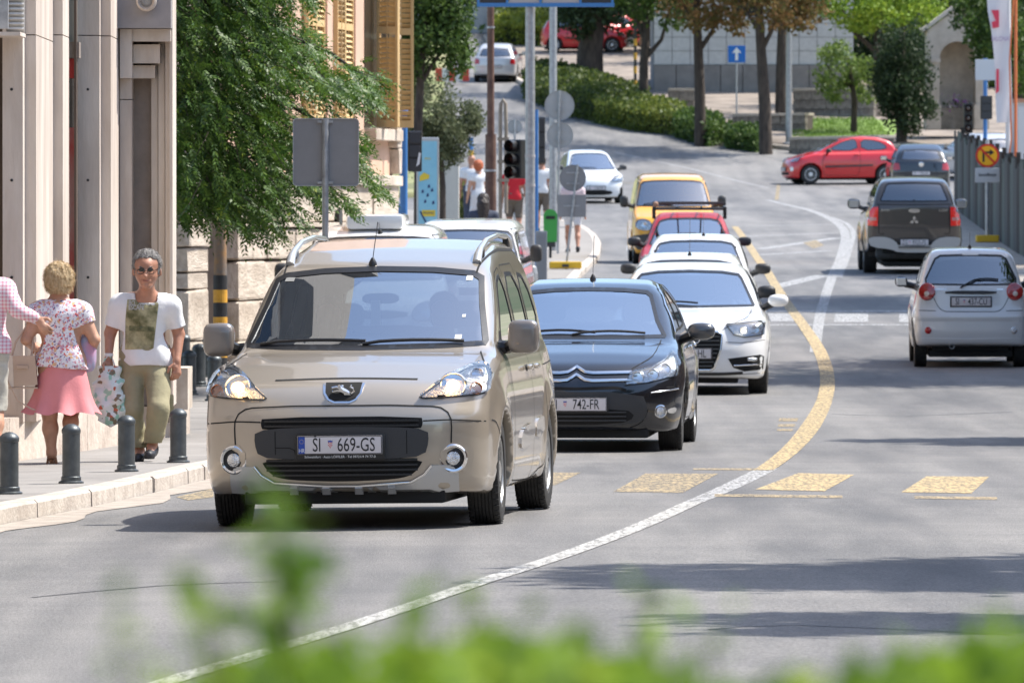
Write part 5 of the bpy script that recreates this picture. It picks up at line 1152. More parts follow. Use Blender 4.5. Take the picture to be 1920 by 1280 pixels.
# ------------------------------------------------------------------ setting materials
def asphalt():
    m = bpy.data.materials.new('worn_asphalt'); m.use_nodes = True; n = m.node_tree.nodes; L = m.node_tree.links; b = n['Principled BSDF']
    tc = n.new('ShaderNodeTexCoord')
    def noise(sc, st=(1, 1, 1), det=6, ro=.6):
        mp = n.new('ShaderNodeMapping'); mp.inputs['Scale'].default_value = st; L.new(tc.outputs['Object'], mp.inputs[0])
        z = n.new('ShaderNodeTexNoise'); z.inputs['Scale'].default_value = sc; z.inputs['Detail'].default_value = det; z.inputs['Roughness'].default_value = ro; L.new(mp.outputs[0], z.inputs[0]); return z.outputs[0]
    def mix(f, a, c, bl='MIX'):
        x = n.new('ShaderNodeMix'); x.data_type = 'RGBA'; x.blend_type = bl
        if isinstance(f, float): x.inputs[0].default_value = f
        else: L.new(f, x.inputs[0])
        for i, v in ((6, a), (7, c)):
            if isinstance(v, tuple): x.inputs[i].default_value = v
            else: L.new(v, x.inputs[i])
        return x.outputs[2]
    def rng_(v, a, c, lo=0, hi=1):
        r = n.new('ShaderNodeMapRange'); r.inputs[1].default_value = a; r.inputs[2].default_value = c; r.inputs[3].default_value = lo; r.inputs[4].default_value = hi; L.new(v, r.inputs[0]); return r.outputs[0]
    big = rng_(noise(.35, (1, .2, 1), 3), .38, .62); mid = rng_(noise(2.2, (1.0, .12, 1), 7), .35, .7); fine = rng_(noise(70, (1, .35, 1), 3, .8), .3, .7); streak = rng_(noise(1.3, (.25, 1.2, 1), 5), .4, .62)
    c = mix(big, (.105, .104, .103, 1), (.205, .197, .186, 1)); c = mix(mid, c, mix(.5, c, (.28, .265, .25, 1))); lane = rng_(noise(.9, (1.6, .03, 1), 2), .42, .62); c = mix(lane, c, mix(.3, c, (.07, .07, .075, 1))); c = mix(streak, c, mix(.22, c, (.09, .09, .095, 1)))
    f2 = rng_(noise(70, (1, .35, 1), 3, .8), .3, .7, .62, 1.38)
    vm = n.new('ShaderNodeVectorMath'); vm.operation = 'SCALE'; L.new(c, vm.inputs[0]); L.new(f2, vm.inputs['Scale']); L.new(vm.outputs[0], b.inputs['Base Color'])
    b.inputs['Roughness'].default_value = .72; b.inputs['Specular IOR Level'].default_value = .35
    bp = n.new('ShaderNodeBump'); bp.inputs['Strength'].default_value = .5; bp.inputs['Distance'].default_value = .006; L.new(fine, bp.inputs['Height']); L.new(bp.outputs[0], b.inputs['Normal'])
    return m
def roadpaint(name, col, worn=.5, sc=7):
    """painted marking worn through to the tarmac"""
    m = bpy.data.materials.new(name); m.use_nodes = True; n = m.node_tree.nodes; L = m.node_tree.links; b = n['Principled BSDF']; tc = n.new('ShaderNodeTexCoord')
    mp = n.new('ShaderNodeMapping'); mp.inputs['Scale'].default_value = (2.2, .25, 1); L.new(tc.outputs['Object'], mp.inputs[0])
    z = n.new('ShaderNodeTexNoise'); z.inputs['Scale'].default_value = sc; z.inputs['Detail'].default_value = 8; z.inputs['Roughness'].default_value = .75; L.new(mp.outputs[0], z.inputs[0])
    r = n.new('ShaderNodeMapRange'); r.inputs[1].default_value = worn-.22; r.inputs[2].default_value = worn+.24; L.new(z.outputs[0], r.inputs[0])
    x = n.new('ShaderNodeMix'); x.data_type = 'RGBA'; x.inputs[6].default_value = (*col, 1); x.inputs[7].default_value = (.17, .165, .155, 1); L.new(r.outputs[0], x.inputs[0]); L.new(x.outputs[2], b.inputs['Base Color'])
    iv = n.new('ShaderNodeMath'); iv.operation = 'SUBTRACT'; iv.inputs[0].default_value = 1.32; iv.use_clamp = True; L.new(r.outputs[0], iv.inputs[1]); L.new(iv.outputs[0], b.inputs['Alpha'])
    b.inputs['Roughness'].default_value = .75; return m
ASPH = asphalt()
PWHITE = roadpaint('white_road_paint', (.54, .53, .50), .52, 14); PYEL = roadpaint('yellow_road_paint', (.60, .43, .18), .50, 15); PFADE = roadpaint('faded_road_paint', (.46, .46, .46), .50, 16); PYFADE = roadpaint('faded_yellow_paint', (.48, .35, .16), .46, 14)
PAVE = mat('pavement_asphalt', (.22, .205, .19), .85, var=.16, vscale=1.5, bump=.3, bscale=90)
KERB = mat('pale_kerb_stone', (.52, .47, .41), .8, col2=(.36, .31, .265), vscale=5, bump=.5, bscale=35)
GUT = mat('dusty_gutter', (.34, .295, .25), .9, var=.22, vscale=4, bump=.3, bscale=60)
STONE = mat('pale_limestone', (.64, .565, .49), .85, col2=(.43, .355, .295), vscale=2.2, bump=.5, bscale=18, stretch=(1, 1, .22))
STONE2 = mat('weathered_limestone', (.62, .54, .45), .85, col2=(.40, .33, .26), vscale=2.6, bump=.8, bscale=12)
STONED = mat('dark_limestone', (.34, .28, .235), .85, col2=(.22, .18, .15), vscale=2, bump=.4, bscale=20)
ROCK = mat('grey_wall_stone', (.30, .265, .22), .9, col2=(.15, .13, .105), vscale=3, bump=.9, bscale=9)
GREYST = mat('grey_render', (.27, .26, .25), .85, var=.12, vscale=3, bump=.2, bscale=30)
PLAST = mat('pink_plaster', (.66, .45, .33), .9, col2=(.54, .36, .26), vscale=.9, bump=.2, bscale=40)
SHUT = mat('ochre_shutter_paint', (.62, .43, .20), .6, var=.12, vscale=6, bump=.2, bscale=50, stretch=(1, 1, .2))
OCHD = mat('ochre_reveal', (.34, .19, .07), .7, var=.1)
BRUSH = mat('brown_wood', (.10, .07, .05), .8, var=.3, vscale=4, stretch=(1, 1, .15), bump=.3)
BARK = mat('tree_bark', (.085, .065, .05), .95, col2=(.035, .027, .022), vscale=9, stretch=(1, 1, .25), bump=1, bscale=18)
def leafmat(name, c1, c2, c3=None, sc=3.0, rough=.42, tr=.35):
    m = bpy.data.materials.new(name); m.use_nodes = True; n = m.node_tree.nodes; L = m.node_tree.links; b = n['Principled BSDF']
    g = n.new('ShaderNodeNewGeometry'); tc = n.new('ShaderNodeTexCoord'); z = n.new('ShaderNodeTexNoise'); z.inputs['Scale'].default_value = sc; L.new(tc.outputs['Object'], z.inputs[0])
    cr = n.new('ShaderNodeValToRGB'); e = cr.color_ramp.elements; e[0].position = .25; e[0].color = (*c1, 1); e[1].position = .8; e[1].color = (*c2, 1)
    if c3: q = e.new(.93); q.color = (*c3, 1)
    a = n.new('ShaderNodeMath'); a.operation = 'MULTIPLY_ADD'; a.inputs[1].default_value = .55; L.new(g.outputs['Random Per Island'], a.inputs[0])
    mu = n.new('ShaderNodeMath'); mu.operation = 'MULTIPLY'; mu.inputs[1].default_value = .55; L.new(z.outputs[0], mu.inputs[0]); L.new(mu.outputs[0], a.inputs[2]); L.new(a.outputs[0], cr.inputs[0])
    L.new(cr.outputs[0], b.inputs['Base Color']); b.inputs['Roughness'].default_value = rough+.12; b.inputs['Specular IOR Level'].default_value = .28
    t = n.new('ShaderNodeBsdfTranslucent'); L.new(cr.outputs[0], t.inputs[0]); mx = n.new('ShaderNodeMixShader'); mx.inputs[0].default_value = tr
    L.new(b.outputs[0], mx.inputs[1]); L.new(t.outputs[0], mx.inputs[2]); L.new(mx.outputs[0], n['Material Output'].inputs[0]); return m
LF_ASH = leafmat('glossy_dark_leaf', (.028, .070, .012), (.095, .17, .025), (.28, .34, .04), 2.5, .33, .3)
LF_MID = leafmat('mid_green_leaf', (.03, .065, .016), (.095, .155, .03), None, 1.5)
LF_OLV = leafmat('grey_olive_leaf', (.07, .09, .04), (.17, .19, .10), None, 1.5, .5)
LF_BRT = leafmat('bright_lime_leaf', (.10, .19, .02), (.26, .36, .04), (.42, .46, .05), 1.2)
LF_BRN = leafmat('browned_leaf', (.09, .10, .03), (.24, .13, .05), (.30, .14, .06), 1.0, .6)
LF_DRK = leafmat('dark_evergreen_leaf', (.018, .04, .018), (.05, .08, .03), None, 1.5)
LF_HDG = leafmat('hedge_leaf', (.025, .05, .015), (.12, .155, .03), None, .9)
LF_FG = leafmat('fresh_hedge_leaf', (.07, .15, .012), (.24, .36, .03), (.40, .48, .05), 5, .45, .45)
GRASS = leafmat('grass_blade', (.08, .16, .025), (.20, .30, .05), None, 1)
# ------------------------------------------------------------------ ground helpers
def slab(name, poly, dz, m, parent=None, thick=.35, flat=False, step=None):
    """ground piece that follows the land; poly in plan"""
    pts = dens(poly, step or 2.0); nb = len(pts); ed = [(i, (i+1) % nb) for i in range(nb)]
    ys = [q[1] for q in poly]; xs = [q[0] for q in poly]; g = []
    for y in np.arange(math.floor(min(ys)), max(ys), 2.0):
        for x in np.arange(math.floor(min(xs)), max(xs), 2.0): g.append((x+.013, y+.017))
    g = np.array(g); g = g[inpoly(g, poly)] if len(g) else g
    if len(g): bp = np.array(pts); g = g[(((g[:, None]-bp[None])**2).sum(2).min(1)) > .2]
    vo, _, fo, _, _, _ = delaunay_2d_cdt([Vector(q) for q in pts+[tuple(q) for q in g]], ed, [], 0, 1e-6)
    V2 = np.array([tuple(q) for q in vo]); Fc = np.array([tuple(q) for q in fo if len(q) == 3]); Fc = Fc[inpoly(V2[Fc].mean(1), poly)]
    a = V2[Fc]; cr = (a[:, 1, 0]-a[:, 0, 0])*(a[:, 2, 1]-a[:, 0, 1])-(a[:, 1, 1]-a[:, 0, 1])*(a[:, 2, 0]-a[:, 0, 0]); Fc[cr < 0] = Fc[cr < 0][:, ::-1]
    z = gz(V2[:, 0], V2[:, 1])+dz; V = np.concatenate([V2, z[:, None]], 1)
    if thick:
        e = {(q[i], q[(i+1) % 3]) for q in Fc.tolist() for i in range(3)}; be = [k for k in e if (k[1], k[0]) not in e]; n0 = len(V)
        B = V.copy(); B[:, 2] -= thick; V = np.concatenate([V, B]); Fc = np.concatenate([Fc, np.array([(b, a, a+n0) for a, b in be]), np.array([(b, a+n0, b+n0) for a, b in be])])
    return obj_from(name, V, Fc.astype(np.int64), m, parent)
def ribbon(name, pts, w_, dz, m, parent=None, px=True):
    """painted line through points (px, py, width)"""
    P3 = [G(q[0], q[1]) if px else Vector((q[0], q[1], 0)) for q in pts]; ws = [q[2] if len(q) > 2 else w_ for q in pts]
    out = []; 
    n = len(P3)
    def cr(p0, p1, p2, p3, t): return .5*((2*p1)+(p2-p0)*t+(2*p0-5*p1+4*p2-p3)*t*t+(3*p1-p0-3*p2+p3)*t**3)
    for i in range(n-1):
        a, b, c, d = P3[max(0, i-1)], P3[i], P3[i+1], P3[min(n-1, i+2)]; k = max(2, int((c-b).length/.7))
        for j in range(k+(i == n-2)): t = j/k; out.append((cr(a, b, c, d, t), ws[i]+(ws[i+1]-ws[i])*t))
    v, f = [], []
    for i, (p, ww) in enumerate(out):
        t = (out[min(i+1, len(out)-1)][0]-out[max(i-1, 0)][0]); t.z = 0; t.normalize(); nn = Vector((t.y, -t.x, 0))*ww/2
        for q in (p-nn, p+nn): v.append((q.x, q.y, float(gz(q.x, q.y))+dz))
    f = [(2*i, 2*i+1, 2*i+3, 2*i+2) for i in range(len(out)-1)]; return obj_from(name, v, f, m, parent)
def patch(name, quad, dz, m, parent=None):
    """painted block, corners as picture points"""
    P3 = [G(*q) for q in quad]; v, f = [], []; N = 6
    for i in range(N+1):
        for j in range(N+1):
            a = P3[0].lerp(P3[1], i/N); b = P3[3].lerp(P3[2], i/N); p = a.lerp(b, j/N); v.append((p.x, p.y, float(gz(p.x, p.y))+dz))
    f = [(i*(N+1)+j, (i+1)*(N+1)+j, (i+1)*(N+1)+j+1, i*(N+1)+j+1) for i in range(N) for j in range(N)]; return obj_from(name, v, f, m, parent)
# ------------------------------------------------------------------ foliage
def leaves(name, C, size, m, parent, asp=.55, bend=.25, kind=None, droop=0):
    n = len(C); a = rng.normal(size=(n, 3)); a[:, 2] -= droop; a /= np.linalg.norm(a, axis=1, keepdims=True); b = np.cross(a, rng.normal(size=(n, 3))); b /= np.linalg.norm(b, axis=1, keepdims=True)+1e-9; c = np.cross(a, b)
    s = size*(.6+.8*rng.random((n, 1))); L_ = a*s; Wd = b*s*asp*.5
    V = np.stack([C, C+L_*.5+Wd+c*s*bend*.3, C+L_, C+L_*.5-Wd+c*s*bend*.3], 1).reshape(-1, 3)
    Fq = np.arange(4*n).reshape(n, 4); o = obj_from(name, V, Fq, m, parent)
    if kind: o['kind'] = kind
    return o
def crown_pts(blobs, n, shell=.55, lumps=9, jag=.22):
    vol = np.array([b[1][0]*b[1][1]*b[1][2] for b in blobs])**.75; cnt = (vol/vol.sum()*n).astype(int); out = []
    for (c, r), k in zip(blobs, cnt):
        # sub clumps
        L_ = max(4, int(lumps)); d = rng.normal(size=(L_, 3)); d /= np.linalg.norm(d, axis=1, keepdims=True); cc = d*(.55+.38*rng.random((L_, 1)))
        i = rng.integers(0, L_, k); q = rng.normal(size=(k, 3)); q /= np.linalg.norm(q, axis=1, keepdims=True); rr = (shell+(1-shell)*rng.random((k, 1)))*(.30+jag*rng.random((k, 1)))
        out.append((cc[i]+q*rr)*np.array(r)+np.array(c))
    return np.concatenate(out)
def tree(name, label, base, top, crown, n, size, m, trunk_r=.15, limbs=(), group=None, lumps=14, cat='tree', droop=0, bark=None):
    """tapered trunk with limbs (points relative to base) and a leafy crown"""
    t = thing(name, label, cat, base, group=group); b = MB(); pts = [(0, 0, -.3)]+list(top); k = len(pts)
    b.tube(pts, [trunk_r*(1.25-.65*i/(k-1)) for i in range(k)], 10); b.build('trunk', bark or BARK, t, smooth=True)
    for l in limbs: MB().tube(l[1:], [l[0]*(1-.6*i/(len(l)-2)) for i in range(len(l)-1)], 7).build('branch', bark or BARK, t, smooth=True)
    leaves('crown', crown_pts(crown, n, lumps=lumps), size, m, t, droop=droop, kind='stuff'); return t
def hedge(name, label, poly, h, n, m, size=.07, group=None, z0=0, round_=.2, cat='hedge', prof=None):
    """clipped or loose hedge on a plan polygon: leaves all over its surface and some inside, twiggy core"""
    c = np.mean(np.array(poly), 0); t = thing(name, label, cat, (c[0], c[1], float(gz(c[0], c[1]))+z0), group=group)
    A = np.array(poly); lo, hi = A.min(0), A.max(0); g = rng.random((n*5, 2))*(hi-lo)+lo; g = g[inpoly(g, poly)][:n]; k = len(g)
    dd = np.array([_edge(A, q) for q in g]); hh = h*(1-round_*np.exp(-dd/(.25*h+.05)))*(1+.10*np.sin(g[:, 0]*1.9+g[:, 1]*1.3)+.06*np.sin(g[:, 0]*5.1-g[:, 1]*3.7))
    if prof is not None: hh = hh*prof(g)
    u = rng.random(k); z = np.where(u < .55, hh-.12*h*rng.random(k), hh*rng.random(k)**.8)
    C = np.stack([g[:, 0]-c[0], g[:, 1]-c[1], z+gz(g[:, 0], g[:, 1])-float(gz(c[0], c[1]))], 1)
    # side skin
    E = dens(poly, .3); m2 = int(k*.6); i = rng.integers(0, len(E), m2); e = np.array(E)[i]+rng.normal(size=(m2, 2))*.06; zz = rng.random(m2)*h*.92
    C2 = np.stack([e[:, 0]-c[0], e[:, 1]-c[1], zz+gz(e[:, 0], e[:, 1])-float(gz(c[0], c[1]))], 1)
    leaves('foliage', np.concatenate([C, C2]), size, m, t, kind='stuff', asp=.7)
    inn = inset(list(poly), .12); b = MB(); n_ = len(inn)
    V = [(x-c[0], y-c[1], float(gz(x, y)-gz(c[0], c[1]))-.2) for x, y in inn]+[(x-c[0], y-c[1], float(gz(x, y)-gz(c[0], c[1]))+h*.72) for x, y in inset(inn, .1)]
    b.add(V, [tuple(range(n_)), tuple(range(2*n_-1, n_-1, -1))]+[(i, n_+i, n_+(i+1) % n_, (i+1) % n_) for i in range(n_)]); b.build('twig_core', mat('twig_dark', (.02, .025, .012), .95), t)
    return t
def _edge(A, q):
    B = np.roll(A, -1, 0); d = B-A; t = np.clip(((q-A)*d).sum(1)/((d*d).sum(1)+1e-9), 0, 1); return np.linalg.norm(q-A-d*t[:, None], axis=1).min()
def stone_unit(seed=0, m=None):
    bm = bmesh.new(); bmesh.ops.create_cube(bm, size=1); bmesh.ops.bevel(bm, geom=bm.edges[:], offset=.045, segments=1, affect='EDGES'); r = random.Random(seed)
    for v in bm.verts: v.co += Vector((r.uniform(-.02, .02), r.uniform(-.03, .03), r.uniform(-.02, .02)))
    me = bpy.data.meshes.new('stone_block'); bm.to_mesh(me); bm.free(); me.materials.append(m); me.polygons.foreach_set('use_smooth', [False]*len(me.polygons)); return me
def stones(parent, m, rects, depth, name='stone', y=0):
    """blocks on a wall face: rects (x0, x1, z0, z1) in the wall's own axes; face towards -y"""
    key = 'st_'+m.name
    if key not in WHEELS: WHEELS[key] = [stone_unit(i, m) for i in range(5)]
    for (x0, x1, z0, z1) in rects:
        o = bpy.data.objects.new(name, random.choice(WHEELS[key])); link(o, parent); dd = depth*random.uniform(.75, 1.15)
        o.location = ((x0+x1)/2, y-dd*.2, (z0+z1)/2); o.scale = (x1-x0-.014, dd, z1-z0-.014)
        if random.random() < .5: o.rotation_euler = (0, 0, math.pi); 
def courses(x0, x1, zs, w_, jitter=.25, skip=None):
    out = []
    for a, b in zip(zs[:-1], zs[1:]):
        x = x0; 
        while x < x1-.02:
            e = min(x1, x+w_*random.uniform(1-jitter, 1+jitter))
            if x1-e < w_*.35: e = x1
            if not skip or not skip((x+e)/2, (a+b)/2): out.append((x, e, a, b))
            x = e
    return out
def bx(name, m, parent, x0, x1, y0, y1, z0, z1, bev=0):
    return MB().box(x0, x1, y0, y1, z0, z1, bev=bev).build(name, m, parent)
# ================================================================== THE PLACE
def S(o): o['kind'] = 'structure'; return o
# ground and road
gxs = np.concatenate([np.arange(-400, -60, 40), np.arange(-60, 61, 12), np.arange(100, 401, 40)]); gys = np.concatenate([np.arange(-60, 420, 12), np.arange(440, 900, 40)])
V = [(x, y, float(gz(0, y))-.16) for x in gxs for y in gys]; ny = len(gys)
S(obj_from('ground', V, [(i*ny+j, (i+1)*ny+j, (i+1)*ny+j+1, i*ny+j+1) for i in range(len(gxs)-1) for j in range(ny-1)], mat('dry_earth', (.22, .19, .13), .95, col2=(.12, .14, .06), vscale=.3)))
road = S(slab('road', [(-12, 2), (18, 2), (26, 420), (-14, 420)], 0, ASPH, thick=0))
# kerb line on the left
KL = [G(-90, 1004), G(0, 984), G(140, 957), G(281, 926), G(398, 895)]
KL = [(p.x, p.y) for p in KL]
KL = [(KL[0][0]-4, KL[0][1]-30)]+KL+[(-1.62, 66), (-1.38, 70), (-1.32, 75), (-1.7, 79), (-2.75, 82), (-2.78, 100), (-1.85, 110), (-.9, 116), (.3, 122), (.75, 130), (1.4, 150), (1.9, 168), (2.0, 185), (1.6, 198), (.2, 208), (-9, 220)]
def smoothline(p, n=2):
    for _ in range(n):
        q = [p[0]]
        for i in range(len(p)-1): a, b = p[i], p[i+1]; q += [(a[0]*.75+b[0]*.25, a[1]*.75+b[1]*.25), (a[0]*.25+b[0]*.75, a[1]*.25+b[1]*.75)]
        p = q+[p[-1]]
    return p
def offline(p, d):
    out = []
    for i in range(len(p)):
        a, b = p[max(0, i-1)], p[min(len(p)-1, i+1)]; t = Vector((b[0]-a[0], b[1]-a[1])).normalized(); out.append((p[i][0]-t.y*d, p[i][1]+t.x*d))
    return out
def kerb(line, lens, m, parent, h=.115, w_=.17, side=1):
    """kerb stones end to end, each its own block"""
    pts = [Vector((*q, 0)) for q in line]; cum = [0]
    for a, b in zip(pts[:-1], pts[1:]): cum.append(cum[-1]+(b-a).length)
    def at(s):
        s = min(max(s, 0), cum[-1]); i = max(0, min(len(cum)-2, int(np.searchsorted(cum, s)-1))); t = (s-cum[i])/(cum[i+1]-cum[i]+1e-9); p = pts[i].lerp(pts[i+1], t); d = (pts[i+1]-pts[i]).normalized(); return p, Vector((-d.y, d.x, 0))*side
    s = 0
    while s < cum[-1]-.3:
        p0, _ = at(s); L_ = lens(p0.y)*random.uniform(.9, 1.1); v = []; K = 3; j = random.uniform(-.012, .012); g = .008
        for k in range(K+1):
            p, n = at(s+g+(L_-2*g)*k/K); z = float(gz(p.x, p.y)); q = p+n*w_
            v += [(p.x+n.x*j, p.y+n.y*j, z-.1), (p.x+n.x*(j+.004), p.y+n.y*(j+.004), z+h-.018), (p.x+n.x*(j+.022), p.y+n.y*(j+.022), z+h), (q.x, q.y, z+h), (q.x, q.y, z-.1)]
        f = [(5*k+i, 5*k+i+1, 5*k+5+i+1, 5*k+5+i) for k in range(K) for i in range(4)]+[(4, 3, 2, 1, 0), tuple(5*K+i for i in range(5))]
        f = [tuple(reversed(q)) for q in f] if side > 0 else f
        o = obj_from('kerb_stone', v, f, m, parent); s += L_
kl = smoothline(KL, 2)
pave = S(slab('pavement', offline(kl, .17)+[(-22, 222), (-22, 18)], .113, PAVE, thick=.3))
kerb(kl, lambda y: 1.05 if y < 76 else 3.0, KERB, pave)
gl = [q for q in kl if 30 < q[1] < 82]
S(slab('gutter', [(q[0]+.01, q[1]) for q in gl]+[(q[0]+.30-.1*math.sin(q[1]*1.7), q[1]) for q in reversed(gl)], .004, GUT, thick=0, step=.7))
rv = random.Random(3)
hv = []; hn = 25
for i in range(hn):
    a = R(-20+140*i/(hn-1)); 
    for j, (r_, z_) in enumerate(((430, 8), (520, 40), (640, 85), (820, 120))): hv.append((r_*math.cos(a), r_*math.sin(a)*1.0, z_*(1+.15*math.sin(3.1*i+j)) if j else 8))
S(obj_from('hill', hv, [(4*i+j, 4*i+j+1, 4*i+5+j, 4*i+4+j) for i in range(hn-1) for j in range(3)], mat('unseen_hill_cover', (.035, .055, .022), .95, col2=(.09, .085, .05), vscale=.05), smooth=True))  # unseen hill, added to cut the bright horizon mirrored in the cars
# ---- markings
def mk(o, nm=None): o.parent = road; return o
mk(ribbon('centre_line', [(150, 1345, .12), (300, 1283, .12), (480, 1228, .12), (700, 1160, .12), (900, 1092, .12), (1060, 1040, .12), (1200, 987, .13), (1300, 942, .13)], .12, .0045, PWHITE))
mk(ribbon('faded_line', [(1300, 942, .13), (1370, 912, .16), (1440, 878, .17)], .13, .0025, PFADE))
mk(ribbon('yellow_line', [(1432, 882, .15), (1480, 846, .17), (1520, 800, .19), (1546, 750, .17), (1551, 705, .17), (1538, 660, .17), (1512, 618, .17), (1478, 572, .17), (1448, 525, .17), (1420, 484, .17), (1395, 447, .17), (1378, 425, .16)], .16, .0055, PYEL))
mk(ribbon('old_line', [(1528, 660, .14), (1536, 600, .16), (1548, 555, .17), (1566, 505, .18), (1582, 462, .2), (1585, 440, .22), (1574, 422, .22), (1546, 405, .22), (1510, 392, .2), (1470, 383, .18), (1440, 375, .16)], .16, .0025, PFADE))
mk(ribbon('old_line', [(1574, 520, .12), (1592, 470, .12), (1600, 440, .12), (1588, 420, .12), (1560, 408, .12)], .12, .0034, PFADE))
for a, b in (((1400, 424), (1560, 421)), ((1400, 443), (1566, 437)), ((1425, 467), (1570, 446)), ((1420, 478), (1560, 470)), ((1445, 540), (1545, 516))): mk(ribbon('old_hatch_line', [(*a, .35), (*b, .35)], .35, .0025, PFADE))
mk(ribbon('old_line', [(1460, 345, .1), (1456, 375, .12)], .1, .003, PYFADE)); mk(ribbon('old_line', [(1150, 285, .12), (1300, 318, .12), (1440, 352, .12)], .12, .0034, PFADE))
mk(ribbon('old_line', [(1120, 340, .15), (1210, 345, .15)], .2, .003, PYFADE)); mk(ribbon('old_line', [(1180, 470, .15), (1190, 430, .15)], .1, .0025, PFADE))
for q in ([(1210, 888), (1347, 888), (1280, 924), (1150, 922)], [(1497, 887), (1602, 890), (1546, 921), (1416, 918)], [(1738, 893), (1855, 894), (1822, 925), (1690, 923)]): mk(patch('crossing_bar', q, .003, PYEL if q[0][0] > 1300 else PYFADE))
mk(patch('crossing_bar', [(950, 886), (1090, 886), (1040, 910), (900, 910)], .003, PYFADE))
for q in ([(1340, 926), (1580, 929), (1580, 934), (1340, 931)], [(1715, 930), (1870, 932), (1870, 937), (1715, 935)], [(1300, 878), (1440, 878), (1440, 882), (1300, 881)], [(330, 932), (400, 916), (400, 932), (352, 938)]): mk(patch('crossing_edge_line', q, .0028, PYFADE))
for q in ([(1462, 784), (1497, 784), (1495, 790), (1460, 790)], [(1460, 795), (1492, 795), (1490, 800), (1458, 800)], [(1458, 804), (1488, 804), (1486, 808), (1456, 808)], [(1505, 455), (1530, 450), (1545, 460), (1525, 466)]): mk(patch('small_marking', q, .003, PYFADE))
for q in ([(1566, 588), (1628, 588), (1628, 604), (1564, 604)], [(1686, 588), (1712, 588), (1712, 604), (1686, 604)], [(1440, 588), (1490, 588), (1488, 603), (1446, 603)]): mk(patch('crossing_bar', q, .0034, PFADE))
TAR = mat('tar_seam', (.05, .05, .052), .6, var=.3, vscale=8)
for q in ([(1425, 290), (1480, 306), (1560, 330), (1620, 345)], [(1200, 700), (1290, 690), (1420, 706), (1600, 700)], [(1560, 776), (1700, 780), (1900, 772)], [(60, 1120), (300, 1098), (520, 1090)], [(1330, 1180), (1500, 1172), (1900, 1190)]): mk(ribbon('tar_seam', [(a, b, .035) for a, b in q], .035, .0018, TAR))
mk(patch('stop_line', [(1440, 608), (1712, 608), (1712, 610), (1442, 610)], .0031, PFADE)); mk(patch('stop_line', [(1440, 582), (1712, 582), (1712, 585), (1442, 585)], .0031, PFADE))
# ================================================================== left stone building
def pier_px(parent, name, m, a, b, D, z0, z1, deep, x_left=None):
    x0, x1 = (a-960)*D/F, (b-960)*D/F
    return MB().box(x0 if x_left is None else x_left, x1, D, D+deep, z0, z1).build(name, m, parent)
sb = thing('stone_building', 'pale stone building with tall pilasters and a stone plinth at the left edge', 'building', (0, 0, 0))
zg = .36
SEG = [(-60, 5, 62.6, .9, BRUSH), (5, 43, 62.0, .6, STONE), (46, 68, 62.25, 2.4, STONE), (98, 118, 64.55, .9, STONE), (147, 187, 66.0, .5, STONE), (189, 208, 66.2, 1.5, STONE), (225, 247, 67.6, .6, STONE),
       (250, 284, 67.95, .5, STONED), (284, 296, 67.85, .5, STONE), (297, 309, 67.8, .5, STONE), (310, 323, 67.7, .8, STONE)]
SEGJ = {(5, 43): (1.62, 4.0), (46, 68): (4.0,), (98, 118): (4.0,), (147, 187): (1.6, 4.0), (189, 208): (4.0,), (225, 247): (2.95, 3.1)}
for a, b, D, dp, m in SEG:
    js = [zg]+[CH+(YH-y)*D/F for y in {(5, 43): (70,), (46, 68): (66,), (98, 118): (66,), (147, 187): (67,), (189, 208): (68,), (225, 247): (187, 147)}.get((a, b), ())]+[7.5]
    for z0, z1 in zip(js[:-1], js[1:]):
        o = pier_px(sb, 'pilaster_block', m, a, b, D, z0+.004, z1-.004, dp+rv.uniform(0, .01))
    if m is STONE:                                             # fixing holes in the stone faces
        if b-a > 30:
            for py in (168, 338, 520): c = P((a+b)/2-2, py, D); MB().cyl((c.x, D-.004, c.z), (c.x, D+.01, c.z), .012, n=8).build('fixing_hole', BLACK, sb)
bx('back_wall', STONED, sb, -30, -2.93, 68.5, 68.8, .2, 7.5); bx('corner_pier', STONE, sb, (318-960)*67.6/F, (323.5-960)*67.6/F, 67.62, 67.95, zg, 7.5)
# glazed entrance with a red poster between the pilasters
x0, x1 = (118-960)*65.9/F, (148-960)*65.9/F
dr = bx('glazed_door', mat('dark_glazing', (.06, .065, .07), .15, coat=1), sb, x0, x1, 65.7, 65.8, zg, CH+(YH-82)*65.8/F)
bx('door_head', STONED, dr, x0, x1+.02, 65.6, 65.82, CH+(YH-110)*65.8/F, CH+(YH-80)*65.8/F); bx('fanlight', mat('milky_glass', (.32, .36, .35), .2, coat=.6), dr, x0, x1, 65.7, 65.8, CH+(YH-80)*65.8/F, 6)
bx('door_post', BRUSH, dr, x1-.02, x1, 65.55, 65.72, zg, 6); bx('red_panel', mat('poster_red', (.62, .04, .035), .5), dr, x0, x1-.022, 65.68, 65.699, CH+(YH-148)*65.8/F, CH+(YH-111)*65.8/F)
pf = mat('poster_print', (.62, .05, .04), .5, col2=(.55, .42, .38), vscale=2.2, stretch=(1, 1, .6)); bx('poster', pf, dr, x0, x1-.022, 65.68, 65.699, .9, CH+(YH-240)*65.8/F)
# louvred grille and ledge upper left
for i in range(7):
    z = CH+(YH-(2+9.2*i))*61.8/F; MB().box(-.07, .07, -.03, .03, -.008, .008, Matrix.Translation(((30-960)*61.8/F, 61.75, z)) @ Matrix.Rotation(R(-28), 4, 'X')).build('louvre_slat', mat('pale_metal', (.5, .49, .47), .6), sb)
bx('louvre_frame', STEEL, sb, (-30-960)*61.7/F, (17-960)*61.7/F, 61.6, 61.7, CH+(YH-55)*61.7/F, 5); bx('ledge', STONE, sb, (-60-960)*61.6/F, (43-960)*61.6/F, 61.3, 61.98, CH+(YH-69)*61.6/F, CH+(YH-62)*61.6/F)
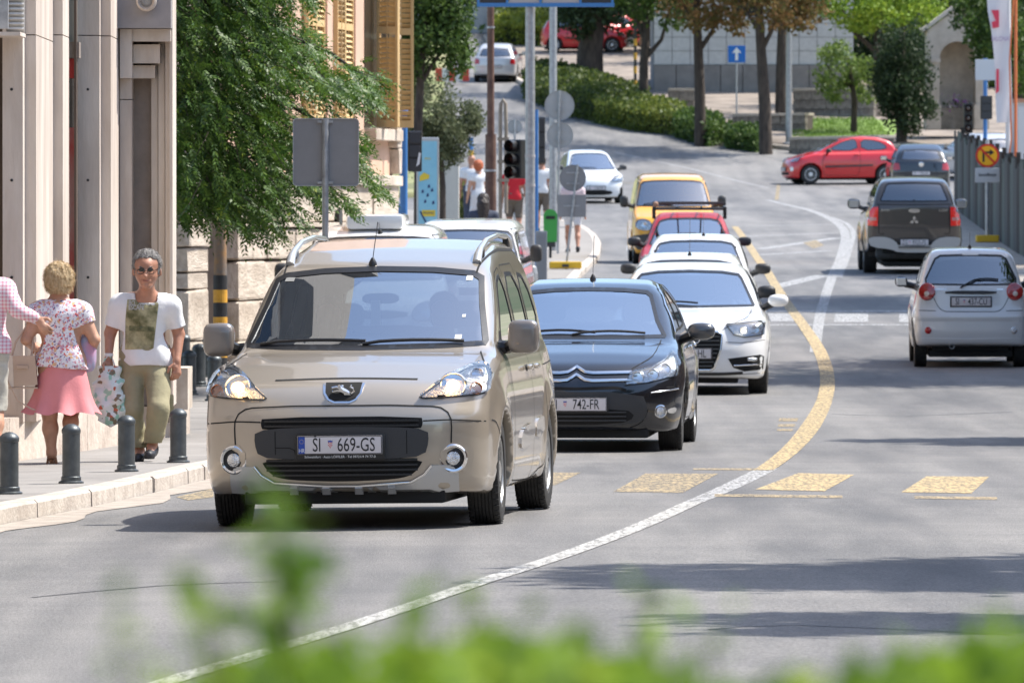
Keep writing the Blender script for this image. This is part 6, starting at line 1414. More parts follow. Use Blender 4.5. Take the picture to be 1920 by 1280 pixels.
# nested lintels of the blind niche
for (a, b, t, q, D, m) in ((247, 320, 55, 78, 67.5, STONE), (250, 300, 84, 119, 67.62, STONE), (250, 291, 123, 147, 67.7, STONE), (225, 247.5, 55, 147, 67.45, STONE)):
    MB().box((a-960)*D/F, (b-960)*D/F, D, D+.5, CH+(YH-q)*D/F, CH+(YH-t)*D/F).build('lintel', m, sb)
bx('frieze', mat('grey_frieze', (.27, .25, .25), .85, var=.12, vscale=3), sb, (210-960)*67.5/F, (322-960)*67.5/F, 67.35, 67.9, CH+(YH-54)*67.5/F, 7)
c = P(275, 3, 67.3); o = MB().lathe([(.085, .1), (.085, -.05), (.07, -.06), (.055, -.02), (.0, -.015)], 28, 'y').build('round_medallion', STONE, sb, smooth=True); o.location = c; MB().lathe([(.05, -.022), (.03, -.035), (0, -.03)], 20, 'y').build('medallion_boss', GREYST, o, smooth=True)
# plinth in one pale blotched stone, running into depth
e0, e1 = Vector((-4.7, 54.6, 0)), Vector((-2.83, 70.3, 0)); pl_ = []
N = 9
for i in range(N):
    a, b = e0.lerp(e1, i/N), e0.lerp(e1, (i+1)/N); zt0 = .47-.14*i/N; zt1 = .47-.14*(i+1)/N; g = .006*(b-a).normalized()
    v = [(a.x+g.x, a.y+g.y, -.1), (b.x-g.x, b.y-g.y, -.1), (b.x-3.0, b.y-g.y, -.1), (a.x-3, a.y+g.y, -.1), (a.x+g.x, a.y+g.y, zt0), (b.x-g.x, b.y-g.y, zt1), (b.x-3, b.y-g.y, zt1), (a.x-3, a.y+g.y, zt0)]
    obj_from('plinth_block', v, [(0, 3, 2, 1), (4, 5, 6, 7), (0, 1, 5, 4), (1, 2, 6, 5), (2, 3, 7, 6), (3, 0, 4, 7)], mat('pale_plinth_stone', (.60, .53, .45), .85, col2=(.42, .34, .28), vscale=3, bump=.5, bscale=20), sb)
bx('end_stone', STONE2, sb, P(318, 0, 69).x, P(352, 0, 69).x, 69, 70, .3, CH+(YH-690)*69/F)
# upper mass of the same building (above and left of the picture; mirrors in the windscreens)
um = bx('upper_wall', mat('upper_grey_stone', (.17, .155, .145), .85, var=.1), sb, -26, -3.1, 69.0, 84, 7.5, 27)
bx('upper_wall', MATS['upper_grey_stone'], sb, -26, -4.6, 60.9, 68.9, 7.6, 27)
for zz in (9, 13, 17, 21):
    for xx in (-6.4, -9, -12, -15):
        f = bx('window', STONE, sb, xx-.75, xx+.75, 60.75, 60.9, zz-.2, zz+2.2); bx('window_pane', mat('dark_pane', (.02, .022, .025), .08, coat=1), f, xx-.55, xx+.55, 60.72, 60.76, zz, zz+2)
# near-side neighbour wholly left of the picture
nb_ = thing('grey_building', 'grey rendered house continuing the left side of the street before the stone building', 'building', (0, 0, 0))
bx('wall', mat('warm_grey_render', (.30, .27, .25), .9, var=.08), nb_, -20, -7.2, 20, 58, 0, 15)
for yy in range(24, 57, 4):
    for zz in (2.5, 6.3, 10.1):
        f = bx('window', STONE, nb_, -7.3, -7.13, yy-.7, yy+.7, zz, zz+2.1); bx('window_pane', MATS['dark_pane'], f, -7.16, -7.1, yy-.5, yy+.5, zz+.15, zz+1.95)
# ================================================================== pink building with ochre shutters
P1 = Vector((-3.78, 96.6, 0)); P2 = Vector((-1.64, 110, 0)); dd = (P2-P1); LW = dd.length; dn = dd.normalized(); rot = math.atan2(dn.y, dn.x)
def U(px): k = (px-960)/F; return (k*P1.y-P1.x)/(dn.x-k*dn.y)
def ZU(px, py): return CH+(YH-py)*(P1.y+U(px)*dn.y)/F
pb = thing('pink_building', 'pink plastered building with ochre shutters above rusticated stone blocks, left of the street', 'building', P1, rot)
ug = float(gz(-3.4, 97)); U0 = U(330)
bx('wall', PLAST, pb, U(428), LW-.02, 0, 9, 2.42, 15); bx('wall_core', STONED, pb, U(428), LW-.03, .06, 9, -.2, 2.42); bx('end_wall', PLAST, pb, U0, U(428)-.01, .5, 9, 2.8, 15)
bx('pier_core', STONED, pb, U0, U(368), .06, 1.2, -.2, 15); bx('recess_door', BRUSH, pb, U(368), U(428), .55, .62, -.1, 2.9); bx('recess_wall', STONED, pb, U(395), U(428), .45, .56, -.1, 3)
MB().tube([(U(374), .38, 0), (U(374), .38, 5)], .045, 8).build('downpipe', mat('brown_pipe', (.22, .17, .14), .6), pb)
zs = [0, .45, .95, 1.42, 1.86, 2.40]
stones(pb, STONE2, courses(U0, U(368), [-.05, .5, 1.12, 1.32, 1.62, 1.9, 2.5, 3.1], 1.3), .22, y=0)
stones(pb, STONE2, courses(U(429), LW-.05, [-.05, .46, .95], 1.45)+courses(U(429), LW-.05, [.96, 1.44], 2.4)+courses(U(429), LW-.05, [1.46, 1.84], .95, .12), .2, y=0)
stones(pb, STONE2, courses(U(429), LW-.05, [1.93, 2.42], 1.5), .14, y=0)
bx('string_course', STONE2, pb, U(429), LW+.03, -.16, .0, 1.86, 1.92, bev=.01); bx('base_moulding', STONE2, pb, U(429), LW+.03, -.14, .02, 2.42, 2.56, bev=.015)
MB().lathe([(.13, -.14), (.13, -.10), (.10, -.10), (.10, -.02), (0, -.02)], 24, 'y').build('round_vent', BLACK, pb).location = (U(617), -.02, ZU(617, 408))
stones(pb, STONE2, [(LW-.34*(1.0 if i % 2 else .62), LW+.03, 2.58+.36*i, 2.58+.36*(i+1)) for i in range(16)], .16, 'quoin', y=0)
def shutter(parent, u0, u1, z0, z1, ang, hinge):
    """louvred leaf: frame, middle rail and slats"""
    t = bx('shutter', SHUT, parent, 0, .035, -.03, .03, 0, z1-z0); w_ = u1-u0
    t.location = (u0 if hinge == 0 else u1, -.06, z0); t.rotation_euler = (0, 0, ang if hinge == 0 else math.pi+ang)
    fr = MB(); fr.box(w_-.04, w_, -.03, .03, 0, z1-z0); fr.box(.035, w_-.04, -.028, .028, 0, .1); fr.box(.035, w_-.04, -.028, .028, z1-z0-.09, z1-z0); zm = (z1-z0)*.44
    fr.box(.035, w_-.04, -.028, .028, zm, zm+.09); fr.box(w_/2-.008, w_/2+.008, -.034, -.026, .1, z1-z0-.09); fr.build('shutter_frame', SHUT, t)
    key = ('slat', round(w_, 2))
    if key not in WHEELS:
        b = MB().box(.036, w_-.041, -.036, .036, -.004, .004, Matrix.Rotation(R(-48), 4, 'X')); s_ = b.build('slat', SHUT, None); COL.objects.unlink(s_); WHEELS[key] = s_.data
    z = .13
    while z < z1-z0-.11:
        if not zm-.02 < z < zm+.11: o = link(bpy.data.objects.new('slat', WHEELS[key]), t); o.location = (0, 0, z)
        z += .07
    return t
zsill = ZU(712, 242)
for a, b in ((566, 597), (621, 651)):
    wn = bx('window', OCHD, pb, U(a)-.02, U(b)+.02, -.02, .02, zsill, zsill+2.9); shutter(wn, U(a), (U(a)+U(b))/2-.005, zsill+.03, zsill+2.85, 0, 0); shutter(wn, (U(a)+U(b))/2+.005, U(b), zsill+.03, zsill+2.85, 0, 1)
    bx('window_sill', STONE2, wn, U(a)-.1, U(b)+.1, -.13, .01, zsill-.12, zsill-.005)
wn = bx('window', mat('window_dark', (.03, .025, .02), .3), pb, U(690)-.3, U(730), -.01, .02, zsill, zsill+2.9)
shutter(wn, U(722), U(722)+.33, zsill+.02, zsill+2.9, R(-82), 0)
ll = shutter(wn, U(700)-.33, U(700), zsill+.02, zsill+2.9, R(70), 1)
bx('window_sill', STONE2, wn, U(684), U(735), -.16, .01, zsill-.16, zsill-.005, bev=.01)
for px in (540, 607, 660):
    bx('pilaster_strip', PLAST, pb, U(px), U(px)+.4, -.05, .0, 2.57, 12)
# ================================================================== far side: verge, walls, hedges, trees
RK = [(930, 140), (965, 152), (985, 166), (1020, 182), (1060, 196), (1120, 213), (1180, 229), (1255, 249), (1330, 264), (1400, 273), (1480, 283), (1560, 289), (1640, 291), (1720, 290), (1800, 284)]
rk = [(G(*q).x, G(*q).y) for q in RK]; rk = [(rk[0][0]-.6, 345), (rk[0][0]-.1, 330)]+rk
rk = smoothline(rk, 1)
verge = S(slab('verge', offline(rk, .2)+[(60, rk[-1][1]+6), (60, 420), (rk[0][0], 420)], .14, mat('path_gravel', (.23, .19, .155), .9, var=.3, vscale=.8, bump=.3), thick=.3))
kerb(rk, lambda y: 2.2, KERB, verge, h=.145, w_=.2)
S(slab('left_verge', [(-1.9, 232), (-2.1, 262), (-2.6, 300), (-2.7, 345), (-40, 345), (-40, 232)], .13, mat('verge_grass', (.12, .16, .05), .95, col2=(.24, .22, .12), vscale=.6), thick=.3))
def vp(px, D, dz=.14): return on(px, D, dz)
# lawn
la = S(slab('lawn', [(P(1505, 0, 276).x, 273.5), (P(1660, 0, 276).x, 272.5), (P(1700, 0, 284).x, 284), (P(1500, 0, 284).x, 285)], .16, mat('lawn_soil', (.13, .20, .04), .95, var=.2, vscale=2), thick=.1))
n_ = 5000; gx_ = rng.random(n_)*(13.3-10)+9.6; gy_ = 272.8+rng.random(n_)*12
leaves('grass', np.stack([gx_, gy_, gz(gx_, gy_)+.18], 1), .09, GRASS, None, asp=.25, kind='stuff', droop=-1.5)
# low stone walls
def lowwall(label, a, b, h, th, cw=.55, chh=.28, cap=True):
    A, B = Vector(a), Vector(b); d = B-A; L_ = d.length; z = min(float(gz(A.x, A.y)), float(gz(B.x, B.y)))+.1
    t = thing('stone_wall', label, 'wall', (A.x, A.y, z), math.atan2(d.y, d.x)); bx('wall_core', mat('wall_core_dark', (.12, .10, .085), .95), t, 0.02, L_-.02, .05, th, -.6, h)
    n = max(2, int(h/chh)); zz = [h*i/n for i in range(-1, n+1)]; stones(t, ROCK, courses(0, L_, zz, cw, .35), .16, y=.04); stones(t, ROCK, [(0, .3, z0, z1) for z0, z1 in zip(zz[:-1], zz[1:])], .14, y=.02)
    if cap: 
        x = 0
        while x < L_: e = min(L_, x+rv.uniform(.8, 1.1)); bx('coping_stone', mat('coping_pale', (.45, .39, .32), .9, var=.15, vscale=3), t, x+.005, e-.005, -.08, th+.06, h, h+.1, bev=.015); x = e
    return t
def W2(px, D): return (P(px, 0, D).x, D, 0)
lowwall('low stone wall with pale coping beside the grey lamp post', W2(1483, 267), W2(1651, 261.5), .66, .5)
lowwall('stone wall with pale coping behind the dark hatchback', W2(1653, 261), W2(1790, 259), .50, .5)
lowwall('low stone wall behind the one-way arrow sign', W2(1375, 279), W2(1512, 277), .6, .4)
lowwall('stone block wall left of the one-way arrow sign, below the white tiled building', W2(1252, 290), W2(1302, 290), .75, .5)
lowwall('long garden wall behind the lawn', W2(1488, 288), W2(1640, 286), 1.0, .4)
# white tiled building
wb_ = thing('tiled_building', 'long white tiled building with a grey stone base behind the street trees', 'building', (P(1226, 0, 302).x, 302, float(gz(5, 302))))
Wd = P(1600, 0, 302).x-P(1226, 0, 302).x; bx('wall_core', GREYST, wb_, 0, Wd, .05, 8, -.5, 9); TL = mat('white_wall_tile', (.47, .47, .44), .7, var=.08, vscale=5)
for i in range(11):
    for j in range(9): bx('wall_panel', TL, wb_, Wd*i/11+.012, Wd*(i+1)/11-.012, .0, .06, 1.15+.52*j+.01, 1.15+.52*(j+1)-.01)
for i in range(9): bx('base_stone', mat('base_grey_stone', (.20, .19, .175), .9, var=.15, vscale=2), wb_, Wd*i/9+.015, Wd*(i+1)/9-.015, -.12, .05, -.4, 1.13)
for px in (1395, 1290):
    x = P(px, 0, 302).x-P(1226, 0, 302).x; f = bx('window', mat('white_frame', (.6, .6, .6), .5), wb_, x-.55, x+.55, -.05, .0, 2.9, 3.9); bx('window_pane', MATS['dark_pane'], f, x-.47, x+.47, -.06, -.04, 2.98, 3.82); bx('window_sill', MATS['white_frame'], f, x-.65, x+.65, -.15, .0, 2.8, 2.9)
yb = thing('yellow_house', 'pale yellow house with dark shutters seen between the street trees', 'house', (P(1120, 0, 335).x, 335, float(gz(4, 335))))
bx('wall', mat('yellow_render', (.50, .40, .23), .9, var=.06), yb, 0, 3.4, 0, 6, -.5, 8)
for x in (.9, 2.3): f = bx('window', BRUSH, yb, x-.35, x+.35, -.05, .01, 1.0, 2.6); bx('window_pane', MATS['dark_pane'], f, x-.28, x+.28, -.06, -.04, 1.1, 2.5)
gb_ = thing('pale_house', 'pale grey house wall behind the trees at the top of the hill', 'house', (P(760, 0, 350).x, 350, float(gz(0, 350))))
bx('wall', mat('pale_render', (.50, .49, .47), .9, var=.06), gb_, 0, 7.0, 0, 8, -1, 9)
for x in (1.4, 3.2, 5.0): f = bx('window', BRUSH, gb_, x-.4, x+.4, -.05, .01, 1.2, 2.9); bx('window_pane', MATS['dark_pane'], f, x-.32, x+.32, -.06, -.04, 1.3, 2.8)
# wayside shrine
D = 273; s_ = F/D; sx0 = P(1738, 0, D).x; bz = CH+(YH-243)/s_; sh = thing('wayside_shrine', 'pale stone shrine with a gabled roof and a round arch beside the dark evergreen', 'shrine', (sx0, D, bz))
wS = (1852-1738)/s_; cx = wS/2; hz = lambda y: (243-y)/s_
SHS = mat('shrine_stone', (.66, .58, .49), .85, col2=(.50, .43, .35), vscale=2, bump=.5, bscale=14)
for x0, x1 in ((0, .42), (wS-.42, wS)): bx('pillar', SHS, sh, x0, x1, 0, 1.4, 0, hz(112), bev=.02); bx('pillar_base', SHS, sh, x0-.05, x1+.05, -.06, 1.45, 0, hz(196), bev=.02); bx('capital', SHS, sh, x0-.04, x1+.04, -.05, 1.43, hz(118), hz(110), bev=.01)
ar = []; r_ = (wS-.84)/2; za = hz(112)
arc = [(cx-r_*math.cos(t), za+r_*math.sin(t)) for t in np.linspace(0, math.pi, 17)]
poly = [(0, za), (0, hz(58)), (cx, hz(16)), (wS, hz(58)), (wS, za)]+arc[::-1]
MB().prism(poly, 0.0, 1.4).build('arched_gable', SHS, sh)
for sgn in (0, 1):
    M = Matrix.Translation((cx, -.1, hz(12))) @ Matrix.Rotation(math.atan2(hz(12)-hz(62), wS/2+.2)*(1 if sgn else -1), 4, 'Y'); b = MB(); b.box(0 if sgn else -(wS/2+.42), (wS/2+.42) if sgn else 0, 0, 1.6, -.02, .1, M); b.build('roof_slab', SHS, sh)
bx('back_wall', mat('shrine_back', (.60, .54, .46), .9, var=.15, vscale=3), sh, .4, wS-.4, 1.3, 1.4, 0, za+r_); bx('altar', ROCK, sh, .45, wS-.45, .5, 1.2, 0, .75)
MB().tube([(cx, .5, hz(14)), (cx, .5, hz(-30))], .04, 6).build('cross_shaft', STEEL, sh)
fl = thing('altar_flowers', 'purple and white flowers set on the altar of the stone shrine', 'flowers', (sx0+cx, D+.5, bz+.76)); 
q = rng.normal(size=(90, 3))*(.28, .12, .14)+(0, 0, .2); leaves('petals', q[:45], .1, mat('purple_petal', (.35, .12, .40), .7), fl, kind='stuff'); leaves('petals', q[45:70], .12, mat('white_petal', (.7, .66, .66), .7), fl, kind='stuff'); leaves('foliage', q[60:]*(1, 1, .6), .14, LF_MID, fl, kind='stuff')
# lamp post, arrow sign, poles
def pole(name, label, cat, base, h, r0, r1, m, parts=()):
    t = thing(name, label, cat, base); MB().tube([(0, 0, -.2), (0, 0, h*.5), (0, 0, h)], [r0, (r0+r1)/2, r1], 14).build('pole', m, t, smooth=True); MB().lathe([(r0*1.9, -.02), (r0*1.9, .03), (r0*1.2, .06)], 14).build('pole_base', m, t); return t
p = G(1479, 270, .14); t = pole('lamp_post', 'tall plain grey lamp post on the pavement corner beside the low stone wall', 'lamp post', p, 9, .11, .075, STEEL)
MB().tube([(0, 0, 8.9), (-.6, 0, 9.1), (-1.4, 0, 9.15)], .04, 8).build('lamp_arm', STEEL, t); MB().blob((-1.6, 0, 9.12), (.35, .12, .07), 2.6).build('lamp_head', STEEL, t, smooth=True)
D = 283; s_ = F/D; p = vp(1381, D); t = pole('road_sign', 'square blue sign with a white arrow pointing up, on a thin post', 'road sign', p, CH+(YH-86)/s_-p.z, .03, .03, STEEL); zc = CH+(YH-102)/s_-p.z
pn = bx('sign_panel', mat('sign_blue', (.012, .14, .48), .35), t, -.31, .31, -.07, -.045, zc-.3, zc+.3, bev=.01)
MB().prism([(-.05, zc-.22), (.05, zc-.22), (.05, zc+.05), (.17, zc+.03), (0, zc+.24), (-.17, zc+.03), (-.05, zc+.05)], -.078, -.069).build('arrow_symbol', WHITEP, pn)
# trees of the verge
def T(label, px, pyb, D, crown, n, size, m, r, top, limbs=(), lump=14, grp='trees along the far verge', droop=0):
    p = vp(px, D); s_ = F/D; Z = lambda y: CH+(YH-y)/s_-p.z; X = lambda x: (x-px)/s_
    cr = [((X(a), dy, Z(b)), (rx/s_, ry, rz/s_)) for a, b, dy, rx, ry, rz in crown]
    return tree('tree', label, p, [(X(a), 0, Z(b)) for a, b in top], cr, n, size, m, r, [(q[0],)+tuple((X(a), 0, Z(b)) for a, b in q[1:]) for q in limbs], grp, lump, droop=droop)
T('street tree with browning crown and a straight trunk left of the grey lamp post', 1436, 262, 266, [(1450, 10, 0, 95, 2.2, 55), (1500, -30, .5, 70, 2, 50), (1400, -60, 0, 90, 2, 60), (1490, 35, -.8, 50, 1.2, 28), (1480, -150, -1, 210, 6, 62)], 10500, .19, LF_BRN, .19, [(1434, 200), (1428, 110), (1422, 20), (1425, -80)], [(.09, (1426, 100), (1460, 30), (1500, -30)), (.08, (1424, 60), (1385, 0), (1370, -50))])
T('street tree with a forked trunk just left of the one-way arrow sign', 1313, 238, 271, [(1320, 0, 0, 85, 2.2, 62), (1360, 38, -.6, 45, 1.2, 30), (1290, -60, 0, 90, 2, 60), (1330, -150, -1, 210, 6, 60)], 10500, .19, LF_BRN, .17, [(1312, 170), (1309, 90), (1306, 20), (1310, -70)], [(.10, (1311, 95), (1335, 60), (1350, 10)), (.07, (1308, 50), (1275, 0), (1260, -40))])
T('slender forked tree behind the clipped hedge, nearest the big dark tree', 1206, 172, 288, [(1215, -5, 0, 80, 2.2, 48), (1180, -40, 0, 70, 2, 50), (1265, 10, 0, 55, 1.6, 40), (1200, -130, -2, 190, 6, 60)], 9500, .19, LF_MID, .15, [(1207, 120), (1212, 60), (1208, 10), (1215, -60)], [(.10, (1210, 110), (1240, 75), (1258, 10)), (.09, (1211, 80), (1190, 30), (1180, -20))])
T('big old tree with a thick dark trunk and drooping crown between two red parked cars', 1105, 142, 303, [(1100, 20, -.5, 62, 1.8, 58), (1085, -50, 0, 90, 2.4, 60), (1140, -10, .4, 50, 1.6, 45)], 7000, .19, LF_DRK, .46, [(1106, 100), (1112, 60), (1110, 0), (1110, -60)], [(.2, (1110, 70), (1140, 20), (1160, -40)), (.2, (1108, 60), (1075, 10), (1060, -40))], droop=.8)
T('dark thick trunked tree standing right behind the grey lamp post', 1465, 190, 287, [(1480, -40, 0, 100, 2.4, 60)], 3000, .2, LF_MID, .2, [(1465, 130), (1466, 60), (1464, -60)])
T('lime green tree with bright feathery crown behind the stone shrine', 1650, 190, 293, [(1660, 30, 0, 90, 2.4, 38), (1590, 15, 0, 60, 2, 48), (1720, 25, 0, 62, 2, 36), (1640, -30, 0, 130, 2.4, 40)], 8500, .17, LF_BRT, .2, [(1648, 140), (1645, 90), (1650, 20)], [(.1, (1645, 100), (1600, 60), (1580, 20)), (.1, (1646, 80), (1700, 50), (1730, 20))])
T('small light green tree leaning over the lawn wall', 1600, 215, 276, [(1580, 130, 0, 52, 1.3, 45), (1620, 150, .4, 40, 1.1, 40), (1560, 165, 0, 25, .8, 28)], 3600, .13, leafmat('light_green_leaf', (.07, .13, .03), (.20, .27, .06), None, 1.5), .10, [(1602, 190), (1598, 160), (1590, 110)], [(.05, (1598, 165), (1560, 140), (1550, 120))])
T('dense dark evergreen column left of the stone shrine', 1690, 243, 271, [(1692, 95, 0, 52, 1.1, 65), (1690, 160, -.2, 58, 1.2, 70), (1700, 205, -.3, 52, 1.1, 45), (1665, 150, 0, 38, 1, 60)], 11000, .13, LF_DRK, .16, [(1690, 200), (1690, 120), (1692, 60)], lump=26)
T('leafy tree hanging over the right side of the stone shrine', 1905, 240, 268, [(1870, 60, -1, 60, 1.8, 75), (1850, 95, -1.5, 42, 1.2, 45), (1905, 130, 0, 50, 1.5, 60), (1830, 20, 0, 40, 1.6, 50)], 7500, .17, LF_MID, .2, [(1906, 180), (1900, 100), (1890, 20)])
# striped pole in the hedge
p = vp(1191, 291); t = pole('striped_pole', 'thin black and yellow striped pole standing in the far hedge', 'pole', p, 6, .055, .05, BLACK)
for i in range(5): MB().cyl((0, 0, .3+i*.5), (0, 0, .55+i*.5), .062, n=12).build('yellow_band', mat('yellow_band_paint', (.62, .34, .03), .5), t)
# hedges
def HP(pts): return [(P(px, 0, D).x, D) for px, D in pts]
hedge('hedge', 'long dark clipped hedge along the bend below the big dark tree', HP([(985, 300), (1075, 288), (1185, 281), (1215, 289), (1120, 300), (1000, 309)]), 1.12, 14000, LF_HDG, .13, 'hedges along the far verge')
hedge('hedge', 'rounded hedge with a yellow green top in front of the slender forked tree', HP([(1120, 284.5), (1195, 279.5), (1270, 277), (1280, 283), (1190, 287)]), .95, 8000, leafmat('yellow_green_hedge_leaf', (.05, .09, .02), (.20, .23, .04), None, 1), .12, 'hedges along the far verge', round_=.35)  # leaf colour ranges from dark green to yellow green
hedge('bush', 'loose bush around the trunk of the forked tree, left of the arrow sign', HP([(1268, 276), (1330, 270.5), (1352, 272), (1345, 277), (1285, 279)]), .95, 5000, LF_MID, .13, 'bushes at the kerb', cat='bush', round_=.5)
hedge('bush', 'small round bush between the two browning trees', HP([(1364, 269.5), (1420, 267), (1430, 269), (1418, 272), (1370, 272.5)]), .80, 3600, LF_MID, .12, 'bushes at the kerb', cat='bush', round_=.5)
hedge('bush', 'low bush beside the striped pole', HP([(1210, 281), (1262, 278), (1268, 281), (1225, 284)]), .9, 2600, LF_OLV, .12, 'bushes at the kerb', cat='bush', round_=.5)
hedge('hedge', 'yellow green hedge at the top of the hill behind the silver hatchback', HP([(925, 336), (1048, 334), (1055, 340), (925, 342)]), 1.15, 6000, leafmat('yellow_hedge_leaf', (.10, .14, .02), (.30, .32, .04), None, 1), .15, 'hedges at the top of the hill')
hedge('hedge', 'second hedge a step higher at the top of the hill', HP([(925, 342), (1030, 341), (1030, 350), (925, 351)]), 1.5, 4500, MATS.get('x') or LF_HDG, .16, 'hedges at the top of the hill')
hedge('hedge', 'hedge at the left foot of the far road behind the bald man', HP([(858, 200), (905, 197), (912, 204), (860, 207)]), 1.2, 3500, leafmat('dry_hedge_leaf', (.09, .13, .03), (.24, .24, .06), None, 1), .08, None)
# backdrop trees
for i, (px, D, zc, r_, m, nn) in enumerate(((700, 345, 8, 3.8, LF_MID, 4200), (1010, 362, 11, 4.5, LF_DRK, 4200), (1165, 352, 10.5, 4.2, LF_DRK, 4200), (1320, 330, 9.8, 4.2, LF_DRK, 5000), (1500, 322, 9, 4.3, LF_MID, 5000), (1640, 318, 7.2, 4.0, LF_DRK, 5000), (1770, 312, 6.8, 4.2, LF_DRK, 5500), (1900, 306, 6.2, 3.8, LF_DRK, 5500), (1560, 345, 10, 4.6, LF_MID, 4500), (1800, 340, 9.5, 5, LF_DRK, 4500))):
    p = vp(px, D); tree('tree', ['tall tree behind the pale grey house', 'dark tree above the hilltop hedges', 'dark tree behind the big old tree', 'dark tree behind the white tiled building, left part', 'green tree behind the white tiled building, right part', 'dark tree behind the lime green tree', 'dark tree closing the view behind the shrine', 'dark tree at the far right edge behind the fence', 'tall tree farthest behind the lime green crown', 'tall dark tree farthest behind the shrine'][i],
        p, [(0, 0, 2), (.1, 0, 5), (0, 0, 8)], [((0, 0, zc-p.z+3.0), (r_, 2.5, r_)), ((r_*.5, .5, zc-p.z+.6), (r_*.8, 2.2, r_*.7)), ((-r_*.6, 0, zc-p.z+1.0), (r_*.7, 2, r_*.7))], nn, .34, m, .25, group='trees closing the view')
# trees left of the far road
def TS(name, label, px, D, crown, n, size, m, r, top, limbs=(), lump=16, dz=.113, droop=0, grp=None):
    p = on(px, D, dz); s_ = F/D; Z = lambda y: CH+(YH-y)/s_-p.z; X = lambda x: (x-px)/s_
    return tree(name, label, p, [(X(a), 0, Z(b)) for a, b in top], [((X(a), dy, Z(b)), (rx/s_, ry, rz/s_)) for a, b, dy, rx, ry, rz in crown], n, size, m, r, [(q[0],)+tuple((X(a), 0, Z(b)) for a, b in q[1:]) for q in limbs], grp, lump, droop=droop)
TS('tree', 'leafy green tree over the blue billboard, right of the pink building', 786, 150, [(780, 40, 0, 75, .9, 70), (850, 60, 0, 48, .7, 62), (820, -20, 0, 80, .9, 60), (770, 110, 0, 45, .7, 45), (855, 115, 0, 26, .5, 30)], 9500, .10, LF_MID, .09, [(786, 330), (784, 240), (790, 120), (800, 20)], [(.04, (788, 160), (830, 90), (850, 40)), (.04, (786, 150), (765, 100), (750, 60))], 26)
TS('olive_tree', 'grey green fine leaved tree behind the blue billboard', 830, 156, [(800, 210, 0, 62, .7, 62), (850, 240, 0, 50, .6, 58), (770, 170, .1, 40, .6, 60), (875, 220, .2, 32, .5, 40), (820, 285, 0, 42, .5, 32), (760, 260, 0, 24, .5, 60)], 14000, .07, LF_OLV, .06, [(830, 350), (826, 280), (815, 200)], [(.03, (826, 290), (860, 240), (875, 215)), (.03, (826, 290), (790, 230), (770, 190))], 24)
# off-picture trees on the right that shade the road
for i, (x, y, z, r) in enumerate(((7.7, 44.6, 8.3, (2.1, 2.4, 1.9)), (10.8, 44.5, 9.5, (3, 2.7, 2)), (7.0, 38.6, 8.0, (1.6, .9, 1.5)), (12.4, 97.5, 8.2, (4.2, 7.0, 2.6)), (9.6, 72, 7.4, (1.7, 1.6, 1.2)), (13.5, 131, 8.8, (4.2, 6.0, 2.5)), (15.0, 149, 9, (2.6, 3.5, 2.5)))):
    tree('tree', ['street tree beyond the right edge whose shade falls across the near road', 'second street tree beyond the right edge, shading the near road', 'slim street tree beyond the right edge, nearest the camera', 'large tree beyond the right edge shading the road under the silver white small car', 'small tree beyond the right edge near the crossing', 'tree beyond the right edge shading the road behind the small car', 'tree beyond the right edge shading the pickup truck'][i],
         (x, y, float(gz(x, y))), [(0, 0, 2), (.1, 0, 4.5), (0, 0, z-.5)], [((0, 0, z), r)], int(7500*r[0]*r[1]/4), .22, LF_MID, .2, group='street trees beyond the right edge', lumps=int(8+r[0]*r[1]))
ob = thing('grey_building', 'rendered building on the right side of the street, beyond the right edge', 'building', (0, 0, 0)); bx('wall', mat('brown_render', (.22, .14, .10), .9, var=.1), ob, 17, 30, 15, 120, -.2, 9)
for yy in range(20, 116, 5): f = bx('window', STONE, ob, 16.9, 17.02, yy-.7, yy+.7, 2, 4); bx('window_pane', MATS['dark_pane'], f, 16.87, 16.95, yy-.55, yy+.55, 2.1, 3.9)
bc = thing('grey_building', 'house added behind the camera, out of view, to darken car reflections', 'building', (0, 0, 0)); bx('wall', mat('dim_render', (.16, .14, .12), .9, var=.1), bc, -26, 30, -46, -38, 0, 15)  # unseen house, added so the car fronts mirror something darker than sky
for xx in range(-22, 28, 5):
    for zz in (2, 6, 10): f = bx('window', STONE, bc, xx-.8, xx+.8, -38.0, -37.9, zz, zz+2.2); bx('window_pane', MATS['dark_pane'], f, xx-.6, xx+.6, -37.9, -37.85, zz+.15, zz+2.05)
for i, (x, y) in enumerate(((-11, -16), (-4, -20), (4, -17), (11, -14), (17, -4))):  # dark trees added out of view to deepen reflections on car fronts
    tree('tree', ['leftmost added tree behind the camera, out of view', 'added tree left of centre behind the camera, out of view', 'added tree right of centre behind the camera, out of view', 'fourth added tree behind the camera, out of view', 'added tree on the right pavement level with the camera, out of view'][i], (x, y, 0), [(0, 0, 2), (.1, 0, 4), (0, 0, 6)], [((0, 0, 6.2), (3.2, 3, 2.8))], 3500, .35, LF_DRK, .2, group='trees added behind the camera to darken reflections', lumps=16)
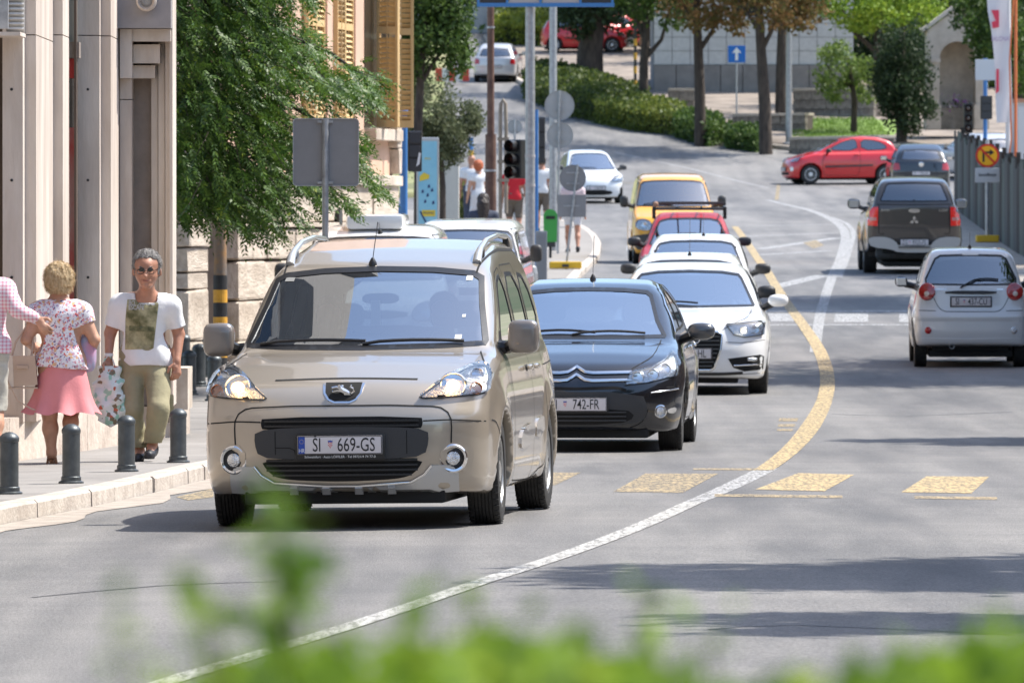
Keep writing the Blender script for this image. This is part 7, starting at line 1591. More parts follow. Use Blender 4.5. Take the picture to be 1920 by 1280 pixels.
# ================================================================== near ash tree with drooping pinnate sprays
def ash():
    base = on(296, 85.5, .113); t = thing('tree', 'dark glossy leaved tree drooping over the pavement between the two left buildings', 'tree', base)
    MB().tube([(0, 0, -.3), (-.03, 0, 1.6), (.05, 0, 3.2), (.1, 0, 5.5), (.3, 0, 8)], [.22, .18, .15, .11, .06], 12).build('trunk', BARK, t, smooth=True)
    poly = [(300, -260), (620, -220), (640, -60), (575, 5), (540, 20), (585, 50), (600, 105), (665, 120), (700, 158), (690, 200), (640, 210), (672, 262), (690, 330), (660, 352), (640, 380), (600, 372), (545, 396), (500, 425), (440, 428), (400, 420), (330, 395), (300, 380)]
    pl = np.array(poly, float); C = []; 
    while len(C) < 7000:
        q = rng.random((4000, 2))*(720-300, 690)+(300, -260); q = q[inpoly(q, poly)]
        d = np.array([_edge(pl, a) for a in q[:1500]]); keep = rng.random(len(d)) < np.clip(.25+d/55, 0, 1); C += q[:1500][keep].tolist()
    LN = [[(470, 60), (600, 95), (660, 115), (715, 155)], [(540, 120), (640, 170), (700, 208)], [(590, 240), (660, 300), (700, 350), (720, 378)], [(540, 320), (620, 370), (655, 402)], [(500, 380), (560, 404)], [(540, -60), (580, 10), (600, 50)]]
    LP = np.array([np.array(l[k])*(1-t)+np.array(l[k+1])*t for l in LN for k in range(len(l)-1) for t in np.linspace(0, 1, 9)])
    Ca = np.array(C); dl_ = np.sqrt(((Ca[:, None]-LP[None])**2).sum(2).min(1)); pk = np.where(Ca[:, 0] < 525, 1, np.where(dl_ < 22, 1, .16)); C = Ca[rng.random(len(Ca)) < pk].tolist()
    C = [c for c in C if not (560 < c[0] < 640 and 215 < c[1] < 300 and rv.random() < .35)][:7000]
    tips = [(700, 140), (712, 150), (690, 175), (735, 200) if False else (700, 195), (715, 365), (700, 350), (690, 340), (655, 395), (640, 385), (520, 440), (500, 432), (560, 408), (575, 60), (590, 95), (545, 30), (600, 380), (465, 430), (340, 405), (675, 270), (665, 250), (640, 130), (655, 135), (670, 128)]
    C += [(a+rv.uniform(-14, 6), b+rv.uniform(-14, 4)) for a, b in tips for _ in range(7)]
    C = np.array(C); n = len(C); D = np.clip(85.5+rng.normal(size=n)*1.5, 82, 89.3); o = np.stack([(C[:, 0]-960)*D/F, D, CH+(YH-C[:, 1])*D/F], 1)
    nm = lambda v: v/(np.linalg.norm(v, axis=-1, keepdims=True)+1e-6)
    dx = np.clip((C[:, 0]-330)/300, -.2, 1); g = rng.normal(size=(n, 3)); d = nm(np.stack([.25+.75*dx+g[:, 0]*.35, g[:, 1]*.5, -.55+g[:, 2]*.35], 1)); Ln = rng.uniform(.16, .30, (n, 1))
    s_ = nm(np.cross(d, (0, 0, 1.))); up = np.cross(s_, d); rl = rng.uniform(-.7, .7, (n, 1)); s2 = s_*np.cos(rl)+up*np.sin(rl); n2 = np.cross(s2, d); V = []
    for j in range(7):
        u = (j+1)/7; p = o+d*Ln*u; p[:, 2] -= .20*Ln[:, 0]*u**3; L_ = .068*(1.05-.45*abs(u-.5))*rng.uniform(.8, 1.2, (n, 1))
        for sg in ((-1, 1) if j < 6 else (0,)):
            dl = nm(s2*sg*.9+d*.55+np.array([0, 0, -.25])+rng.normal(size=(n, 3))*.18) if sg else d; wv = nm(np.cross(dl, n2))*L_*.2; m1 = p+dl*L_*.42+n2*.004
            V.append(np.stack([p, m1+wv, p+dl*L_, m1-wv], 1))
    V = np.concatenate(V).reshape(-1, 3); Fq = np.arange(len(V)).reshape(-1, 4); tw = MB()
    for i in range(0, n, 16): tw.tube([o[i]-d[i]*.25+np.array([0, 0, .06]), o[i], o[i]+d[i]*Ln[i]*.7], [.006, .004, .002], 4)
    o = obj_from('crown', np.array(V)-np.array(base), np.array(Fq), LF_ASH, t); o['kind'] = 'stuff'; tw.v = [tuple(Vector(a)-base) for a in tw.v]; q = tw.build('twigs', BARK, t); q['kind'] = 'stuff'
    for a in ([(310, -40), (420, 20), (520, 60), (620, 100), (690, 150)], [(310, 40), (400, 130), (500, 170), (600, 230), (660, 300)], [(310, 120), (380, 240), (460, 300), (520, 380)], [(310, -120), (450, -90), (560, -40)]):
        MB().tube([P(x, y, 85.5)-base for x, y in a], [.07/(1+i*.8) for i in range(len(a))], 7).build('branch', BARK, t, smooth=True)
ash()
# ================================================================== foreground hedge
def fg():
    t = thing('hedge', 'out of focus fresh green hedge in front of the camera with loose shoots', 'hedge', (0, 4.5, .04)); C = []; 
    def top(px):                                                   # picture height of the clipped mass
        return np.interp(px, [-200, 300, 400, 500, 560, 640, 760, 850, 1000, 1200, 1330, 1420, 1560, 1650, 1780, 1860, 2100], [1400, 1365, 1315, 1255, 1245, 1270, 1245, 1225, 1235, 1270, 1305, 1325, 1315, 1275, 1270, 1250, 1235])
    for i in range(2300):
        px = rng.uniform(-300, 2200); D = rng.uniform(3.7, 5.4); py = top(px)+abs(rng.normal())*60+rng.uniform(-30, 10); C.append(P(px, py, D))
    for i in range(4500): C.append(Vector((rng.uniform(-1.2, 1.2), rng.uniform(3.6, 5.6), rng.uniform(.15, 1.50))))
    shoots = [(500, 935, 5.4, 7), (525, 1000, 5.6, 12), (512, 1070, 5.5, 22), (545, 1130, 5.7, 22), (500, 1180, 5.6, 18), (385, 1120, 5.3, 9), (372, 1180, 5.4, 12), (228, 1210, 5.2, 5), (236, 1255, 5.2, 7), (640, 1170, 6.2, 8), (760, 1150, 6.4, 8), (880, 1120, 6.2, 5), (1210, 1110, 6.2, 4), (1195, 1170, 6.4, 5), (1330, 1220, 6.2, 6), (1700, 1220, 6.5, 9), (1890, 1210, 6.6, 14), (570, 1030, 5.8, 4), (820, 1190, 6.2, 8), (1010, 1200, 6.2, 8)]
    for px, py, D, n in shoots:
        for k in range(int(n*.6+.5)): C.append(P(px+rng.normal()*22, py+rng.normal()*34, D*.72+rng.normal()*.06))
    C = np.array([tuple(c) for c in C])-np.array([0, 4.5, .04]); leaves('foliage', C, .021, LF_FG, t, asp=.62, kind='stuff')
    tw = MB()
    for px, py, D, n in shoots: a = P(px, py-10, D*.72); tw.tube([(a.x+.02, a.y-4.5, 1.2), (a.x+.01, a.y-4.5, a.z-.1), (a.x, a.y-4.5, a.z-.04)], [.003, .002, .001], 5)
    q = tw.build('twigs', BARK, t); q['kind'] = 'stuff'
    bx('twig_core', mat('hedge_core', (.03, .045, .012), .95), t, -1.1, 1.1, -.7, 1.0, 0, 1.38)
fg()
# ================================================================== street furniture
BOL = mat('bollard_iron', (.085, .095, .10), .45, .5, var=.2, vscale=10, bump=.1)
def bollard():
    t = thing('bollard', 'x', 'bollard', (0, 0, 0)); b = MB(); n = 48
    prof = [(.062, .02), (.062, .345), (.066, .35), (.066, .365)]
    v, f = [], []
    for r, z in prof:
        for k in range(n):
            a = 2*math.pi*k/n; rr = r-(.006 if (k % 4 in (1, 2)) and .05 < z+.03 < .36 else 0); v.append((rr*math.cos(a), rr*math.sin(a), z))
    f = [(i*n+k, i*n+(k+1) % n, (i+1)*n+(k+1) % n, (i+1)*n+k) for i in range(3) for k in range(n)]
    b.add(v, f); b.build('shaft', BOL, t, sharp=25)
    MB().lathe([(.067, .36), (.067, .372), (.06, .385), (.045, .40), (.022, .411), (0, .414)], 32).build('dome_cap', BOL, t, smooth=True)
    MB().lathe([(.088, -.02), (.088, .012), (.07, .02), (.07, .045), (.064, .05)], 32).build('base_ring', BOL, t, sharp=30); return t
b0 = bollard(); lab = ['fluted iron bollard on the kerb, leftmost at the picture edge', 'fluted iron bollard on the kerb in front of the blonde woman', 'fluted iron bollard on the kerb in front of the carrier bag', 'fluted iron bollard on the kerb right of the walking man']
for i, (px, py) in enumerate(((17, 928), (133, 908), (237, 886), (334, 869))):
    p = G(px, py-2, .113); o = b0 if i == 0 else copy_tree(b0, p); o.location = p; o['label'] = lab[i]; o['group'] = 'iron bollards along the pavement'; o.rotation_euler = (rv.uniform(-.02, .02), rv.uniform(-.02, .02), rv.random()); o.scale = (1.0, 1.0, 1.0)
for i, (px, D) in enumerate(((355, 84.5), (373, 88), (392, 92), (345, 93), (402, 82))):
    o = copy_tree(b0, on(px, D, .113), label=['distant bollard just above the hand of the walking man', 'second distant bollard behind the walking man', 'distant bollard half hidden by the left wing mirror', 'farthest bollard by the stone pier', 'bollard beside the foot of the yellow and black pole'][i]); o.scale = (1.15,)*3
def tube_thing(name, label, cat, base, h, r, m, lean=None):
    t = thing(name, label, cat, base); e = lean or (0, 0, h); MB().tube([(0, 0, -.1), Vector(e)*.5, e], r, 12).build('pole', m, t, smooth=True); return t
def zat(py, D): return CH+(YH-py)*D/F
# sign seen from the back
D = 72; p = on(610, D, .113); t = tube_thing('road_sign', 'large rounded square road sign seen from behind on a grey post above the beige car', 'road sign', p, zat(224, D)-p.z, .030, STEEL)
BACK = mat('sign_back_grey', (.24, .24, .245), .5, .2, var=.06); x0, x1 = (549-610)*D/F, (673-610)*D/F; z0, z1 = zat(349, D)-p.z, zat(222, D)-p.z
r_ = .035; rp = []
for cx, cz, a0 in ((x1-r_, z1-r_, 0), (x0+r_, z1-r_, 90), (x0+r_, z0+r_, 180), (x1-r_, z0+r_, 270)): rp += [(cx+r_*math.cos(R(a0+18*k)), cz+r_*math.sin(R(a0+18*k))) for k in range(6)]
pn = MB().prism(rp, .034, .046).build('sign_panel', BACK, t); n = len(rp); ri = inset(rp, .008); b = MB()
b.add([(a, .02, c) for a, c in rp]+[(a, .046, c) for a, c in rp]+[(a, .02, c) for a, c in ri]+[(a, .046, c) for a, c in ri], [(i, (i+1) % n, n+(i+1) % n, n+i) for i in range(n)]+[(2*n+i, 3*n+i, 3*n+(i+1) % n, 2*n+(i+1) % n) for i in range(n)]+[(i, 2*n+i, 2*n+(i+1) % n, (i+1) % n) for i in range(n)]); b.build('sign_rim', STEEL, pn)
for z in (z1-.03, z0+.03): MB().box(-.07, .07, .0, .033, z-.012, z+.012).build('clamp', STEEL, t)
for z in (z1-.03, z0+.03):
    for x in (-.055, .055): MB().cyl((x, -.006, z), (x, .0, z), .01, n=8).build('clamp_bolt', STEEL, t)
# striped pole by the pavement
D = 91; p = on(413, D, .113); t = thing('striped_pole', 'thick pole with yellow and black bands at its foot beside the pink building', 'pole', p); rr = .077
MB().tube([(0, 0, -.1), (0, 0, 2.4), (0, 0, 7)], [rr, rr*.92, rr*.8], 20).build('pole', mat('rusty_grey_paint', (.16, .145, .135), .7, col2=(.34, .19, .08), vscale=6, bump=.3), t, smooth=True)
for a, b, m in ((543, 567, 'y'), (567, 594, 'k'), (594, 618, 'y'), (618, 645, 'k'), (645, 670, 'y'), (670, 706, 'k'), (516, 543, 'k')): MB().cyl((0, 0, zat(b, D)-p.z), (0, 0, zat(a, D)-p.z), rr+.004, n=20).build('painted_band', mat('band_yellow', (.66, .34, .04), .6, var=.15, vscale=12) if m == 'y' else mat('band_black', (.03, .03, .032), .6, var=.3), t)
# posts round the crossing
D = 125; p = on(994, D, .113); t = tube_thing('lamp_post', 'thick galvanised post holding the overhead board, left of the blue pole', 'lamp post', p, 10, .078, STEEL); MB().lathe([(.12, 0), (.12, .5), (.1, .6), (.085, .62)], 14).build('post_foot', STEEL, t)
for py in (290, 345): MB().cyl((0, 0, zat(py+5, D)-p.z), (0, 0, zat(py, D)-p.z), .082, n=14).build('sticker_band', mat('dirty_tape', (.40, .38, .37), .7), t)
ov = thing('overhead_board', 'blue framed overhead board with pale and dark panels at the top of the picture', 'sign', (P(1023, 0, D).x, D-.12, zat(14, D))); W_ = (1152-895)*D/F/2
FB = mat('frame_blue', (.05, .20, .46), .45); bx('bottom_rail', FB, ov, -W_, W_, -.05, .05, 0, .06); bx('top_rail', FB, ov, -W_, W_, -.05, .05, 1.2, 1.26)
for x in (-W_, -.62, -.1+.0, .52, W_-.05): bx('upright', FB, ov, x, x+.04, -.052, .048, .06, 1.2)
for a, b, m in ((-W_+.05, -.62, 'k'), (-.57, -.1, 'p'), (-.05, .52, 'p'), (.57, W_-.05, 'k')): bx('board_panel', mat('dark_panel', (.03, .03, .035), .3) if m == 'k' else mat('pale_panel', (.52, .45, .40), .6), ov, a, b, -.02, .03, .06, 1.2)
D = 168; p = on(1037, D, .113); tube_thing('lamp_post', 'second thinner galvanised post right of the blue pole', 'lamp post', p, 12, .082, STEEL)
D = 133; p = on(920, D, .113); t = thing('lamp_post', 'rust brown tapered iron post in the middle of the crossing', 'lamp post', p); RUST = mat('rust_brown_paint', (.085, .04, .03), .6, col2=(.16, .09, .06), vscale=5, bump=.2)
MB().tube([(0, 0, -.1), (0, 0, zat(252, D)-p.z)], [.10, .09], 16).build('post_base', RUST, t, smooth=True); MB().tube([(0, 0, zat(252, D)-p.z), (0, 0, 9)], [.062, .05], 14).build('pole', RUST, t, smooth=True)
for py in (50, 318): MB().cyl((0, 0, zat(py+4, D)-p.z), (0, 0, zat(py, D)-p.z), .068 if py < 100 else .097, n=14).build('clamp_ring', STEEL, t)
D = 137; p = on(938, D, .113); t = thing('signal_post', 'slim tan signal post with a bowed top beside the brown iron post', 'pole', p); TANP = mat('tan_paint', (.26, .22, .17), .6, var=.2)
MB().tube([(0, 0, -.1), (0, 0, zat(210, D)-p.z), (.01, 0, zat(195, D)-p.z), (.045, 0, zat(187, D)-p.z), (.09, 0, zat(195, D)-p.z), (.1, 0, zat(240, D)-p.z), (.1, 0, zat(400, D)-p.z)], .032, 10).build('pole', TANP, t, smooth=True)
for py in (258, 300, 335): MB().box(-.05, .15, -.05, .05, zat(py+6, D)-p.z, zat(py, D)-p.z).build('bracket', TANP, t)
def signal(label, px, py0, py1, D, w_, post=None, back=False, facing=0, lenses=True):
    h = (py1-py0)*D/F; t = thing('traffic_light', label, 'traffic light', P(px, py1, D), facing); W_ = w_*D/F/2
    bx('housing', BLACK, t, -W_, W_, -.08, .08, 0, h, bev=.02); n = 3
    for i in range(3):
        z = h*(i+.5)/3
        if back: bx('back_door', DARKP, t, -W_*.8, W_*.8, -.10, -.075, z-h/7, z+h/7, bev=.01)
        else:
            b = MB(); rr = min(W_*.8, h/6.6)
            b.lathe([(rr, -.22), (rr, -.08), (rr-.008, -.08), (rr-.008, -.22)], 18, 'y', (0, 0, z), open=True); b.build('visor', BLACK, t); MB().lathe([(rr-.01, -.085), (rr*.5, -.1), (0, -.105)], 16, 'y', (0, 0, z)).build('signal_lens', mat('dark_lens', (.05, .015, .012), .2, coat=1), t)
    if post:
        g = on(px+post, D+.15, .1); MB().tube([(g.x-t.location.x, .16, g.z-t.location.z), (g.x-t.location.x, .16, h+.1)], .04, 10).build('pole', mat('signal_blue', (.07, .20, .42), .5), t)
        bx('arm', BLACK, t, min(0, g.x-t.location.x), max(0, g.x-t.location.x), .1, .16, h*.2, h*.3)
    return t
signal('black traffic light with a hooded lens left of the thick galvanised post', 968, 262, 335, 130, 34, facing=R(-35))
signal('narrow black traffic light seen edge on right of the blue pole', 1016, 220, 306, 140, 12, back=True)
signal('slim black traffic light left of the thick blue pole by the pink building', 745, 226, 326, 118.5, 13, back=True)
signal('black traffic light with a white tag right of the thick blue pole', 778, 246, 322, 118.5, 26, back=True)
p = P(783, 300, 118.3); t = thing('paper_tag', 'white curled paper tag hanging on the black traffic light', 'tag', p); MB().prism([(-.02, -.1), (.03, -.06), (.05, .1), (.02, .11), (.0, .0)], -.012, -.004).build('tag_sheet', WHITEP, t)
BLUEP = mat('blue_pole_paint', (.045, .17, .42), .45, var=.12)
D = 143; p = on(1006, D, .113); t = tube_thing('blue_pole', 'slim bright blue pole right of the thick galvanised post', 'pole', p, zat(206, D)-p.z, .033, BLUEP); MB().lathe([(.06, 0), (.06, .04), (.04, .06)], 12).build('pole_base', BLUEP, t)
D = 118; p = on(757, D, .113); t = tube_thing('blue_pole', 'thick blue pole with a capped top at the corner of the pink building', 'pole', p, zat(212, D)-p.z, .058, BLUEP); MB().lathe([(.07, zat(216, D)-p.z), (.07, zat(208, D)-p.z), (.05, zat(204, D)-p.z), (0, zat(203, D)-p.z)], 14).build('pole_cap', BLUEP, t, smooth=True)
D = 121; p = on(735, D, .113); t = thing('blue_cabinet', 'low blue metal cabinet beside the thick blue pole', 'cabinet', p); bx('cabinet_body', BLUEP, t, -.17, .17, -.15, .15, 0, zat(386, D)-p.z, bev=.01); bx('cabinet_lid', BLUEP, t, -.185, .185, -.165, .165, zat(386, D)-p.z, zat(386, D)-p.z+.03); bx('cabinet_door', BLUEP, t, -.15, .15, -.16, -.148, .08, zat(392, D)-p.z)
# billboard
D = 128; p = on(802, D, .113); t = thing('advertising_pillar', 'light blue illuminated advertising panel with yellow shapes on the pavement', 'billboard', p); hb_ = zat(258, D)-p.z; wbb = (822-780)*D/F/2
bx('frame', mat('billboard_frame', (.45, .47, .48), .4, .4), t, -wbb, wbb, -.05, .12, .25, hb_, bev=.02); pn = bx('poster', mat('poster_blue', (.30, .62, .74), .4, col2=(.20, .50, .66), vscale=2), t, -wbb+.03, wbb-.03, -.06, -.048, .35, hb_-.06)
bx('foot', DARKP, t, -.08, .08, 0, .06, 0, .26); YB = mat('poster_yellow', (.72, .55, .05), .5)
MB().prism([(-.13, hb_-.70), (.02, hb_-.66), (.03, hb_-.60), (-.06, hb_-.56), (-.13, hb_-.62)], -.068, -.061).build('yellow_shape', YB, pn); MB().box(-.09, .12, -.068, -.061, hb_-1.26, hb_-1.16).build('yellow_banner', YB, pn)
for x, z in ((-.08, .86), (.0, .92), (.07, .84), (-.04, 1.02), (.09, 1.04), (.02, .78)): MB().prism([(x-.02, hb_-z-.03), (x+.02, hb_-z-.02), (x+.012, hb_-z+.03), (x-.014, hb_-z+.02)], -.067, -.061).build('small_figure', mat('poster_navy', (.02, .05, .16), .5), pn)
text('poster_lettering', 'PROMO', .055, MATS['poster_navy'], pn, Matrix.Translation((.015, -.071, hb_-1.21)) @ Matrix.Rotation(R(90), 4, 'X'), .9); text('poster_lettering', 'EKO', .05, YB, pn, Matrix.Translation((-.0, -.064, hb_-.34)) @ Matrix.Rotation(R(90), 4, 'X'), 1)
MB().tube([(-.12, -.064, hb_-1.18), (-.06, -.066, hb_-1.3), (-.0, -.064, hb_-1.4)], .014, 5).build('dark_stroke', MATS['poster_navy'], pn)
D = 165; p = on(842, D, .113); t = thing('white_pillar', 'plain off-white wall block beside the advertising panel', 'wall', p); bx('wall_block', mat('offwhite_render', (.50, .49, .44), .9, var=.05), t, -.2, .2, 0, 1.5, 0, zat(292, D)-p.z, bev=.01); bx('coping', STONE2, t, -.22, .22, -.03, 1.53, zat(292, D)-p.z, zat(292, D)-p.z+.05)
D = 200; p = on(883, D, .1); t = tube_thing('blue_pole', 'distant blue pole with a yellow band behind the bald man', 'pole', p, zat(258, D)-p.z, .06, BLUEP); MB().cyl((0, 0, zat(292, D)-p.z), (0, 0, zat(282, D)-p.z), .07, n=10).build('yellow_band', MATS['yellow_band_paint'], t)
# signs seen from behind
def signback(label, px, pole_px, D, items, base_py=None, lean=None, m=STEEL, pr=.028):
    p = on(pole_px, D, .113); t = thing('road_sign', label, 'road sign', p); s_ = F/D; X = lambda x: (x-pole_px)/s_; Z = lambda y: CH+(YH-y)/s_-p.z
    topy = min(i[2]-i[3] for i in items); MB().tube([(0, 0, -.1), (X(px), 0, Z(topy))], pr, 10).build('pole', m, t, smooth=True)
    for k, x, y, r, *r2 in items:
        if k == 'c':
            o = MB().lathe([(0, .05), (r/s_, .05), (r/s_, .03), (r/s_-.012, .03), (r/s_-.012, .045), (0, .045)], 32, 'y').build('sign_disc', mat('sign_back_pale', (.36, .37, .37), .5, .2, var=.06) if r2 else BACK, t, sharp=30); o.location = (X(x), 0, Z(y))
            for zz in (-.1, .1): bx('bracket', STEEL, o, -.12, .12, .02, .045, zz-.012, zz+.012)
        else:
            o = bx('sign_plate', BACK, t, X(x)-r/s_, X(x)+r/s_, .03, .05, Z(y)-r2[0]/s_, Z(y)+r2[0]/s_, bev=.008); bx('bracket', STEEL, o, X(x)-.15, X(x)+.15, .015, .03, Z(y)-.012, Z(y)+.012)
    return t
signback('two pale round signs one above the other, seen from behind', 1049, 1046, 165, [('c', 1049, 198, 28, 1), ('c', 1050, 254, 25, 1)], pr=.025)
signback('round sign above a square plate on a leaning post, seen from behind', 1083, 1060, 148, [('c', 1074, 334, 25), ('r', 1072, 386, 27, 21)], pr=.022)
p = on(1060, 148, .113); t = thing('sign_foot', 'yellow rubber foot holding the leaning sign post', 'sign base', p+Vector((0, 0, .01))); bx('foot_block', mat('yellow_rubber', (.66, .40, .02), .6), t, -.30, .30, -.18, .18, 0, .13, bev=.03); bx('foot_handle', DARKP, t, -.06, .06, -.2, -.17, .03, .08)
signback('small distant round sign between the posts, seen from behind', 965, 965, 196, [('c', 965, 238, 14, 1)], pr=.03)
# bin and cabinet
D = 160; p = on(1032, D, .113); t = thing('litter_bin', 'bright green litter bin with rounded top on a post', 'litter bin', p); GRN = mat('bin_green', (.05, .33, .06), .4); zt_ = zat(392, D)-p.z
pr_ = [(-.13, .32), (.13, .32), (.14, zt_-.14)]+[(.14*math.cos(a), zt_-.14+.14*math.sin(a)) for a in np.linspace(.3, math.pi-.3, 7)]+[(-.14, zt_-.14)]; MB().prism(pr_, -.12, .12).build('bin_body', GRN, t, sharp=35); MB().box(-.09, .09, -.135, -.115, zt_-.2, zt_-.14).build('bin_slot', BLACK, t); MB().tube([(0, .1, -.1), (0, .1, .6)], .03, 8).build('post', DARKP, t); bx('ash_tray', DARKP, t, -.1, .1, -.1, .1, .22, .32)
D = 139; p = on(1015, D, .113); t = thing('control_cabinet', 'narrow ribbed grey control cabinet right of the blue pole', 'cabinet', p); zt_ = zat(433, D)-p.z; bx('cabinet_body', mat('cabinet_grey', (.28, .30, .32), .5, .2), t, -.10, .10, -.12, .12, 0, zt_, bev=.01)
for x in (-.07, -.035, 0, .035, .07): bx('rib', MATS['cabinet_grey'], t, x-.006, x+.006, -.135, -.121, .05, zt_-.05)
# ---- right-hand side: site fence, signs, banners
FM = mat('fence_mesh_grey', (.06, .062, .06), .8, var=.45, vscale=3, stretch=(1, 1, .2)); FW = mat('fence_wood_dark', (.035, .029, .025), .9, var=.5, vscale=4, stretch=(2, 2, .2)); FC = mat('fence_cover_green', (.09, .11, .095), .85, var=.15, vscale=2)
A = Vector((10.55, 158, 0)); B = Vector((11.75, 214, 0)); A = Vector((10.1, 152, 0)); B = Vector((11.85, 214, 0)); d_ = B-A; L_ = d_.length; ft = thing('site_fence', 'construction site fence of upright dark boards and grey netting along the right pavement', 'fence', (A.x, A.y, 0), math.atan2(d_.y, d_.x))
x = 0; i = 0
while x < L_:
    Pp = A+d_*(x/L_); z = float(gz(Pp.x, Pp.y)); w_ = rv.uniform(.28, .5); top = (1.9 if x < 30 else 2.0)+rv.uniform(-.06, .06)+(.15 if (i // 6) % 2 else 0)
    mm = FC if (i // 5) % 3 == 0 else FW if (i // 5) % 3 == 1 else FM
    bx('fence_board', mm, ft, x+.01, x+w_-.01, -.03+rv.uniform(-.015, .015), .02, z-.1, z+top)
    if i % 4 == 0: bx('fence_post', FW, ft, x-.05, x+.05, -.12, -.03, z-.1, z+top+.12)
    x += w_; i += 1
for x in range(0, int(L_), 6): Pp = A+d_*(x/L_); z = float(gz(Pp.x, Pp.y)); MB().box(x, x+5.9, -.06, -.03, z+1.5, z+1.56).build('fence_rail', FW, ft)
rp_ = S(slab('right_pavement', [(7.6, 120), (9.2, 155), (9.6, 185), (10.2, 218), (30, 222), (30, 120)], .11, mat('dusty_paving', (.30, .26, .22), .9, var=.2, vscale=2), thick=.3)); kerb([(7.6, 120), (9.2, 155), (9.6, 185), (10.2, 218)], lambda y: 2.5, KERB, rp_, side=-1)
D = 176; p = on(1851, D, .11); t = tube_thing('road_sign', 'yellow round no right turn sign with a plate below on a grey post', 'road sign', p, zat(262, D)-p.z, .045, STEEL); zc = zat(292, D)-p.z; rr = 22*D/F
MB().lathe([(0, -.06), (rr, -.06), (rr, -.045), (0, -.045)], 32, 'y').build('sign_disc', mat('sign_red', (.60, .03, .01), .4), t).location = (0, 0, zc); o = MB().lathe([(0, -.066), (rr*.82, -.066), (rr*.82, -.061), (0, -.061)], 32, 'y').build('sign_face', mat('sign_yellow', (.85, .40, .005), .4), t); o.location = (0, 0, zc)
ab = MB(); ab.box(-.11, -.065, -.072, -.067, -.14, .06); ab.box(-.11, .06, -.072, -.067, .05, .09); ab.prism([(.05, .0), (.15, .07), (.05, .14)], -.072, -.067); ab.build('turn_arrow', INK, o); MB().box(-rr*.85, rr*.85, -.077, -.073, -.022, .022, Matrix.Rotation(R(45), 4, 'Y')).build('red_bar', MATS['sign_red'], o)
zp = zat(328, D)-p.z; pn = bx('sign_plate', mat('plate_grey', (.50, .49, .48), .5), t, -.27, .27, -.06, -.04, zp-.17, zp+.15, bev=.01); text('sign_lettering', 'izvođenje', .10, INK, pn, Matrix.Translation((0, -.063, zp)) @ Matrix.Rotation(R(90), 4, 'X'), 1.0, bold=.002)
bx('foot_block', MATS['yellow_rubber'], t, -.25, .25, -.2, .2, 0, .16, bev=.03)
def banner(px, D, poly, label, pole_px):
    p = on(pole_px, D, .11); t = thing('banner_flag', label, 'flag', p); MB().tube([(0, 0, 0), (0, 0, 9)], .06, 10).build('pole', mat('white_pole', (.62, .60, .60), .4), t, smooth=True); s_ = F/D
    cl = [((x-pole_px)/s_, CH+(YH-y)/s_-p.z) for x, y in poly]; v = []; f = []; N = 14
    L0, R0 = cl[:len(cl)//2], cl[len(cl)//2:][::-1]
    for i in range(N+1):
        u = i/N*(len(L0)-1); k = min(int(u), len(L0)-2); tt = u-k; a = (L0[k][0]*(1-tt)+L0[k+1][0]*tt, L0[k][1]*(1-tt)+L0[k+1][1]*tt); b = (R0[k][0]*(1-tt)+R0[k+1][0]*tt, R0[k][1]*(1-tt)+R0[k+1][1]*tt)
        for j in range(7): w_ = j/6; v.append((a[0]*(1-w_)+b[0]*w_, -.09+.05*math.sin(6*w_+i*.7), a[1]*(1-w_)+b[1]*w_))
    for i in range(N):
        for j in range(6): f.append((i*7+j, i*7+j+1, i*7+8+j, i*7+7+j))
    c = obj_from('flag_cloth', v, f, mat('flag_white', (.66, .64, .66), .7), t, smooth=True)
    return t, c, (lambda x, y: ((x-pole_px)/s_, CH+(YH-y)/s_-p.z))
t, c, q = banner(0, 182, [(1848, -40), (1851, 20), (1858, 60), (1864, 120), (1866, 180), (1868, 230), (1898, 230), (1897, 180), (1895, 120), (1893, 60), (1890, 20), (1888, -40)], 'tall white banner flag with red print on a white pole at the right edge', 1890)
RB = mat('flag_red', (.62, .05, .09), .7)
for poly in ([(1857, 20), (1872, 20), (1872, 52), (1860, 54), (1858, 42), (1866, 40)], [(1867, 130), (1872, 130), (1872, 172), (1866, 176)]): MB().prism([q(*a) for a in poly], -.17, -.16).build('flag_print', RB, c)
text('flag_lettering', 'SALONA', .15, mat('flag_violet', (.35, .25, .4), .7), c, Matrix.Translation((*[q(1874, 72)[0]], -.17, q(0, 74)[1])) @ Matrix.Rotation(R(90), 4, 'X'), .7)
t = tube_thing('banner_pole', 'orange ribboned pole right of the white banner flag', 'pole', on(1904, 180, .11), 7, .035, mat('orange_paint', (.62, .16, .05), .5)); MB().tube([(-.02, -.05, 6), (-.14, -.05, 4), (-.1, -.05, 2.2), (-.24, -.05, 1.2)], .02, 5).build('ribbon', MATS['orange_paint'], t)
p = on(1918, 200, .11); t = thing('white_container', 'white corrugated site container behind the fence at the right edge', 'container', p); hz_ = zat(192, 200)-p.z; bx('container_body', mat('container_white', (.58, .58, .58), .6), t, -.15, 5, 0, 3, 0, hz_)
for i in range(16): bx('corrugation', MATS['container_white'], t, -.12+i*.3, .03+i*.3, -.04, .0, .1, hz_-.1)
bx('roof_edge', mat('terracotta', (.42, .22, .14), .7), t, -.2, 5, -.1, 3, hz_, hz_+.09)
D = 232; p = on(1847, D, .11); t = tube_thing('blue_pole', 'pale blue pole with a white rectangular board in front of the shrine', 'pole', p, zat(110, D)-p.z, .06, BLUEP); bx('sign_plate', mat('board_white', (.55, .56, .58), .5), t, (1828-1847)*D/F, (1866-1847)*D/F, -.09, -.06, zat(151, D)-p.z, zat(112, D)-p.z, bev=.01)
signal('black three lens traffic light in front of the shrine altar', 1815, 194, 250, 228, 17); signal('black traffic light on the pale blue pole near the shrine', 1849, 180, 224, 231.5, 22, back=True)
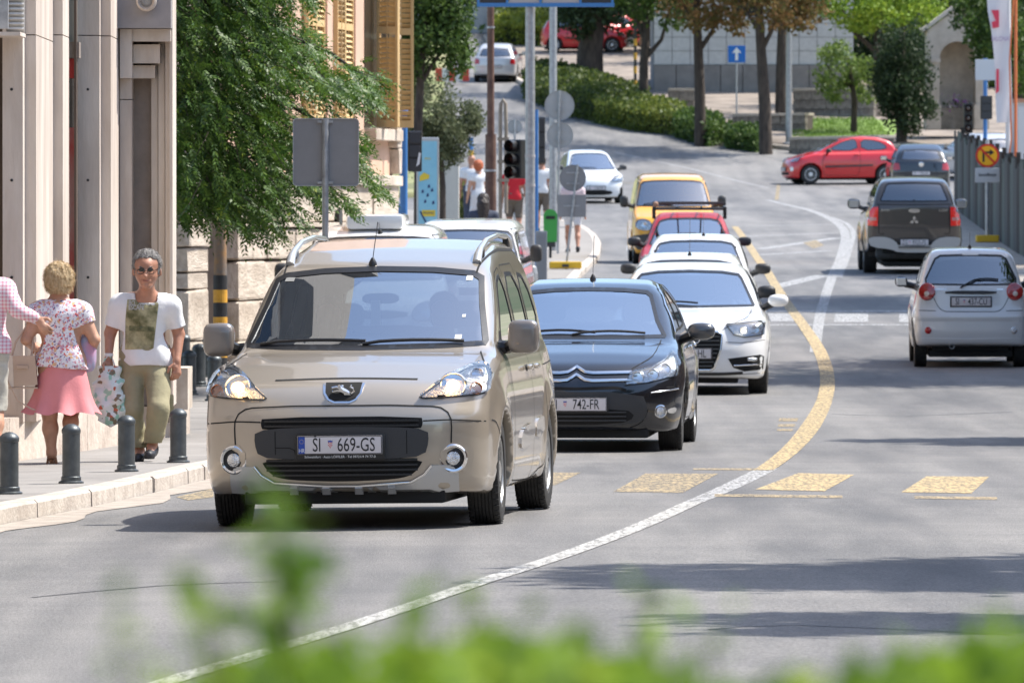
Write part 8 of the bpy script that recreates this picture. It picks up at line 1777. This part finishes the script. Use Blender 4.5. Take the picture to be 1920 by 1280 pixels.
bn = thing('road_barrier', 'red and white plastic road barrier at the left foot of the hill road', 'barrier', on(848, 309, .13)); 
for i in range(5): bx('barrier_block', mat('barrier_red', (.55, .06, .03), .5) if i % 2 == 0 else WHITEP, bn, -.65+i*.26, -.39+i*.26, -.1, .1, 0, .5, bev=.02)
# ================================================================== traffic
def placeX(c, X, D, head): place(c, 960+X*F/D, D, head)
c1 = car_beige(); place(c1, 677, 49.7, -6.3); c1['root'].location.z -= .055
c2 = car_black(); place(c2, 1091, 68, -3.7)
c3 = car_white_hatch(); place(c3, 1291, 88, -2)
ca = car_simple(spec_hatch(.86, 2.55, 1.45, .8, .7), WHITE, 'hatchback_car', 'white car with black mirrors directly behind the white big-grille hatchback, mostly hidden', mir=(.93, .62, .99), group='white cars queuing', h=.06, aer=(0, 1.5, (0, .3, .45))); place(ca, 1290, 95, -2)
cb = car_simple(spec_hatch(.85, 2.5, 1.47, .8, .7), WHITE, 'hatchback_car', 'second white car of the queue, in front of the red car with roof rack', mir=(.93, .62, 1.0), group='white cars queuing', h=.06, aer=(.1, 1.6, (0, .2, .3))); place(cb, 1303, 110, -2)
cr_ = car_simple(spec_hatch(.82, 2.45, 1.46, .75, .8), paint('dark_red_paint', (.36, .004, .006), .0, .5, coat=.25), 'estate_car', 'dark red car with a black roof rack in front of the yellow van', mir=(.90, .62, 1.0), h=.06); place(cr_, 1293, 130, -1)
rk_ = MB(); 
for y in (1.0, 1.5, 2.0): MB().tube([(-.58, y, 1.52), (.58, y, 1.52)], .018, 6).build('rack_bar', BLACK, cr_['root'])
for x in (-.58, -.2, .2, .58): MB().tube([(x, .95, 1.55), (x, 2.3, 1.55)], .014, 6).build('rack_bar', BLACK, cr_['root'])
for x in (-.58, .58): MB().box(x-.03, x+.03, .98, 1.06, 1.36, 1.56, bev=.01).build('rack_foot', BLACK, cr_['root'])
for y in (.95, 2.3): MB().tube([(-.6, y, 1.61), (.6, y, 1.61)], .015, 6).build('rack_bar', BLACK, cr_['root'])
MB().blob((-.55, .95, 1.60), (.045, .05, .045), 2.4).build('strap_roll', mat('tan_strap', (.35, .2, .13), .7), cr_['root'], smooth=True)
cy = van(YEL, 'yellow delivery van waiting behind the dark red car'); place(cy, 1263, 160, 1)
V_, N_ = proj(cy['f'], [(-.5, 1.05)], 'F'); MB().box(-.62, -.36, -.02, .0, -.03, .03).build('red_logo_print', mat('logo_red', (.7, .03, .02), .5), cy['root']).location = (0, V_[0][1]-.01, .99)
text('logo_lettering', 'HP', .08, mat('logo_red', (.7, .03, .02), .5), cy['root'], Matrix.Translation((-.30, V_[0][1]-.03, .99)) @ Matrix.Rotation(R(70), 4, 'X'), 1.2)
v1 = van(WHITE, 'white van with a raised roof box parked at the kerb behind the beige car', aer=(.05, .85, (-.03, .1, .22)), zt=1.80); place(v1, 700, 95.5, -2); v1['root'].scale = (1.12, 1, 1)
MB().box(-.32, .30, .9, 2.4, 1.74, 1.92, bev=.06).build('roof_box', WHITE, v1['root'], sharp=40)
v2 = van(WHITE, 'white van farther along the left kerb, below the red shirted man', zt=1.70); placeX(v2, -.66, 108.6, -3)
c4 = car_small_rear(); placeX(c4, 5.73, 101.4, 178.5)
c4['root'].scale = (.94, 1, .98); c5 = car_pickup(); placeX(c5, 7.53, 153, 179.3)
c6 = car_red_side(); p = on(1576, 246); c6['root'].location = p+Vector((-1.12, -.24, 0)); c6['root'].rotation_euler = (0, 0, R(-78)); c6['root'].location.z = float(gz(9, 245.8))
r2 = copy_tree(c6['root'], on(1146, 330, .12), R(92), 'red small car parked at the top of the hill, right of the thick trunk'); r3 = copy_tree(c6['root'], on(1072, 333, .12), R(-60), 'red car parked at the top of the hill, left of the thick trunk')
c7 = car_simple(spec_hatch(.82, 2.42, 1.48, .58, .55), WHITE, 'small_car', 'small white car coming down the side street behind the signs', mir=(.90, .55, 1.0), h=.06); place(c7, 1113, 226, 6)
c8 = car_simple(spec_hatch(.89, 2.6, 1.47, .85, .75), paint('dark_blue_paint', (.02, .026, .035), .1, .25), 'hatchback_car', 'dark hatchback with red tail lamps behind the pickup truck', wmat=BLACK, h=.06); placeX(c8, 12.05, 239, 180)
MB().lathe([(.075, 0), (.075, .015), (.055, .02), (.05, .01), (0, .01)], 24, 'y').build('round_emblem', CHROME, c8['root'], smooth=True).location = (0, c8['s']['y1']+.0, .88)
c9 = car_simple(spec_hatch(.88, 2.6, 1.47, .85, .75), SILVER, 'hatchback_car', 'pale silver car ahead of the dark hatchback by the fence', h=.07); placeX(c9, 14.1, 251, 200)
c10 = car_simple(spec_hatch(.86, 2.5, 1.47, .8, .7), SILVER, 'hatchback_car', 'silver hatchback driving up the hill at the top centre', h=.06); placeX(c10, -.45, 313.5, 176)
for (X, D_) in ((6.8, 334),):
    pass
# ================================================================== people
near_people()
def far(label, px, D, o, head=0, sc=1, J=None, grp=None): 
    p = on(px, D, .113); return person(label, p, R(head), J or stand(stride=rv.uniform(.05, .16)), o, h=.028, sc=sc, group=grp)
WT = mat('white_shirt', (.66, .66, .66), .85); RT = mat('red_shirt', (.52, .015, .025), .85); BR = mat('brown_shorts', (.13, .105, .08), .85); DN = mat('dark_denim', (.05, .06, .09), .85); WP = mat('white_trousers', (.6, .6, .62), .85)
far('bald man in a white T-shirt with a dark bag on the far pavement', 884, 187, dict(skin=SKINT, top=WT, sleeve=.6, trousers=DN, leglen=1.9, shoes=SHOEB), 180, 1.03)
far('red haired woman in a white top beside the bald man', 897, 184, dict(skin=SKIN, top=WT, sleeve=.4, trousers=WP, leglen=1.9, shoes=SHOEB, hair=HAIRR, hairlow=-.1, hairsize=1.25), 200, .97)
far('dark long haired woman behind the brown iron post', 906, 131, dict(skin=SKINT, top=DN, sleeve=.6, trousers=DN, leglen=1.9, shoes=SHOEB, hair=HAIRD, hairlow=-.34, hairdown=.42, hairsize=1.05, hairx=[(0, -.06, -.05, 0, -.08, -.28, .11, .10)]), 180, .96)
far('man in a bright red shirt and brown shorts walking away between the posts', 964, 176, dict(skin=SKINT, top=RT, sleeve=.55, trousers=BR, leglen=.95, shoes=SHOEB, hair=HAIRD), 180, 1.04)
far('person in a white T-shirt beside the green litter bin', 1016, 186, dict(skin=SKINT, top=WT, sleeve=.5, trousers=BR, leglen=1.0, shoes=SHOEB, hair=HAIRD), 180, 1.02)
far('bare legged person walking away behind the leaning sign', 1074, 166, dict(skin=SKINT, top=mat('pale_pink_top', (.62, .5, .52), .85), sleeve=.4, trousers=WP, leglen=.75, shoes=SHOEB, hair=HAIRD), 185, .95)
def driver(c, label, y=1.5, z=.35, o=None, x=.37, sc=1):
    o = o or dict(skin=SKINT, top=DN, sleeve=.6, hair=HAIRD); M = c['root'].matrix_basis if False else (Matrix.Translation(c['root'].location) @ c['root'].rotation_euler.to_matrix().to_4x4())
    J = dict(head=(0, .02, .80), neck=(0, .04, .66), chest=(0, .05, .45), pelvis=(0, .02, .15), armL=[(.19, .03, .56), (.24, -.12, .36), (.14, -.40, .42)], armR=[(-.19, .03, .56), (-.24, -.12, .36), (-.14, -.40, .42)],
             legL=[(.09, -.02, .12), (.12, -.42, .16), (.12, -.70, -.12), (.12, -.80, -.1)], legR=[(-.09, -.02, .12), (-.12, -.42, .16), (-.12, -.70, -.12), (-.12, -.80, -.1)])
    p = person(label, M @ Vector((x, y, z)), c['root'].rotation_euler.z, J, o, h=.03, sc=sc); return p
driver(c1, 'driver at the wheel of the beige people carrier', 1.28, .55); driver(c2, 'driver at the wheel of the black hatchback', 1.35, .36); driver(c3, 'driver of the white big-grille hatchback', 1.35, .36, dict(skin=SKIN, top=WT, sleeve=.5, hair=HAIRB))
driver(c1, 'front passenger of the beige people carrier', 1.3, .53, x=-.37)
